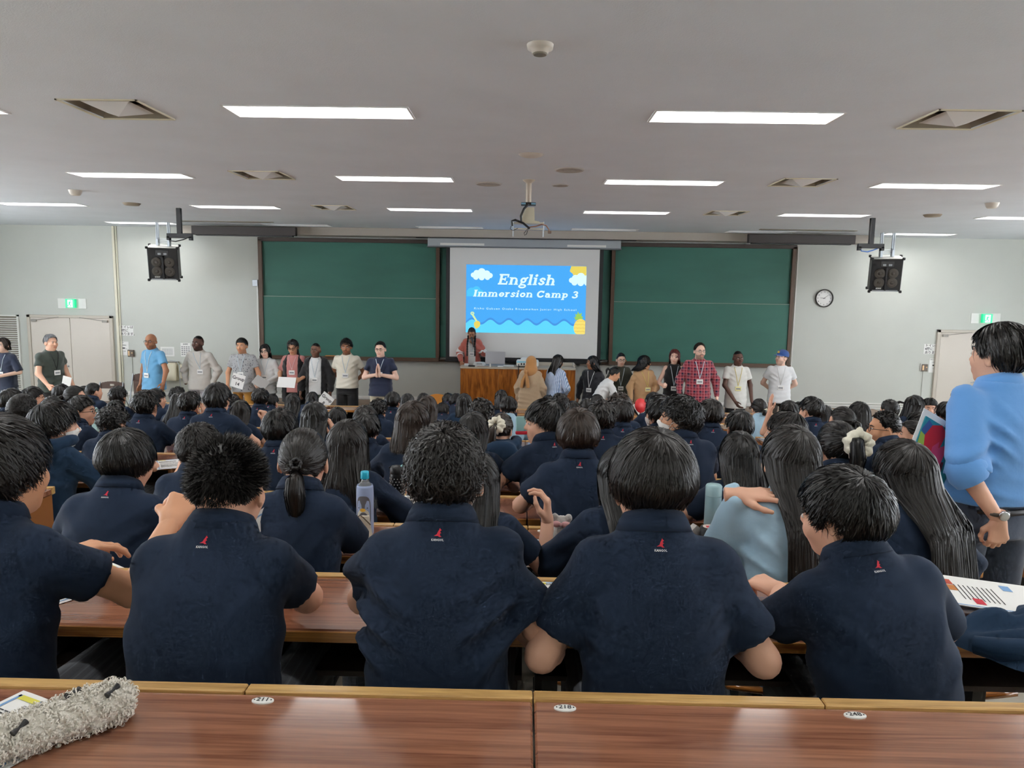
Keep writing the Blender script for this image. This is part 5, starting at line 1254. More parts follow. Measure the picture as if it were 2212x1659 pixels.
def student(px, yt, row, style='short', tone='black', top='polo', head=(0, 0, 0), yaw=0, skin='light', lean=None, side=0, twist=0, armL='d', armR='d', g=1.0, dy=0, extra='', mask=False, spec=False, face=None, hs=.97, hunch=.015, label=None, hair_kw=None, fold=None, scr=None, S=None, sleeve=None, female=None, arms_k=True):
    near = row <= 4; fz = floor_z(row); n, nseg, w_ = NS.get(row, (200, 5, .012)); vox, hv = (.0115, .0075) if row <= 2 else (.0135, .008) if row <= 4 else (.0165, .0095) if row <= 6 else (.019, .011)
    sty, words = STYLES[style]; sty = dict(sty); sty.update(hair_kw or {}); topz = (sty['rad'][2]+.022+sty.get('spike', 0)*.8)*hs
    female = style in ('long', 'vlong', 'bob', 'flare', 'pony', 'ponyhi', 'bun') if female is None else female
    hipy = row_y(row)-.60+dy
    def geo(ln): # head centre for a lean
        c7 = np.array([0, .5*math.sin(R(ln)), .5+.5*math.cos(R(ln))]); return c7+rotm(-R(ln*.7), 0, 0)@np.array([0, .044, .060])
    cand = [lean] if lean is not None else [6, 10, 14, 18, 22, 27, 32, 38, 44, 50]
    for ln in cand:
        h = geo(ln); k = .97
        for _ in range(4):
            P = on_y(px, yt, hipy+h[1]*k); k = (P[2]-fz)/(h[2]+topz)
        if k >= .945: break
    k = min(max(k, .84), 1.10)
    sw = .120 if female else .128; gg = g*(.84 if female else .92)
    G = figure(lean=ln, side=side, twist=twist, head=head, armL=armL, armR=armR, vox=vox, hvox=hv, g=gg, sw=sw, hs=hs, hunch=hunch, st=FEM if female else None, face=face if face is not None else (abs(head[0]) > 25 or row <= 4))
    # root so that the head stands where it should
    off = rotm(0, 0, R(yaw))@G.H; P = on_y(px, yt, hipy+off[1]*k); root = person((P[0]-off[0]*k, hipy, fz), R(yaw), k, 'x', 'students seated in the lecture hall')
    tops = {'polo': NAVY, 'hood': NAVY2, 'blue': LIGHTBLUE, 'grey': DGREY, 'sweat': NAVY2, 'long': NAVY}
    fold = (.006 if row <= 4 else .005) if fold is None else fold; sl_ = sleeve if sleeve is not None else (.62 if top == 'polo' else 2)
    SV, SQ = garment(G, vox=vox*1.0, fold=fold, ph=(px*.7) % 6.28, sleeve=sl_, inf=0 if top in ('polo', 'long') else .006, gg=gg)
    body(root, G, skin); sh = part(root, {'polo': 'polo_shirt', 'blue': 'shirt', 'hood': 'sweatshirt', 'sweat': 'sweatshirt', 'grey': 'jacket', 'long': 'polo_shirt'}[top], SV, SQ, tops[top])
    if top in ('polo', 'blue', 'long'):
        cv, cf = collar_vf(G, h=.028, flap=.04, n=26 if near else 14, r=(.060*gg**.5, .058*gg**.5)); part(sh, 'collar', cv, cf, tops[top])
    if top in ('hood',): hood(sh, G, NAVY2)
    if top in ('polo', 'long') and abs(yaw) < 60: emblem(sh, G, SV, SQ)
    TV, TQ = trousers(G, vox=.02 if row > 2 else .016); part(root, 'trousers', TV, TQ, TROUS)
    if row <= 2: shoes(root, G)
    gl = G.Rh.T@np.array([0, 0, -1.]); kw = dict(sty); sk = kw.get('spike')
    if 'tail' in kw: kw['tail'] = (kw['tail'][0], kw['tail'][1], int(kw['tail'][2]*min(2.2, n/900)))
    hn = min(n*3, 9000) if sk else n
    hv_ = hair(seed=int(px*3+yt), n=hn, nseg=nseg, w=.0026 if sk and row < 3 else w_*(.8 if sk else 1), base=(48, 14) if near else (26, 9), grav=gl, **kw)
    ho = hmat(G, part(root, 'hair', hv_[0], hv_[1], HAIR[tone], True, hv_[2]))
    if scr: scrunchie(root, G, *scr)
    if style == 'pony' and not scr: scrunchie(root, G, (0, -.118, .017), .016, .006, m=M_black)
    if face or (face is None and abs(head[0]) > 40): eyes(root, G)
    if mask: facemask(root, G)
    if spec: glasses(root, G)
    rootlab = {'polo': 'navy polo', 'long': 'navy polo', 'hood': 'navy hoodie', 'sweat': 'navy sweatshirt', 'blue': 'light blue shirt', 'grey': 'dark grey jacket'}[top]
    w2 = words.replace('black', {'brown': 'brown', 'soft': 'black', 'black': 'black', 'dull': 'dark', 'grey': 'greying'}[tone])
    used_rows.setdefault(row, []).append((root, label, w2, rootlab, extra)); root['k'] = k; del root['k']
    return root, G, k
def label_students():
    rw = {1: 'back row', **{i: ordn[i-1]+' row from back' for i in range(2, 14)}}
    for row, L in used_rows.items():
        L.sort(key=lambda q: q[0].location.x); seen = {}
        for j, (root, label, w2, top, extra) in enumerate(L):
            s = label or 'student with %s%s, %s, %s, %s from left' % (w2, ' and '+extra if extra else '', top, rw[row], ordn[j] if j < len(ordn) else 'far right')
            ww = s.split()
            if len(ww) > 16: s = s.replace(' from back', '').replace(' from left', '', 1) if len(ww) > 18 else s.replace(' from back', '')
            root['label'] = s
LEFTLEAN = dict()
# ---- back row, five boys seen from behind
student(-8, 897, 1, 'mop', 'soft', head=(-14, 4, 0), twist=-6, skin='tan', armR=((.25, .17, .76), (.25, .36, .86), 'fist', (-.6, .3, -.6)), armL=((-.22, .2, .74), (-.05, .38, .76), 'relaxed', None), label='boy at the left edge of the back row resting his elbow on the desk', g=1.02)
student(492, 930, 1, 'crew', 'dull', head=(-4, -6, 0), lean=12, hunch=.045, g=1.05, armL=((-.15, .24, .75), (-.05, .38, .76), 'relaxed', None), armR=((.15, .24, .75), (.05, .38, .76), 'relaxed', None), label='boy with spiky cropped hair hunched at the back row desk', fold=.005)
student(962, 920, 1, 'curly', 'soft', head=(2, -2, 0), lean=10, hunch=.03, g=.97, skin='light', mask=True, armL=((-.2, .20, .74), (-.05, .36, .76), 'relaxed', None), armR=((.235, .05, .70), (.07, .28, .745), 'relaxed', None), label='boy with tousled wavy hair and mask straps in the middle of the back row', fold=.018, hair_kw=dict(curl=.20, lift=.012, rad=(.082, .101, .106), line=[(0, 20), (45, 16), (62, 8), (72, -2), (80, 34), (106, 30), (115, -10), (125, -48), (180, -58)]))
student(1412, 926, 1, 'bowl', 'soft', head=(10, -8, 0), lean=7, g=.98, armL=((-.235, .02, .705), (-.10, .26, .745), 'relaxed', None), armR=((.235, .02, .705), (.10, .26, .745), 'relaxed', None), sleeve=.74, label='boy with glossy bowl-cut hair and bare elbows in the back row', fold=.006)
student(1828, 1000, 1, 'short', 'black', head=(42, -2, -14), lean=16, side=-7, twist=8, g=1.02, armL=((-.24, .17, .76), (-.155, .36, .765), 'cup', (0, .2, -1), (-.5, .8, 0)), armR=((.2, .22, .74), (.02, .36, .76), 'relaxed', None), sleeve=.9, label='boy turning his head left at the right of the back row', fold=.006, hs=.97)
# ---- second row
student(270, 926, 2, 'bowl', 'black', head=(-6, -10, 2), lean=14, label='boy with round glossy black hair at the left of the second row')
student(655, 924, 2, 'pony', 'soft', head=(4, -4, 0), lean=8, top='long', sleeve=.9, armL=((-.17, .18, .75), (-.05, .34, .76), 'relaxed', None), armR=((.165, .18, .75), (.05, .34, .76), 'relaxed', None), label='girl with a low black ponytail in the second row from the back', hs=.96, hair_kw=dict(tail=([(0, -.112, -.02), (0, -.135, -.03), (.002, -.142, -.09), (.006, -.128, -.20)], [.014, .026, .036, .018], 260), pole=(0, -1, -.12)))
student(1030, 975, 2, 'long', 'black', lean=14, armR=((.255, .17, .72), (.27, .28, .865), 'cup', (-1, .15, 0), (-.05, .15, 1)), label='student hidden behind the wavy-haired boy, holding up the right hand')
student(1345, 962, 2, 'vlong', 'black', head=(15, 0, 0), lean=12, top='long', sleeve=2, label='long-haired girl mostly hidden behind the bowl-cut boy', hair_kw=dict(dropspread=.4))
student(1708, 917, 2, 'vlong', 'soft', head=(8, 2, 4), lean=6, top='blue', armL=((-.19, .10, .77), (-.185, .02, .965), 'flat', (.2, .2, -1), (1, -.15, .05)), label='very long haired girl in a light blue shirt touching her shoulder', fold=.012, hair_kw=dict(drop=.50))
student(1955, 950, 2, 'vlong', 'soft', head=(24, -4, -6), lean=12, top='long', sleeve=2, label='girl with half-tied long hair in front of the standing man in blue', hair_kw=dict(drop=.44, lift=.008), face=True)
# ---- third row
student(430, 917, 3, 'tousled', 'soft', head=(-5, -6, 0), armL=((-.24, .22, .76), (-.225, .38, .90), 'fist', (1, .2, 0), (0, .4, 1)), label='tousle-haired boy behind the spiky-haired boy, raising his left fist')
student(752, 907, 3, 'flare', 'soft', head=(-8, -2, 2), label='girl whose shoulder-length hair flares out to the right', top='long')
student(1250, 881, 3, 'bowl', 'brown', head=(-3, 0, 0), label='boy with a round brown bowl cut in the centre of the third row')
student(1598, 931, 3, 'long', 'black', label='girl with long straight black hair and a centre parting, third row')
student(1810, 908, 3, 'ponyhi', 'black', head=(6, 0, 0), scr=((.03, -.125, .045), .043, .024, (0, -1, .2)), label='girl with a big white dotted scrunchie round her ponytail')
# ---- fourth row
student(118, 867, 4, 'mop', 'black', top='hood', head=(-38, -2, 0), yaw=-12, mask=True, label='boy in a navy hoodie with a white mask beside the left aisle', hs=1.12)
student(605, 884, 4, 'mop', 'black', head=(-10, -4, 0))
student(892, 866, 4, 'bob', 'brown', head=(-10, 0, 4), label='girl with brown bobbed hair in the fourth row from the back')
student(1022, 889, 4, 'long', 'black', head=(-12, 0, 4))
student(1084, 892, 5, 'ponyhi', 'brown', head=(-20, 0, 4), top='hood', scr=((0, -.11, .055), .036, .03, (0, -1, .5)), hair_kw=dict(tail=([(0, -.10, .07), (-.01, -.15, .03), (-.02, -.165, -.10), (.0, -.15, -.26)], [.018, .03, .045, .016], 200), curl=.1), label='girl with a cream lace scrunchie and long wavy brown ponytail', hs=.95)
student(1468, 848, 4, 'tousled', 'black', head=(52, 4, 0), yaw=18, mask=True, skin='tan', label='tall boy with white face mask turned left in the fourth row', hair_kw=dict(curl=.2, nape=.05))
# ---- fifth row
student(48, 847, 5, 'buzz', 'dull', top='sweat', head=(-8, -6, 0), hs=1.04)
student(244, 878, 5, 'curly', 'black', head=(-14, -14, 0), g=1.02)
student(680, 867, 5, 'long', 'black', armR=((.2, .14, .76), (.115, .12, .93), 'relaxed', (-1, 0, 0), (-.1, .0, 1)), extra='hand at ear')
student(793, 893, 5, 'mop', 'black', head=(-6, -4, 0))
student(1176, 863, 4, 'mop', 'black', head=(70, 0, 0), yaw=24, label='boy in profile facing left in the middle of the fifth row', face=True)
student(1300, 866, 5, 'tousled', 'soft', head=(-6, 0, 0))
student(1598, 886, 5, 'short', 'black', head=(8, -4, 0))
student(1698, 887, 4, 'bob', 'soft', head=(52, 0, -4), yaw=14, face=True)
# ---- sixth row
student(113, 856, 7, 'short', 'black', lean=22)
student(176, 854, 6, 'short', 'black', head=(-58, 0, 0), yaw=-20, spec=True, extra='glasses')
student(315, 844, 6, 'tousled', 'black')
student(470, 827, 6, 'short', 'black', label='upright boy with neat short black hair by the left aisle, sixth row', hair_kw=dict(nape=.05))
student(1040, 863, 6, 'curly', 'soft')
student(1342, 862, 6, 'mop', 'soft')
student(1428, 854, 5, 'mop', 'black', head=(38, 0, 0), mask=True)
student(1535, 862, 6, 'mop', 'soft', head=(10, 0, 0), side=4)
student(1820, 878, 6, 'pony', 'soft', head=(26, 0, 0), yaw=8)
student(1912, 882, 5, 'under', 'black', head=(62, 0, 0), yaw=18, spec=True, skin='tan', label='boy with undercut and black glasses looking left', face=True)
student(1970, 907, 6, 'bun', 'black', head=(66, 0, 0), yaw=10, face=True)
# ---- seventh row
student(24, 839, 7, 'short', 'black')
student(410, 846, 7, 'tousled', 'black', armR=((.2, .14, .78), (.105, .13, .94), 'relaxed', (-1, 0, 0), (0, 0, 1)))
student(520, 864, 7, 'long', 'soft', armR=((.22, .14, .76), (.20, .14, .98), 'fist', (-1, .3, 0), (.05, .05, 1)), label='long-haired student raising a clenched right fist, seventh row')
student(790, 876, 6, 'mop', 'soft', head=(-10, 0, 0))
student(924, 854, 7, 'long', 'brown', label='girl with long brown hair in the seventh row')
student(1338, 850, 7, 'curly', 'brown', hair_kw=dict(rad=(.10, .112, .115)))
student(1857, 867, 7, 'long', 'black')
student(1985, 890, 7, 'mop', 'black', head=(20, 0, 0))
# ---- eighth row
student(72, 835, 8, 'short', 'black', head=(-50, 0, 0), yaw=-10, face=True)
student(250, 864, 8, 'short', 'black', top='grey', lean=34)
student(338, 839, 9, 'mop', 'black', head=(-72, 0, 0), yaw=-10, face=True, armR=((.22, .2, .80), (.20, .28, 1.0), 'fist', (-1, 0, 0), (0, .1, 1)), extra='raised fist')
student(388, 847, 8, 'vlong', 'black')
student(729, 879, 7, 'bob', 'black')
student(818, 863, 8, 'curly', 'black', head=(-20, 0, 0))
student(1099, 857, 8, 'short', 'black', head=(-5, -12, 0), top='blue')
student(1210, 851, 8, 'curly', 'soft')
student(1640, 861, 9, 'bun', 'soft', head=(8, -6, 0), top='blue', scr=((.035, -.115, -.03), .026, .018, (0, -1, 0)), label='girl in a light blue shirt with a white scrunchie, right side')
student(1705, 865, 8, 'short', 'black', armL=((-.24, .1, .85), (-.2, .06, 1.08), 'flat', (1, 0, 0), (0, 0, 1)), extra='hand raised')
student(1753, 857, 7, 'short', 'black', head=(30, 0, 0))
student(1922, 860, 8, 'buzz', 'black', head=(20, 0, 0))
student(2045, 869, 8, 'mop', 'soft', head=(15, -6, 0), spec=True)
# ---- ninth row
student(133, 830, 9, 'short', 'black'); student(162, 833, 8, 'pony', 'black', head=(-60, 0, 0), yaw=-10)
student(255, 835, 9, 'tousled', 'black'); student(383, 837, 10, 'curly', 'black'); student(563, 839, 9, 'tousled', 'black')
student(587, 851, 10, 'short', 'black', head=(-15, 0, 0)); student(633, 849, 9, 'long', 'black'); student(848, 846, 9, 'short', 'black', head=(-5, 0, 0))
student(1003, 850, 9, 'bob', 'black', top='sweat'); student(1267, 858, 9, 'buzz', 'soft'); student(1412, 847, 9, 'short', 'black', head=(10, 0, 0))
student(1782, 875, 9, 'bob', 'soft'); student(1980, 854, 9, 'bob', 'black', head=(-55, 0, 0), yaw=-20, face=True, label='girl with a tiny side ponytail chatting to the smiling boy', hair_kw=dict(tail=([(-.06, -.10, .04), (-.09, -.13, .05), (-.11, -.15, .03), (-.12, -.16, .0)], [.01, .016, .018, .006], 40)))
# ---- tenth to thirteenth rows
student(181, 834, 11, 'short', 'black'); student(202, 825, 10, 'buzz', 'black', head=(-30, 0, 0)); student(503, 853, 10, 'curly', 'soft')
student(985, 850, 11, 'short', 'black', head=(-20, 0, 0)); student(1238, 866, 10, 'short', 'soft')
student(2010, 858, 10, 'short', 'black', top='blue', head=(100, 0, 0), yaw=62, twist=20, face=True, label='smiling boy in a light blue shirt turned round to face the room')
student(1727, 868, 10, 'short', 'black')
student(675, 846, 11, 'long', 'black'); student(880, 850, 10, 'bob', 'black'); student(957, 869, 10, 'short', 'soft', lean=38); student(1083, 842, 11, 'bob', 'soft')
student(1185, 853, 11, 'short', 'black')
student(915, 849, 11, 'short', 'soft'); student(968, 849, 12, 'short', 'black'); student(1290, 852, 11, 'mop', 'soft')
student(2080, 806, 9, 'short', 'black', lean=4, head=(20, 0, 0))
label_students()
# ================================================================== people standing at the front and the teacher in the aisle
def bvh(V, Q): return BVHTree.FromPolygons([tuple(v) for v in V], [tuple(q) for q in Q])
def on_front(G, bv, x, s, off=.004):
    o = G.hip+G.Rt@np.array([x, .5, s]); d = G.Rt@np.array([0, -1., 0]); h = bv.ray_cast(Vector(o), Vector(d))
    return (np.array(h[0]) if h[0] is not None else G.hip+G.Rt@np.array([x, .09, s]))-d*off
def lanyard(root, G, V, Q, s=.17, m=None, badge=None, x=0.0):
    bv = bvh(V, Q); pts = []
    for t_ in np.linspace(0, 1, 7): pts.append(on_front(G, bv, -.062*(1-t_)+x*t_, G.T-.05-(G.T-.05-s)*t_))
    p2 = []
    for t_ in np.linspace(0, 1, 7): p2.append(on_front(G, bv, .062*(1-t_)+x*t_, G.T-.05-(G.T-.05-s)*t_))
    o = MB().tube(pts, .0042, 6).tube(p2, .0042, 6).build('lanyard', m or mat('lanyard_pale', srgb(206, 220, 228), .6), root)
    c = on_front(G, bv, x, s-.045, .01); bd = MB().box(-.048, .048, -.003, .003, -.036, .036, .003, G.Rt, c); bd.build('name_badge', badge or M_paper, o)
    MB().box(-.034, .034, .0032, .0042, -.012, .010, 0, G.Rt, c).build('badge_print', M_inkg, o)
def stand(px, yt, Y, label, yaw=180, z0=0.0, skin='light', head=(0, 0, 0), armL='d', armR='d', g=1.0, fem=False, lean=0, side=0, twist=0, hs=1.0, top=None, sleeve=.6, topst=None, s0=-.14, collar=True, fold=.007, inf=0.0,
          over=None, low=None, wide=0, skirt=None, hair_=None, tone='black', beard=0, brow=(.01, .008, .008), spec=False, lany=None, shoe=None, closed=False, browson=True, deep=0, hoff=(0, 0, 0), sw=None, xoff=0, legs=None, shorts=False):
    T = .50; hz = .90
    sw = sw or (.134 if fem else .152)
    G = figure(seated=False, lean=lean, side=side, twist=twist, head=head, armL=armL, armR=armR, vox=.014, hvox=.0065, g=g*(.9 if fem else 1.0), sw=sw, hs=hs, st=FEM if fem else None, beard=beard, hoff=hoff)
    off = rotm(0, 0, R(yaw))@(G.H+G.Rh@np.array([0, -.01, .128])*hs*(1 if hair_ else .9)); P = on_y(px, yt, Y); k = (P[2]-z0)/off[2]
    root = person((P[0]-off[0]*k, Y-off[1]*k, z0), R(yaw), k, label); body(root, G, skin)
    TV, TQ = trousers(G, vox=.018, wide=wide, skirt=skirt, shorts=shorts); part(root, 'skirt' if skirt else 'trousers', TV, TQ, low)
    if shoe is not False: shoes(root, G, shoe)
    SV, SQ = garment(G, st=topst, vox=.014, fold=fold, ph=(px*.37) % 6, sleeve=sleeve, s0=s0, s1=T-.022, inf=inf, deep=deep, gg=G.g if not fem else G.g*1.02)
    sh = part(root, 'top' if fem else 'shirt', SV, SQ, top)
    if collar: cv, cf = collar_vf(G, n=22, h=.020, flap=.035, up=-.012, r=(.062*G.g**.5, .058*G.g**.5), gap=70); part(sh, 'collar', cv, cf, top)
    if over:
        OV, OQ = garment(G, vox=.014, fold=fold, ph=px % 6, sleeve=over[1], s0=over[2], inf=.012, open_front=over[3], gg=G.g*1.03); part(root, over[4], OV, OQ, over[0])
    if lany: lanyard(root, G, SV, SQ, *lany)
    if hair_:
        h = hair(seed=int(px), grav=G.Rh.T@np.array([0, 0, -1.]), base=(34, 10), **hair_); hmat(G, part(root, 'hair', h[0], h[1], HAIR[tone], True, h[2]))
    eyes(root, G, brow, closed, browson)
    if spec: glasses(root, G)
    return root, G, k
def world_pt(root, k, p): return np.array(root.location)+rotm(0, 0, root.rotation_euler.z)@(np.array(p)*k)
HSH = dict(line=HAIRLINE, rad=(.080, .101, .106), n=260, nseg=5, w=.009, lift=.008, pole=(0, -.2, 1))
HAFRO = dict(line=HAIRLINE, rad=(.084, .103, .110), n=420, nseg=4, w=.008, curl=.7, lift=.012)
HBUZ = dict(line=HAIRLINE, rad=(.0765, .0965, .101), n=700, w=.006, spike=.006)
FRL = [(0, 30), (28, 26), (45, 0), (60, -16), (180, -12)]
HLONG = dict(line=FRL, rad=(.083, .102, .106), n=320, nseg=6, w=.010, drop=.30, dropaz=50, lift=.006, pole=(0, .1, 1))
C = lambda n, *c, **kw: cloth(n, srgb(*c), bump=(9, .35, .02), **kw)
BLACKC = C('black', 30, 30, 33); WHITES = C('white_shirt', 222, 224, 224); KHAKI = C('khaki', 196, 182, 152); CREAMC = C('cream', 226, 220, 204)
HANG = lambda sx, y=.04, o=.0: ((sx*(.235+o), -.03, 1.06), (sx*(.245+o), y, .83), 'relaxed', None)
FRONT = lambda sx, z=.98, x=.06, y=.24, pose='grip': ((sx*.235, -.02, 1.06), (sx*x, y, z), pose, (-sx, .2, 0))
BEHIND = lambda sx: ((sx*.25, -.10, 1.07), (sx*.07, -.17, .92), 'relaxed', (0, -1, 0))
Y0 = 12.0
stand(6, 729, Y0-.2, 'woman in a loose navy top and striped skirt at the far left', 172, skin='pale', fem=True, top=C('navy_top', 34, 42, 62), sleeve=.95, collar=False, low=pattern_mat('skirt_stripe', 'stripe', srgb(40, 48, 62), srgb(140, 150, 160), scale=190.0), skirt=(.42, .22), hair_=dict(HLONG, drop=.08), tone='brown', armL=FRONT(-1, 1.0, .03), armR=FRONT(1, 1.02, .03), lany=(.18,))
stand(108, 722, Y0-.6, 'grey-haired man in a dark green polo standing before the left doors', -112, skin='light', head=(0, 0, 0), top=C('dark_green', 58, 66, 60), low=BLACKC, hair_=dict(HSH, rad=(.083, .104, .109)), tone='grey', brow=(.2, .2, .2), armL=HANG(-1, .12), armR=((.24, .06, 1.06), (.22, .22, .90), 'fist', (-1, 0, 0)), lany=(.2, MATS['black_matt']), g=1.08)
stand(325, 721, Y0-.3, 'bald man in glasses and a light blue polo with name badge', 158, skin='brown', head=(22, -2, 0), top=C('sky_polo', 100, 158, 198), low=KHAKI, hair_=None, spec=True, beard=.35, armR=HANG(1, .03, .01), armL=((-.29, .03, 1.07), (-.37, .16, .90), 'relaxed', (1, 0, 0)), lany=(.14,), brow=(.05, .035, .03), fold=.005, g=1.03)
stand(428, 724, Y0, 'man in a grey-white long-sleeved shirt with hands in grey pockets', 178, skin='deep', head=(-10, 2, 0), top=C('grey_white', 208, 204, 198), sleeve=2, low=C('light_grey', 178, 174, 180), hair_=HBUZ, beard=.5, armL=((-.27, -.05, 1.06), (-.215, .04, .86), None, None), armR=((.27, -.05, 1.06), (.215, .04, .86), None, None), lany=(.2, None, None, -.06), fold=.008)
r5, G5, k5 = stand(522, 730, Y0-.1, 'man in a grey patterned T-shirt holding a Group 14 card', 180, skin='tan', top=pattern_mat('tee_print', 'dots', srgb(168, 170, 172), srgb(70, 72, 78), scale=26.0), collar=False, low=C('mustard', 168, 118, 44), hair_=dict(HSH, line=[(0, 22), (40, 22), (62, 4), (78, -16), (92, 2), (108, -14), (125, -48), (180, -56)], rad=(.084, .104, .112)), armR=((.25, -.02, 1.06), (.20, .13, .88), 'grip', (-.6, .3, 0)), armL=HANG(-1, .02), lany=(.2,), beard=.25)
stand(571, 743, Y0+.1, 'woman with wavy dark hair, glasses and a white shirt', 180, skin='pale', fem=True, head=(4, 0, 6), top=WHITES, sleeve=2, low=BLACKC, hair_=dict(HLONG, line=[(0, 22), (28, 20), (42, 0), (60, -16), (180, -12)], drop=.14, curl=.12), spec=True, armL=FRONT(-1, .96, .04), armR=FRONT(1, .94, .10), lany=(.2,), fold=.008)
stand(630, 734, Y0, 'woman in a pink top and black vest looking down at a sheet', 180, skin='olive', fem=True, g=1.1, head=(0, -18, 4), top=C('dusty_pink', 190, 126, 122), sleeve=.75, collar=False, over=(BLACKC, 0, -.3, .085, 'vest'), low=BLACKC, wide=.02, hair_=dict(HLONG, line=HAIRLINE, drop=.20, dropaz=120, curl=.3, rad=(.086, .104, .108)), spec=True, closed=True, armL=FRONT(-1, 1.0, .16, .22), armR=FRONT(1, 1.0, .16, .22), lany=(.24, mat('lanyard_pink', srgb(226, 190, 190), .6)))
stand(682, 740, Y0-.05, 'woman in a white shirt, black cardigan and green skirt', 180, skin='dark', fem=True, head=(-6, 2, 0), top=WHITES, sleeve=0, over=(BLACKC, 2, -.34, .10, 'cardigan'), low=C('sage_green', 92, 108, 96), skirt=(.40, .165), hair_=HBUZ, armL=HANG(-1, .06), armR=HANG(1, .06), lany=(.16,))
stand(748, 732, Y0-.1, 'man in a cream polo and wide black trousers, hands behind back', 180, skin='brown', head=(4, -4, 0), top=CREAMC, low=BLACKC, wide=.035, hair_=HAFRO, beard=.4, armL=BEHIND(-1), armR=BEHIND(1), lany=(.2,), s0=-.06, fold=.009)
stand(821, 737, Y0-.3, 'smiling man in a navy polo with hands pressed together', 180, skin='pale', head=(-4, -2, 2), top=C('navy_polo', 34, 42, 66), low=C('beige_trousers', 206, 196, 172), hair_=HSH, spec=True, closed=True, armL=((-.25, .04, 1.06), (-.022, .20, 1.12), 'flat', (1, 0, 0), (.05, .25, 1)), armR=((.25, .04, 1.06), (.022, .20, 1.12), 'flat', (-1, 0, 0), (-.05, .25, 1)), lany=(.26,), g=1.04)
# presenter on the platform
rp, Gp, kp = stand(1019, 708, 13.16, 'presenter with long braids in a coral and white cardigan holding a microphone', 178, z0=PZ, skin='brown', fem=True, head=(4, -26, 0), lean=14, top=C('white_blouse', 214, 214, 212), sleeve=0, over=(C('coral', 172, 92, 80), 2, -.2, .075, 'cardigan'), low=BLACKC, hair_=dict(line=[(0, 34), (40, 30), (60, 6), (78, -12), (92, -2), (108, -26), (125, -48), (180, -56)], rad=(.080, .100, .105), n=300, nseg=5, w=.008, lift=.003, pole=(0, .2, 1)), closed=True, armR=((.27, .02, 1.05), (.20, .30, .90), 'relaxed', (0, 0, -1)), armL=((-.25, .06, 1.06), (-.045, .20, 1.24), 'grip', (1, .4, 0), (.3, .2, 1)), lany=(.22,), shoe=False)
for sx in (-1, 1):
    b = MB(); p0 = hp(Gp, sx*.072, .0, -.05); P_ = [p0+np.array([sx*.02*t_-sx*.012*t_*t_, .12*min(1, t_*2.2), -.42*t_]) for t_ in np.linspace(0, 1, 22)]
    b.tube(P_, [.017*(1+.28*math.sin(i*2.4)) for i in range(22)], 8); b.build('braid', HAIR['black'], rp)
for sx in (-1, 1):
    A = np.array(Gp.arms[0 if sx < 0 else 1][0]); W_ = np.array(Gp.arms[0 if sx < 0 else 1][1]); Sh = Gp.sh[0 if sx < 0 else 1]
    MB().tube([Sh+(A-Sh)*.72, Sh+(A-Sh)*.98], [.082, .082], 16).build('white_band', WHITES, rp); MB().tube([A+(W_-A)*.28, A+(W_-A)*.4], [.072, .069], 16).build('white_band', WHITES, rp)
mw = world_pt(rp, kp, np.array(Gp.arms[0][1])+np.array([.02, .06, .07])); t = empty('microphone', tuple(mw)); b = MB().tube([(0, 0, -.10), (0, 0, .05)], [.011, .014], 12); b.build('handle', M_black, t); MB().ball((0, 0, .068), .024, 12, 8).build('grille', mat('mic_grille', (.06, .06, .065), .5, metal=.6), t)
t.rotation_euler = (R(-18), R(-14), 0); tag(t, 'black handheld microphone in the presenter\'s hand', 'microphone')
# group on the right, backs and profiles
TAN = C('camel', 168, 132, 92); BEIGE = C('beige_linen', 172, 148, 120)
hj, Gh, kh = stand(1148, 770, 11.75, 'woman in a tan headscarf and long beige shirt seen from behind', -14, skin='olive', fem=True, g=1.14, head=(-8, 0, 0), top=BEIGE, sleeve=2, s0=-.52, topst=[(-.54, .26, .18), (-.3, .235, .17), (-.10, .21, .155), (0, .20, .15), (.13, .185, .14), (.27, .18, .13), (.36, .17, .12), (.41, .155, .105), (.445, .12, .09), (.475, .09, .075), (.52, .07, .07)], low=BLACKC, hair_=None, collar=False, armL=HANG(-1, .06), armR=HANG(1, .06), fold=.008, hs=1.02)
F_ = Field(axis((Gh.H[0]-.16, Gh.H[0]+.16, .008)), axis((Gh.H[1]-.2, Gh.H[1]+.14, .008)), axis((Gh.H[2]-.27, Gh.H[2]+.16, .008)))
F_.ell(hp(Gh, 0, -.014, .02), (.092, .112, .112), Gh.Rh, k=0); F_.cap(hp(Gh, 0, -.02, -.05), Gh.C7+np.array([0, .01, .0]), .082, .095, k=.04); F_.cap(Gh.C7+np.array([0, -.02, -.03]), Gh.C7+np.array([0, -.03, -.05]), .115, .12, k=.05); F_.ell(hp(Gh, 0, .10, -.02), (.062, .06, .085), Gh.Rh, k=.01, sub=True)
V_, Q_ = F_.nets(); hd = part(hj, 'headscarf', V_, Q_, C('scarf_tan', 168, 120, 72))
b = MB(); b.ball(Gh.C7+np.array([-.05, -.15, -.06]), (.035, .03, .045)); c0 = Gh.C7+np.array([-.05, -.16, -.08])
for a in (-.05, .03): b.tube([c0, c0+np.array([a, -.02, -.12]), c0+np.array([a*1.5, -.015, -.24])], [.022, .034, .03], 10)
b.build('scarf_knot', MATS['cloth_scarf_tan'], hd)
stand(1208, 766, 11.85, 'woman with long dark hair in a blue striped shirt by the desk', -38, skin='tan', fem=True, g=1.06, head=(-10, -14, 0), lean=8, top=pattern_mat('blue_stripe', 'stripe', srgb(196, 208, 226), srgb(120, 146, 186), scale=230.0), sleeve=2, s0=-.22, low=BLACKC, hair_=dict(HLONG, line=LONGL, drop=.46), tone='soft', armL=((-.2, .08, 1.05), (-.02, .28, .88), 'relaxed', (1, 0, 0)), armR=((.24, .04, 1.05), (.04, .28, .87), 'relaxed', (-1, 0, 0)), fold=.008)
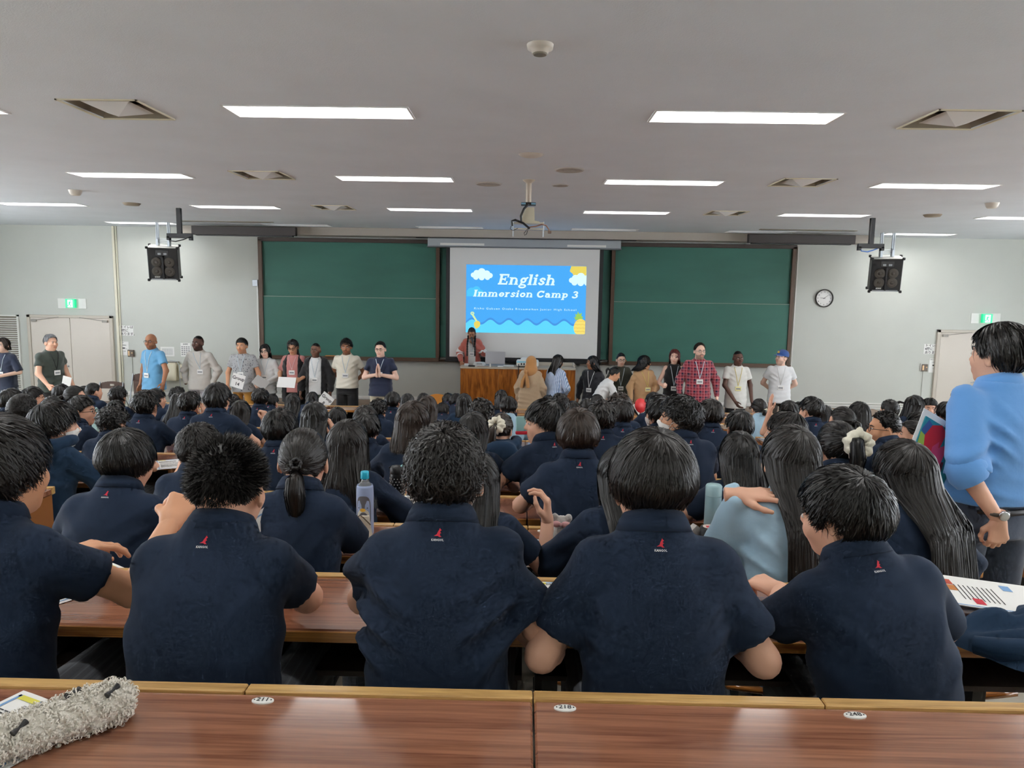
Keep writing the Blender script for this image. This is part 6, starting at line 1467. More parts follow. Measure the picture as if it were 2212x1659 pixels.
stand(1280, 768, 11.9, 'woman in black with a white lanyard looking left', 156, skin='brown', fem=True, g=1.08, head=(-58, -4, 0), top=C('black_knit', 34, 35, 40), sleeve=2, s0=-.3, collar=False, low=BLACKC, skirt=(.35, .2), hair_=dict(HLONG, drop=.34), armL=FRONT(-1, .86, .10, .18, 'relaxed'), armR=HANG(1, .05), lany=(.16, mat('lanyard_white', srgb(225, 228, 228), .6), None, .02))
stand(1342, 762, 12.22, 'woman in glasses and an olive green top behind the others', 180, skin='pale', fem=True, head=(6, -4, 0), top=C('olive_top', 66, 68, 58), sleeve=2, collar=False, deep=.06, low=BLACKC, hair_=dict(HSH, line=PONYL, pole=(0, -1, .2), ln=(.2, .3), lift=.004), spec=True, armL=HANG(-1), armR=HANG(1), lany=(.14,))
stand(1333, 794, 11.45, 'woman in a white top bending down and reaching to the right', -82, skin='tan', fem=True, lean=30, head=(-6, -22, 0), top=WHITES, sleeve=2, collar=False, low=BLACKC, hair_=dict(HSH, line=PONYL, pole=(0, -1, .2), ln=(.2, .3), lift=.004, tail=([(0, -.11, .03), (0, -.15, .05), (0, -.165, .01), (0, -.14, -.05)], [.014, .026, .028, .012], 60)), armR=((.20, .30, 1.02), (.06, .52, .98), 'relaxed', (0, 0, -1)), armL=((-.20, .30, .98), (-.02, .50, .96), 'relaxed', (0, 0, -1)), fold=.009)
stand(1392, 768, 11.9, 'woman with big dark curly hair in a tan blouse facing right', 188, skin='tan', fem=True, g=1.05, head=(58, 0, 0), top=C('tan_blouse', 186, 148, 108), sleeve=2, s0=-.12, collar=False, low=BLACKC, hair_=dict(HLONG, drop=.14, curl=.25, flare=.06, rad=(.092, .110, .110), back=.6), armL=((-.24, -.02, 1.05), (-.14, .16, .98), 'relaxed', (1, 0, 0)), armR=HANG(1, .1), lany=(.18, mat('lanyard_yellow', srgb(224, 206, 120), .6), mat('badge_yellow', srgb(238, 232, 170), .6), -.05), fold=.008)
stand(1458, 754, 11.95, 'red-haired woman in a black sleeveless top and green denim skirt', 176, skin='pale', fem=True, head=(-12, 0, 0), top=C('black_tank', 28, 28, 30), sleeve=0, s0=-.05, collar=False, deep=.05, low=C('green_denim', 66, 80, 72), skirt=(.46, .19), hair_=dict(HLONG, drop=.30, curl=.12), tone='red', brow=(.08, .03, .02), armR=((.24, .0, 1.06), (.20, .24, 1.05), 'fist', (-1, 0, 0)), armL=HANG(-1, .05), lany=(.13,))
stand(1512, 740, Y0-.35, 'tall bearded man in glasses and a red and navy plaid shirt', 178, skin='pale', head=(10, 0, 0), top=pattern_mat('plaid', 'plaid', srgb(46, 34, 58), srgb(134, 42, 58), srgb(200, 120, 124), 75.0), sleeve=2, s0=-.16, low=C('blue_jeans', 44, 58, 82), hair_=dict(HSH, line=[(0, 52), (40, 40), (62, 8), (78, -14), (92, 2), (108, -14), (125, -48), (180, -56)]), tone='brown', beard=.55, brow=(.05, .03, .02), spec=True, armL=HANG(-1, .05, .03), armR=HANG(1, .05, .03), lany=(.2,), g=1.08)
stand(1595, 757, Y0-.2, 'laughing man in a white polo with a yellow badge', 180, skin='deep', head=(4, 0, 0), top=C('white_polo', 228, 228, 222), s0=-.22, low=BLACKC, hair_=HBUZ, armR=((.2, .05, 1.06), (.06, .2, .82), 'relaxed', (-1, 0, 0)), armL=HANG(-1, .05), lany=(.16, mat('lanyard_yellow', (1, 1, 1)), MATS['badge_yellow'] if 'badge_yellow' in MATS else None), g=.98)
rc_, Gc, kc = stand(1693, 757, Y0-.1, 'man in a white T-shirt and blue cap looking up to the left', 168, skin='pale', head=(-52, 12, 0), top=C('white_tee', 232, 234, 236), collar=False, low=C('dark_brown', 64, 56, 48), hair_=dict(HSH, rad=(.079, .1, .1)), tone='brown', beard=.3, armL=BEHIND(-1), armR=BEHIND(1), lany=(.17, WHITES), fold=.009)
b = MB(); V_ = []
b.lathe([(.088, -.0), (.09, .02), (.086, .05), (.07, .085), (.035, .105), (.0, .11)], n=22, sy=1.16)
b.data; cap = b.build('cap', C('cap_blue', 44, 78, 140), rc_); hmat(Gc, cap); cap.location = tuple(hp(Gc, 0, -.012, .035))
b = MB(); n_ = 9; V_ = []
for i in range(n_):
    a = R(-62+124*i/(n_-1)); V_ += [(.088*math.sin(a), .098*math.cos(a), .006), (.085*math.sin(a), .098*math.cos(a)+.075*math.cos(a*.9), -.012), (.085*math.sin(a), .098*math.cos(a)+.075*math.cos(a*.9), -.017), (.088*math.sin(a), .098*math.cos(a), .0)]
b.add(V_, [q for i in range(n_-1) for q in ((i*4, i*4+1, i*4+5, i*4+4), (i*4+1, i*4+2, i*4+6, i*4+5), (i*4+2, i*4+3, i*4+7, i*4+6))]); b.build('brim', MATS['cloth_cap_blue'], cap)
MB().box(-.022, .022, .098, .104, .03, .065, .004).build('cap_badge', mat('cap_gold', srgb(206, 170, 70), .6), cap)
# ---- teacher standing in the right aisle, seen from behind
tz = floor_z(3); BLUEC = cloth('teacher_blue', srgb(92, 146, 206), .8, bump=(7, .4, .02))
P = on_y(2164, 700, 3.08)
Gt = figure(seated=False, lean=-2, head=(17, 2, 0), vox=.0115, hvox=.0065, g=1.08, sw=.152, hs=1.04, armL=((-.235, -.13, 1.05), (-.135, -.20, .875), 'cup', (.3, .8, 0), (.15, .05, -1)), armR=((.25, .02, 1.06), (-.02, .26, 1.03), 'grip', (-.2, .3, 1), (-1, .2, .1)))
yawt = 12; off = rotm(0, 0, R(yawt))@(Gt.H+np.array([0, 0, .135])); kt = (P[2]-tz)/off[2]
teacher = person((P[0]-off[0]*kt, 3.08-off[1]*kt, tz), R(yawt), kt, 'man in a blue shirt with rolled sleeves standing in the right aisle'); body(teacher, Gt, 'light')
TV, TQ = trousers(Gt, vox=.014, r=(.092, .074, .058), wide=.012, g=1.15); part(teacher, 'trousers', TV, TQ, cloth('slate_trousers', srgb(60, 70, 88), bump=(6, .5, .02))); shoes(teacher, Gt)
SV, SQ = garment(Gt, vox=.0115, fold=.014, ph=2.0, sleeve=1.0, r0=.066, r1=.072, s0=.0, inf=.006); sh = part(teacher, 'shirt', SV, SQ, BLUEC)
cv, cf = collar_vf(Gt, h=.04, r=(.070, .066)); part(sh, 'collar', cv, cf, BLUEC)
for i in (0, 1):
    e_, w_ = np.array(Gt.arms[i][0]), np.array(Gt.arms[i][1]); s_ = Gt.sh[i]; d_ = (e_-s_)/np.linalg.norm(e_-s_)
    b = MB(); b.tube([e_-d_*.045, e_-d_*.02, e_+(w_-e_)*.10, e_+(w_-e_)*.2], [.07, .078, .074, .062], 20); b.build('rolled_cuff', BLUEC, sh)
h = hair(seed=77, n=1500, nseg=9, w=.006, line=[(0, 26), (45, 22), (62, 4), (78, -18), (90, 4), (104, -14), (120, -46), (180, -54)], rad=(.094, .113, .116), wavy=.004, lift=.008, pole=(0, .35, 1), ln=(.12, .22)); hmat(Gt, part(teacher, 'hair', h[0], h[1], HAIR['black'], True, h[2])); eyes(teacher, Gt)
MB().tube([Gt.hip+np.array([.178*math.cos(a), .138*math.sin(a), -.022]) for a in np.linspace(0, 2*math.pi, 25)], .014, 6).build('belt', M_black, teacher)
wv_, fr_ = Gt.wr[0]; b = MB(); b.tube([wv_+fr_@np.array([.031*math.cos(a), .027*math.sin(a), -.03]) for a in np.linspace(0, 2*math.pi, 17)], .008, 6, False); wo = b.build('wrist_watch', mat('watch_strap', srgb(70, 64, 56), .5), teacher)
MB().lathe([(.019, 0), (.02, .006), (.016, .009), (0, .009)], wv_+fr_@np.array([-.004, -.031, -.03]), 18, rot=fr_@rotm(R(90), 0, 0)).build('watch_case', METAL, wo)
# ================================================================== things on the desks and in hands
def on_z(px, py, z):
    d = _f+_r*(px-IW/2)/FPX-_u*(py-IH/2)/FPX; return CAM+d*((z-CAM[2])/d[2])
def textlines(b, x0, x1, y, n, dy, z, h=.0025, seed=0):
    rg = random.Random(seed)
    for k in range(n):
        x = x0
        while x < x1-.01:
            L = rg.uniform(.006, .022); e = min(x+L, x1); b.box(x, e, y-k*dy, y-k*dy+h, z, z+.0003); x = e+rg.uniform(.002, .004)
def handout(px, py, row, rz, label, w_=.21, h=.297, z=0.0, title=None, kind=0, sc=1.0, ref='c'):
    """printed A4 sheet lying on a desk; (px, py) locates its centre on the desk top"""
    zz = row_z(row)+.0008+z; p = on_z(px, py, zz); t = empty('handout', (p[0], p[1], zz), rz)
    b = MB(); n = 8; V = [(-w_/2+w_*i/n, y, .0006*math.sin(i*1.1)+.0008) for i in range(n+1) for y in (-h/2, h/2)]; b.add(V, [(2*i, 2*i+2, 2*i+3, 2*i+1) for i in range(n)]); b.add([(a, c, d-.0008) for a, c, d in V], [(2*i+1, 2*i+3, 2*i+2, 2*i) for i in range(n)]); b.build('sheet', M_paper, t)
    q = .0022; b = MB(); m = .012
    for x0, x1, y0, y1 in ((-w_/2+m, w_/2-m, h/2-m-.006, h/2-m), (-w_/2+m, -w_/2+m+.006, -h/2+m, h/2-m), (w_/2-m-.006, w_/2-m, -h/2+m, h/2-m), (-w_/2+m, w_/2-m, -h/2+m, -h/2+m+.006)): b.box(x0, x1, y0, y1, q, q+.0002)
    b.build('blue_border', M_blue, t)
    MB().box(-w_/2+.02, -w_/2+.07, h/2-.024, h/2-.012, q, q+.0005).build('yellow_tag', M_yel, t)
    b = MB()
    if title: put_text(b, title, .0135, (.02, h/2-.045, q+.0006), (1, 0, 0), (0, 1, 0), bold=.01)
    textlines(b, -w_/2+.025, w_/2-.07, h/2-.06, 5, .0075, q, seed=int(px)); textlines(b, -w_/2+.03, w_/2-.03, h/2-.12, 3, .007, q, seed=int(px)+1); b.box(-w_/2+.02, w_/2-.02, h/2-.15, h/2-.149, q, q+.0003); textlines(b, -w_/2+.03, w_/2-.04, h/2-.165, 9, .0095, q, seed=int(px)+2); b.build('print', M_ink, t)
    f = MB(); f.ball((.055, h/2-.085, q), (.012, .006, .0004), 10, 4); f.build('red_picture', RED, t)
    return tag(t, label, 'paper', 'printed handouts')
z0_ = row_z(0)
a = on_z(51, 1493, z0_); c = on_z(150, 1529, z0_); rz0 = math.atan2(c[1]-a[1], c[0]-a[0])
t = handout(60, 1570, 0, rz0, 'printed Japanese handout under the fluffy pencil case', title='日常生活でできるSDGs')
fw = rotm(0, 0, rz0)@np.array([.105, -.1485, 0]); t.location = (a[0]+fw[0], a[1]+fw[1], t.location.z)
# fluffy pencil case: a curly fleece roll with black bows
p0, p1 = on_z(-30, 1655, z0_), on_z(258, 1552, z0_); ax_ = (p1-p0); Lc = np.linalg.norm(ax_); t = empty('pencil_case', (float((p0+p1)[0]/2), float((p0+p1)[1]/2), z0_), math.atan2(ax_[1], ax_[0]))
FL = mat('fleece_cream', srgb(222, 216, 204), .95, .1, bump=(70, .8, .006), sheen=.5)
F_ = Field(axis((-Lc/2-.06, Lc/2+.06, .0045)), axis((-.06, .06, .0045)), axis((-.012, .085, .0045)))
F_.cap((-Lc/2, 0, .034), (Lc/2-.01, 0, .034), .033, .037, k=0)
X_, Y_, Z_ = F_.ax[0][:, None, None], F_.ax[1][None, :, None], F_.ax[2][None, None, :]
F_.f = F_.f-.0035*np.sin(190*X_+3*np.sin(90*Y_))*np.sin(170*Y_+2*np.sin(120*Z_+40*X_))-.003*np.sin(260*Z_+4*np.sin(140*X_))*np.sin(210*X_+100*Y_)
F_.f = np.maximum(F_.f, .0005-Z_); V_, Q_ = F_.nets(); co = part(t, 'cover', V_, Q_, FL)
rg = np.random.default_rng(5); n = 2600; i_ = rg.integers(0, len(V_), n); P_ = V_[i_]; P_ = P_[P_[:, 2] > .006]; n = len(P_); N_ = P_-np.stack([P_[:, 0], P_[:, 1]*0, P_[:, 2]*0+.034], 1); N_ /= np.linalg.norm(N_, axis=1, keepdims=True)+1e-9
T_ = rg.normal(size=(n, 3)); T_ -= N_*(T_*N_).sum(1, keepdims=True); T_ /= np.linalg.norm(T_, axis=1, keepdims=True); Bn = np.cross(N_, T_); m = 6; th = np.linspace(0, 4.4, m); rr = rg.uniform(.0022, .0045, (n, 1)); VV = []
for w2 in (-.0011, .0011): VV.append(P_[:, None]+N_[:, None]*(rr*(1-np.cos(th))[None])[..., None]+T_[:, None]*(rr*np.sin(th)[None])[..., None]+Bn[:, None]*(w2+.0007*th)[None, :, None])
VV = np.stack(VV, 2).reshape(-1, 3); VV[:, 2] = np.maximum(VV[:, 2], .0006); ix = np.arange(n*m*2).reshape(n, m, 2); o = part(t, 'fleece_curls', VV, np.stack([ix[:, :-1, 0], ix[:, 1:, 0], ix[:, 1:, 1], ix[:, :-1, 1]], -1).reshape(-1, 4), FL); o['kind'] = 'stuff'
for x, y in ((-.10, .004), (-.055, -.03), (.03, .006), (.085, -.022)):
    b = MB(); zc = .034+.041*math.sqrt(max(0, 1-(y/.042)**2)); s_ = np.array([x, y, zc]); d_ = np.array([.7, .7*math.cos(1), -y*8]); d_ /= np.linalg.norm(d_)
    b.tube([s_-d_*.013, s_-d_*.006, s_, s_+d_*.006, s_+d_*.013], [.0055, .004, .002, .004, .0055], 8); b.build('black_bow', M_black, t)
tag(t, 'fluffy cream pencil case with black bows on the nearest desk', 'pencil case')
handout(165, 1262, 1, R(-32), 'printed handout beside the elbow of the boy at the left edge')
handout(1222, 1300, 1, R(8), 'blue-bordered handout left of the bowl-cut boy in the back row')
handout(1132, 1192, 2, R(-10), 'handout on the second desk beside the raised hand')
handout(905, 1085, 3, R(4), 'sheet of paper on the third desk beside the dotted bottle')
handout(372, 1002, 5, R(30), 'colourful booklet on the desk end by the left aisle')
handout(12, 893, 6, R(5), 'papers on a desk at the far left of the sixth row')
# folded magazine on a box file, and a jacket, right end of the back-row desk
zz = row_z(1); c = on_z(2118, 1318, zz); t = empty('file_case', (c[0], c[1], zz), R(-14)); MB().box(-.10, .12, -.075, .075, 0, .028, .004).build('case', mat('clear_case', srgb(176, 172, 176), .25), t); MB().box(-.099, -.02, -.0765, -.0745, .006, .022).build('label', mat('peach_label', srgb(206, 176, 166), .6), t); tag(t, 'grey plastic file case under the folded magazine', 'file case')
t = empty('magazine', (c[0], c[1], zz+.0295), R(-14))
prof = [(-.125, .0), (-.135, .006), (-.136, .014), (-.128, .021), (-.10, .022), (0, .018), (.16, .012)]; lo = [(-.125, .0), (0, .002), (.15, .003)]
b = MB(); k = len(prof); V_ = [(a, y, z) for a, z in prof for y in (-.11, .12)]; b.add(V_, [(2*i, 2*i+1, 2*i+3, 2*i+2) for i in range(k-1)], True); b.add([(a, y, z-.0022) for a, y, z in V_], [(2*i+2, 2*i+3, 2*i+1, 2*i) for i in range(k-1)], True); b.build('cover', M_paper, t)
b = MB(); V_ = [(a, y, z) for a, z in lo for y in (-.11, .12)]; b.add(V_, [(0, 1, 3, 2), (2, 3, 5, 4)]); b.add([(a, y, z-.001) for a, y, z in V_], [(2, 3, 1, 0), (4, 5, 3, 2)]); b.build('back_page', mat('page_grey', srgb(196, 190, 192), .6), t)
hz_ = lambda x: np.interp(x, [-.10, 0, .16], [.022, .018, .012])+.0006
b = MB()
for k in range(9): x = -.06+.012*k; b.add([(x, -.06, hz_(x)), (x+.003, -.06, hz_(x+.003)), (x+.003, .05, hz_(x+.003)), (x, .05, hz_(x))], [(0, 1, 2, 3)])
b.build('print', M_ink, t)
for m_, x, y in ((mat('photo_red', srgb(176, 70, 48), .6), -.085, .045), (mat('photo_orange', srgb(190, 120, 60), .6), -.085, -.0), (M_blue, .07, .05), (M_yel, .135, .04), (RED, -.04, -.085)):
    MB().add([(x, y, hz_(x)+.0002), (x+.025, y, hz_(x+.025)+.0002), (x+.025, y+.04, hz_(x+.025)+.0002), (x, y+.04, hz_(x)+.0002)], [(0, 1, 2, 3)]).build('picture', m_, t)
MB().add([(-.10, -.105, hz_(-.1)), (.155, -.105, hz_(.155)), (.155, -.1, hz_(.155)), (-.10, -.1, hz_(-.1))], [(0, 1, 2, 3)]).build('blue_border', M_blue, t)
tag(t, 'folded printed magazine lying on the file case, right end of the desk', 'magazine')
c = on_z(2290, 1385, zz); b = MB(); nr, na = 26, 60; V_ = []
for i in range(nr+1):
    q = i/nr
    for k in range(na):
        a = 2*math.pi*k/na; r_ = (.17+.035*math.sin(2*a+.6)+.02*math.sin(5*a))*(1+.25*math.cos(a)**2); x, y = r_*q*math.cos(a)*1.25, r_*q*math.sin(a)*.9
        h_ = .075*(1-q**4)+.016*math.sin(38*x+24*y+2*math.sin(22*y))*(1-q**6)*(.4+.6*q)+.010*math.sin(60*y-26*x+1.5*math.sin(30*x))*(1-q**6)
        V_.append((x, y, max(.002, h_)))
b.add(V_, [(i*na+k, (i+1)*na+k, (i+1)*na+(k+1) % na, i*na+(k+1) % na) for i in range(nr) for k in range(na)], True); b.add([V_[nr*na+k] for k in range(na)], [tuple(range(na))[::-1]])
b.tube([(-.10, -.10, .05), (-.17, -.11, .032), (-.235, -.075, .024), (-.27, -.03, .018)], [.038, .034, .03, .022], 14)
o = b.build('jacket', NAVY2, None, (c[0], c[1], zz), (0, 0, R(8))); tag(o, 'crumpled navy jacket at the right end of the back-row desk', 'jacket')
# ---- second desk: bottle in a penguin sleeve, paper bag, documents, plush rabbit, flasks
def put(row, px, py): p = on_z(px, py, row_z(row)); return (p[0], p[1], row_z(row))
zz = row_z(2); pb = put(2, 782, 1166)
t = empty('water_bottle', (pb[0], pb[1]+.06, zz)); MB().lathe([(.030, .175), (.030, .19), (.022, .212), (.013, .225), (.0125, .235)], n=24).build('bottle', mat('clear_plastic', (.85, .9, .92), .08, trans=.8), t)
MB().lathe([(.0165, .232), (.0168, .236), (.0165, .258), (.0145, .261), (0, .261)], n=24).build('cap', mat('cap_cyan', srgb(30, 170, 200), .4), t)
slv = MB().lathe([(.0, .001), (.031, .001), (.0335, .01), (.034, .17), (.033, .198), (.0305, .207), (.029, .203)], n=28).build('sleeve', cloth('sleeve_blue', srgb(150, 166, 200)), t)
def wrap(P, r): return [(r*math.sin(x/.034), -r*math.cos(x/.034), z) for x, z in P]
def blob(name, cx, cz, rx, rz_, m_, r, pw=2.0):
    P = [(cx+rx*np.sign(math.cos(a))*abs(math.cos(a))**(2/pw), cz+rz_*np.sign(math.sin(a))*abs(math.sin(a))**(2/pw)) for a in np.linspace(0, 2*math.pi, 28, endpoint=False)]
    V_ = [wrap([(cx, cz)], r)[0]]+wrap(P, r); MB().add(V_, [(0, i+1, (i+1) % 28+1) for i in range(28)], True).build(name, m_, slv)
blob('penguin_print', 0, .10, .031, .068, cloth('print_grey', srgb(98, 98, 104)), .0348, 3); blob('belly_print', 0, .075, .026, .04, cloth('print_cream', srgb(220, 218, 206)), .0352, 2.4); blob('beak_print', -.002, .112, .011, .007, mat('print_orange', srgb(222, 170, 60), .7), .0356)
blob('chick_print', 0, .085, .016, .018, MATS['cloth_print_grey'], .0355); blob('chick_face', 0, .080, .0125, .012, MATS['cloth_print_cream'], .0358)
for x in (-.018, .016): blob('eye_print', x, .12, .0026, .0022, M_ink, .0356)
tag(t, 'water bottle with cyan cap in a blue penguin sleeve', 'bottle')
t = empty('paper_bag', (pb[0]+.0, pb[1]-.03, zz), R(12)); b = MB(); P0 = [(-.05, -.028, .0), (.05, -.028, .0), (.05, .028, 0), (-.05, .028, 0), (-.034, -.006, .105), (.034, -.006, .105), (.034, .006, .105), (-.034, .006, .105)]
b.add(P0, [(0, 1, 5, 4), (1, 2, 6, 5), (2, 3, 7, 6), (3, 0, 4, 7), (4, 5, 6, 7), (3, 2, 1, 0)]); b.build('bag', mat('bag_paper', srgb(206, 198, 182), .7, bump=(26, .6, .01)), t)
MB().tube([(-.03, -.012, .085), (-.012, -.018, .105), (.0, -.012, .112), (.012, -.018, .105), (.04, -.02, .075)], .0024, 6).build('cord', mat('cord_dark', srgb(96, 84, 70), .8), t); MB().ball((-.02, -.02, .035), (.010, .003, .02), 8, 6).build('bag_print', mat('bag_brown', srgb(96, 70, 64), .7), t); tag(t, 'cream paper pouch with a cord in front of the penguin bottle', 'pouch')
t = empty('document_stack', put(2, 752, 1178), R(-3)); b = MB()
for k in range(7): b.box(-.09+.002*k, .07+.001*k, -.055+.002*k, .06+.002*k, .004*k, .004*k+.0032)
b.build('pages', M_paper, t); b = MB(); textlines(b, -.06, .05, .04, 9, .009, .0285, seed=3); b.build('print', M_inkg, t); tag(t, 'stack of stapled documents beside the penguin bottle', 'papers')
t = empty('plush_rabbit', put(2, 1212, 1186), R(-8)); FUR = mat('grey_fur', srgb(178, 176, 172), .95, .1, bump=(120, .8, .004), sheen=.6)
F_ = Field(axis((-.06, .06, .0042)), axis((-.06, .05, .0042)), axis((-.004, .15, .0042)))
F_.ell((0, 0, .05), (.038, .033, .048), k=0); F_.ell((0, .003, .103), (.032, .03, .028), k=.012)
for sx in (-1, 1): F_.ell((sx*.026, -.005, .126), (.014, .012, .016), k=.008); F_.ell((sx*.03, -.02, .015), (.018, .024, .015), k=.008); F_.ell((sx*.036, .008, .07), (.012, .012, .024), k=.008)
X_, Y_, Z_ = F_.ax[0][:, None, None], F_.ax[1][None, :, None], F_.ax[2][None, None, :]; F_.f = F_.f-.0012*np.sin(420*X_+2*np.sin(300*Z_))*np.sin(390*Z_+2*np.sin(310*Y_)); F_.f = np.maximum(F_.f, .0005-Z_); V_, Q_ = F_.nets(); part(t, 'body', V_, Q_, FUR)
b = MB()
for sx in (-1, 1): b.ball((sx*.018, -.026, .106), (.019, .01, .012), 12, 8)
b.ball((0, -.032, .106), (.006, .006, .007), 8, 6); b.build('pink_bow', mat('bow_pink', srgb(214, 166, 168), .8), t); tag(t, 'small grey plush rabbit with a pink bow on the second desk', 'plush toy')
p = put(2, 1541, 1160); t = empty('flask', (p[0], p[1]+.03, zz)); MB().lathe([(0, 0), (.031, 0), (.033, .004), (.033, .165)], n=28).build('body', mat('flask_teal', srgb(140, 172, 180), .4), t); MB().lathe([(.033, .166), (.033, .205), (.029, .211), (0, .212)], n=28).build('lid', mat('flask_teal_lid', srgb(156, 188, 194), .4), t); tag(t, 'tall pale teal flask on the second desk', 'flask')
p = put(2, 1531, 1190); t = empty('thermos', (p[0], p[1], zz)); MB().lathe([(0, 0), (.036, 0), (.037, .003), (.037, .055)], n=28).build('body', mat('thermos_navy', (.012, .013, .022), .25, metal=.4), t); MB().lathe([(.0375, .055), (.0375, .059)], n=28).build('silver_ring', METAL, t); MB().lathe([(.037, .059), (.037, .09), (.034, .096), (0, .0965)], n=28).build('lid', M_black, t); MB().lathe([(.027, .0968), (0, .0972)], n=24).build('sticker', mat('sticker', srgb(214, 196, 186), .5), t); MB().box(-.015, .01, -.012, .006, .0972, .0978).build('sticker_print', RED, t); tag(t, 'short black thermos with a sticker on its lid', 'thermos')
p = put(2, 1497, 1182); t = empty('pouch', (p[0], p[1], zz), R(20)); MB().prism([(-.028, 0), (.03, 0), (.026, .075), (.004, .092), (-.022, .07)], .03, ((0, -.015, 0), (1, 0, 0), (0, 0, 1), (0, 1, 0))).build('pouch', mat('pouch_grey', srgb(176, 172, 168), .6, bump=(30, .6, .008)), t); tag(t, 'pale grey soft pouch left of the black thermos', 'pouch')
# ---- third desk: black bottle with white dots
p = put(3, 858, 1098); t = empty('dotted_bottle', p); bd = MB().lathe([(0, 0), (.034, 0), (.036, .004), (.036, .17), (.034, .178)], n=28).build('body', mat('bottle_black', (.012, .012, .013), .3), t)
b = MB()
for r_ in range(11):
    for k in range(14):
        a = 2*math.pi*(k+.5*(r_ % 2))/14; b.ball((.0362*math.cos(a), .0362*math.sin(a), .012+.0145*r_), (.0022, .0022, .0022), 6, 4)
o = b.build('white_dots', WHITE, bd); o['kind'] = 'stuff'
MB().lathe([(.034, .178), (.036, .182), (.034, .205), (.028, .215), (0, .218)], n=28).build('lid', M_black, t); MB().box(.018, .034, -.012, .012, .185, .222, .005).build('teal_latch', mat('latch_teal', srgb(150, 210, 212), .4), t); MB().tube([(-.032, 0, .2), (-.04, 0, .208), (-.03, 0, .213)], .003, 6).build('carry_loop', M_black, t); tag(t, 'black sports bottle with white dots and teal latch', 'bottle')
p = put(3, 885, 1100); t = empty('mask_pouch', (p[0]-.02, p[1]-.10, row_z(3))); MB().prism([(-.05, 0), (.06, 0), (.055, .03), (0, .045), (-.045, .02)], .03, ((0, -.015, 0), (1, 0, 0), (0, 0, 1), (0, 1, 0))).build('pouch', mat('pouch_dark', srgb(50, 50, 54), .4), t); tag(t, 'dark zipped pouch beside the wavy-haired boy', 'pouch')
p = put(5, 207, 934); t = empty('flask', p); MB().box(-.03, .03, -.015, .015, 0, .22, .012).build('body', mat('mint', srgb(170, 208, 208), .4), t); MB().cyl((0, -.0155, .19), (0, -.017, .19), .01).build('button', M_alum, t); tag(t, 'pale mint flat flask on the left block', 'flask')
# ---- cards and papers in hands
def card(name, px, py, Y, w_, h, roll, pitch, label, lines=(), m_=None, yaw_=0, cat='card'):
    p = on_y(px, py, Y); t = empty(name, tuple(p)); t.rotation_euler = (R(pitch), R(roll), R(yaw_))
    MB().box(-w_/2, w_/2, -.002, .002, -h/2, h/2).build('sheet', m_ or M_paper, t)
    if lines:
        b = MB()
        for s, sz, u, v in lines: put_text(b, s, sz, (u, -.0028, v), (1, 0, 0), (0, 0, 1), bold=.022)
        b.build('lettering', M_ink, t)
    return tag(t, label, cat)
card('group_card', 514, 823, Y0-.42, .21, .23, 16, 0, 'white card reading Group 14 held by the man in grey', (('Group', .075, 0, .02), ('14', .075, 0, -.075)))
card('group_card', 703, 865, Y0-.42, .21, .22, 38, 0, 'white card reading Group 8 hanging from the cardigan woman\'s hand', (('Group', .07, 0, .02), ('8', .07, 0, -.075)))
card('paper_sheet', 563, 826, Y0-.3, .24, .17, 32, -35, 'grey sheet held by the woman with wavy hair', m_=mat('grey_sheet', srgb(176, 174, 172), .7), cat='paper')
card('paper_sheet', 619, 826, Y0-.42, .29, .18, 2, -28, 'white sheet held with both hands by the woman in pink', cat='paper')
card('paper_sheet', 144, 824, Y0-.75, .14, .16, 14, 0, 'folded white papers held by the man in the dark green polo', cat='paper')
card('paper_sheet', 1382, 881, 11.62, .15, .2, -32, 0, 'white card in the hand of the woman in tan', (('G', .05, 0, 0),), cat='paper')
t = empty('hand_fan', tuple(on_y(1384, 876, 8.35))); MB().lathe([(.0, -.002), (.085, -.002), (.085, .002), (0, .002)], n=28, rot=rotm(R(80), 0, R(30))).build('blade', mat('fan_red', srgb(216, 44, 48), .5), t); MB().box(-.006, .006, -.004, .004, -.17, -.08).build('handle', mat('fan_red', (1, 1, 1)), t); tag(t, 'red round fan held up among the students', 'fan')
t = empty('smartphone', tuple(on_y(1125, 914, 5.2)), R(8)); MB().box(-.036, .036, -.005, .005, -.06, .05, .004).build('case', mat('phone_mint', srgb(150, 196, 196), .3), t); MB().box(-.036, .06, -.005, .02, -.085, -.062, .004).build('grip', RED, t); tag(t, 'mint phone with red strap held up in the centre block', 'phone')
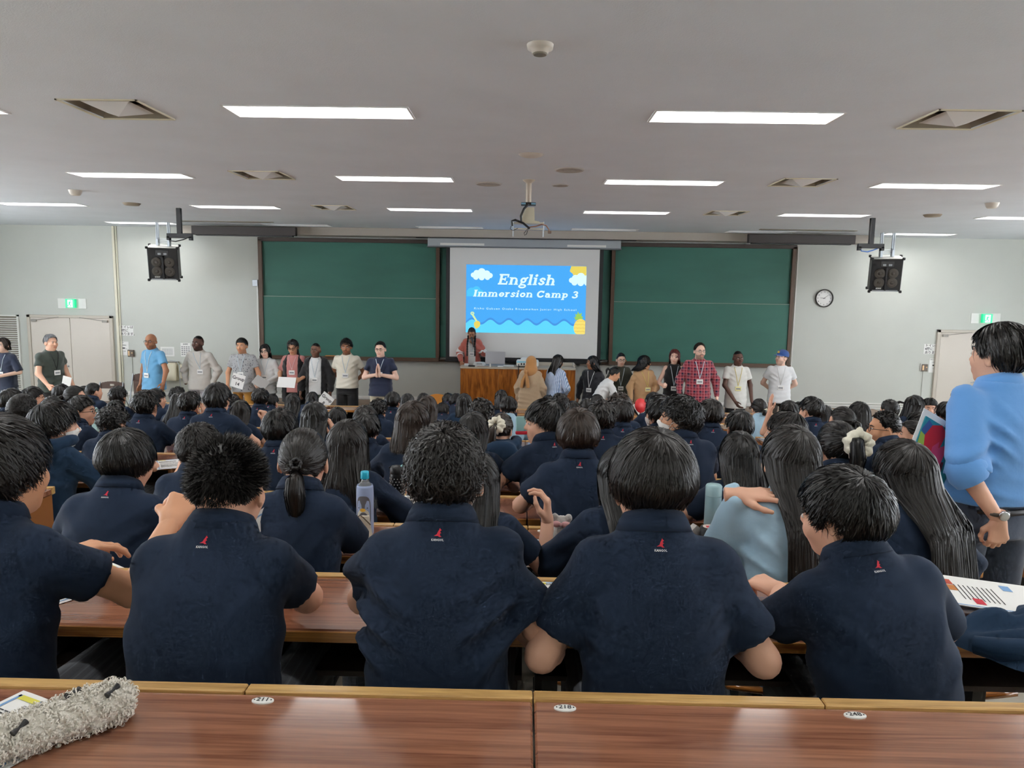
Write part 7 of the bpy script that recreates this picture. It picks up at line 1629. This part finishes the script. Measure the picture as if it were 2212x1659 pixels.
# curved sheet between the cropped boy and the ponytail girl
p = on_y(603, 1106, 2.30); t = empty('paper_sheet', tuple(p), R(12)); b = MB(); V_ = []; n = 10
for i in range(n+1):
    u = i/n; x = -.075+.14*u; V_ += [(x, .05*math.sin(u*2), -.07+.02*u), (x+.015*u, .02+.05*math.sin(u*2), -.005+.085*u)]
b.add(V_, [(2*i, 2*i+2, 2*i+3, 2*i+1) for i in range(n)], True); b.build('sheet', M_paper, t); V2 = []
for i in range(n+1):
    u = i/n; x = -.075+.14*u
    for q in (.72, .80): V2.append((x+.015*u*q, .02*q+.05*math.sin(u*2)-.0008, -.07+.02*u+(.065+.065*u)*q))
MB().add(V2, [(2*i, 2*i+2, 2*i+3, 2*i+1) for i in range(n)], True).build('blue_stripe', M_blue, t); tag(t, 'curved white sheet beside the ponytail girl', 'paper')
# picture folder in the teacher's hand
p = on_y(2014, 985, 3.05); t = empty('picture_folder', tuple(p)); t.rotation_euler = (R(-12), R(28), R(10)); hw, hh = .10, .14
MB().box(-hw, hw, -.003, .003, -hh, hh).build('folder', mat('folder_teal', srgb(42, 132, 146), .35), t); MB().box(-hw-.018, hw-.03, .004, .006, -hh+.02, hh+.03).build('inner_sheet', M_paper, t)
def shp(nm, P, c, y=-.0036):
    MB().add([(a*hw, y, c_*hh) for a, c_ in P], [tuple(range(len(P)))[::-1]]).build(nm, mat('folder_'+nm, srgb(*c), .45), t)
shp('ball_red', [(-.75, .45), (-.55, .85), (-.1, 1), (.25, .85), (.15, .2), (-.2, .05), (-.6, .1)], (190, 40, 52)); shp('ball_yellow', [(-.85, .1), (-.6, .1), (-.2, .05), (-.1, -.2), (-.5, -.25)], (222, 208, 60), -.0037); shp('ball_green', [(-1, .5), (-.75, .45), (-.6, .1), (-.95, .05)], (150, 176, 70), -.0038); shp('ball_blue', [(-.8, .95), (-.55, .85), (-.75, .45), (-1, .55)], (60, 84, 140), -.0038)
shp('pink_shape', [(-.2, .25), (.05, .5), (.1, .3), (.4, .5), (.5, .2), (.45, -.2), (.1, -.3), (-.15, -.05)], (200, 70, 110), -.0041); shp('maroon_shape', [(.3, -.1), (.6, 0), (.65, -.35), (.4, -.45), (.2, -.3)], (96, 34, 40), -.0040)
for k, (x, y) in enumerate(((-.1, -.75), (.55, -.55), (-.55, -.5), (.2, -.9))): MB().ball((x*hw, -.0034, y*hh), (.010, .0012, .014), 10, 6).build('white_cloud', WHITE, t)
tag(t, 'bright picture folder held by the man in the blue shirt', 'folder')
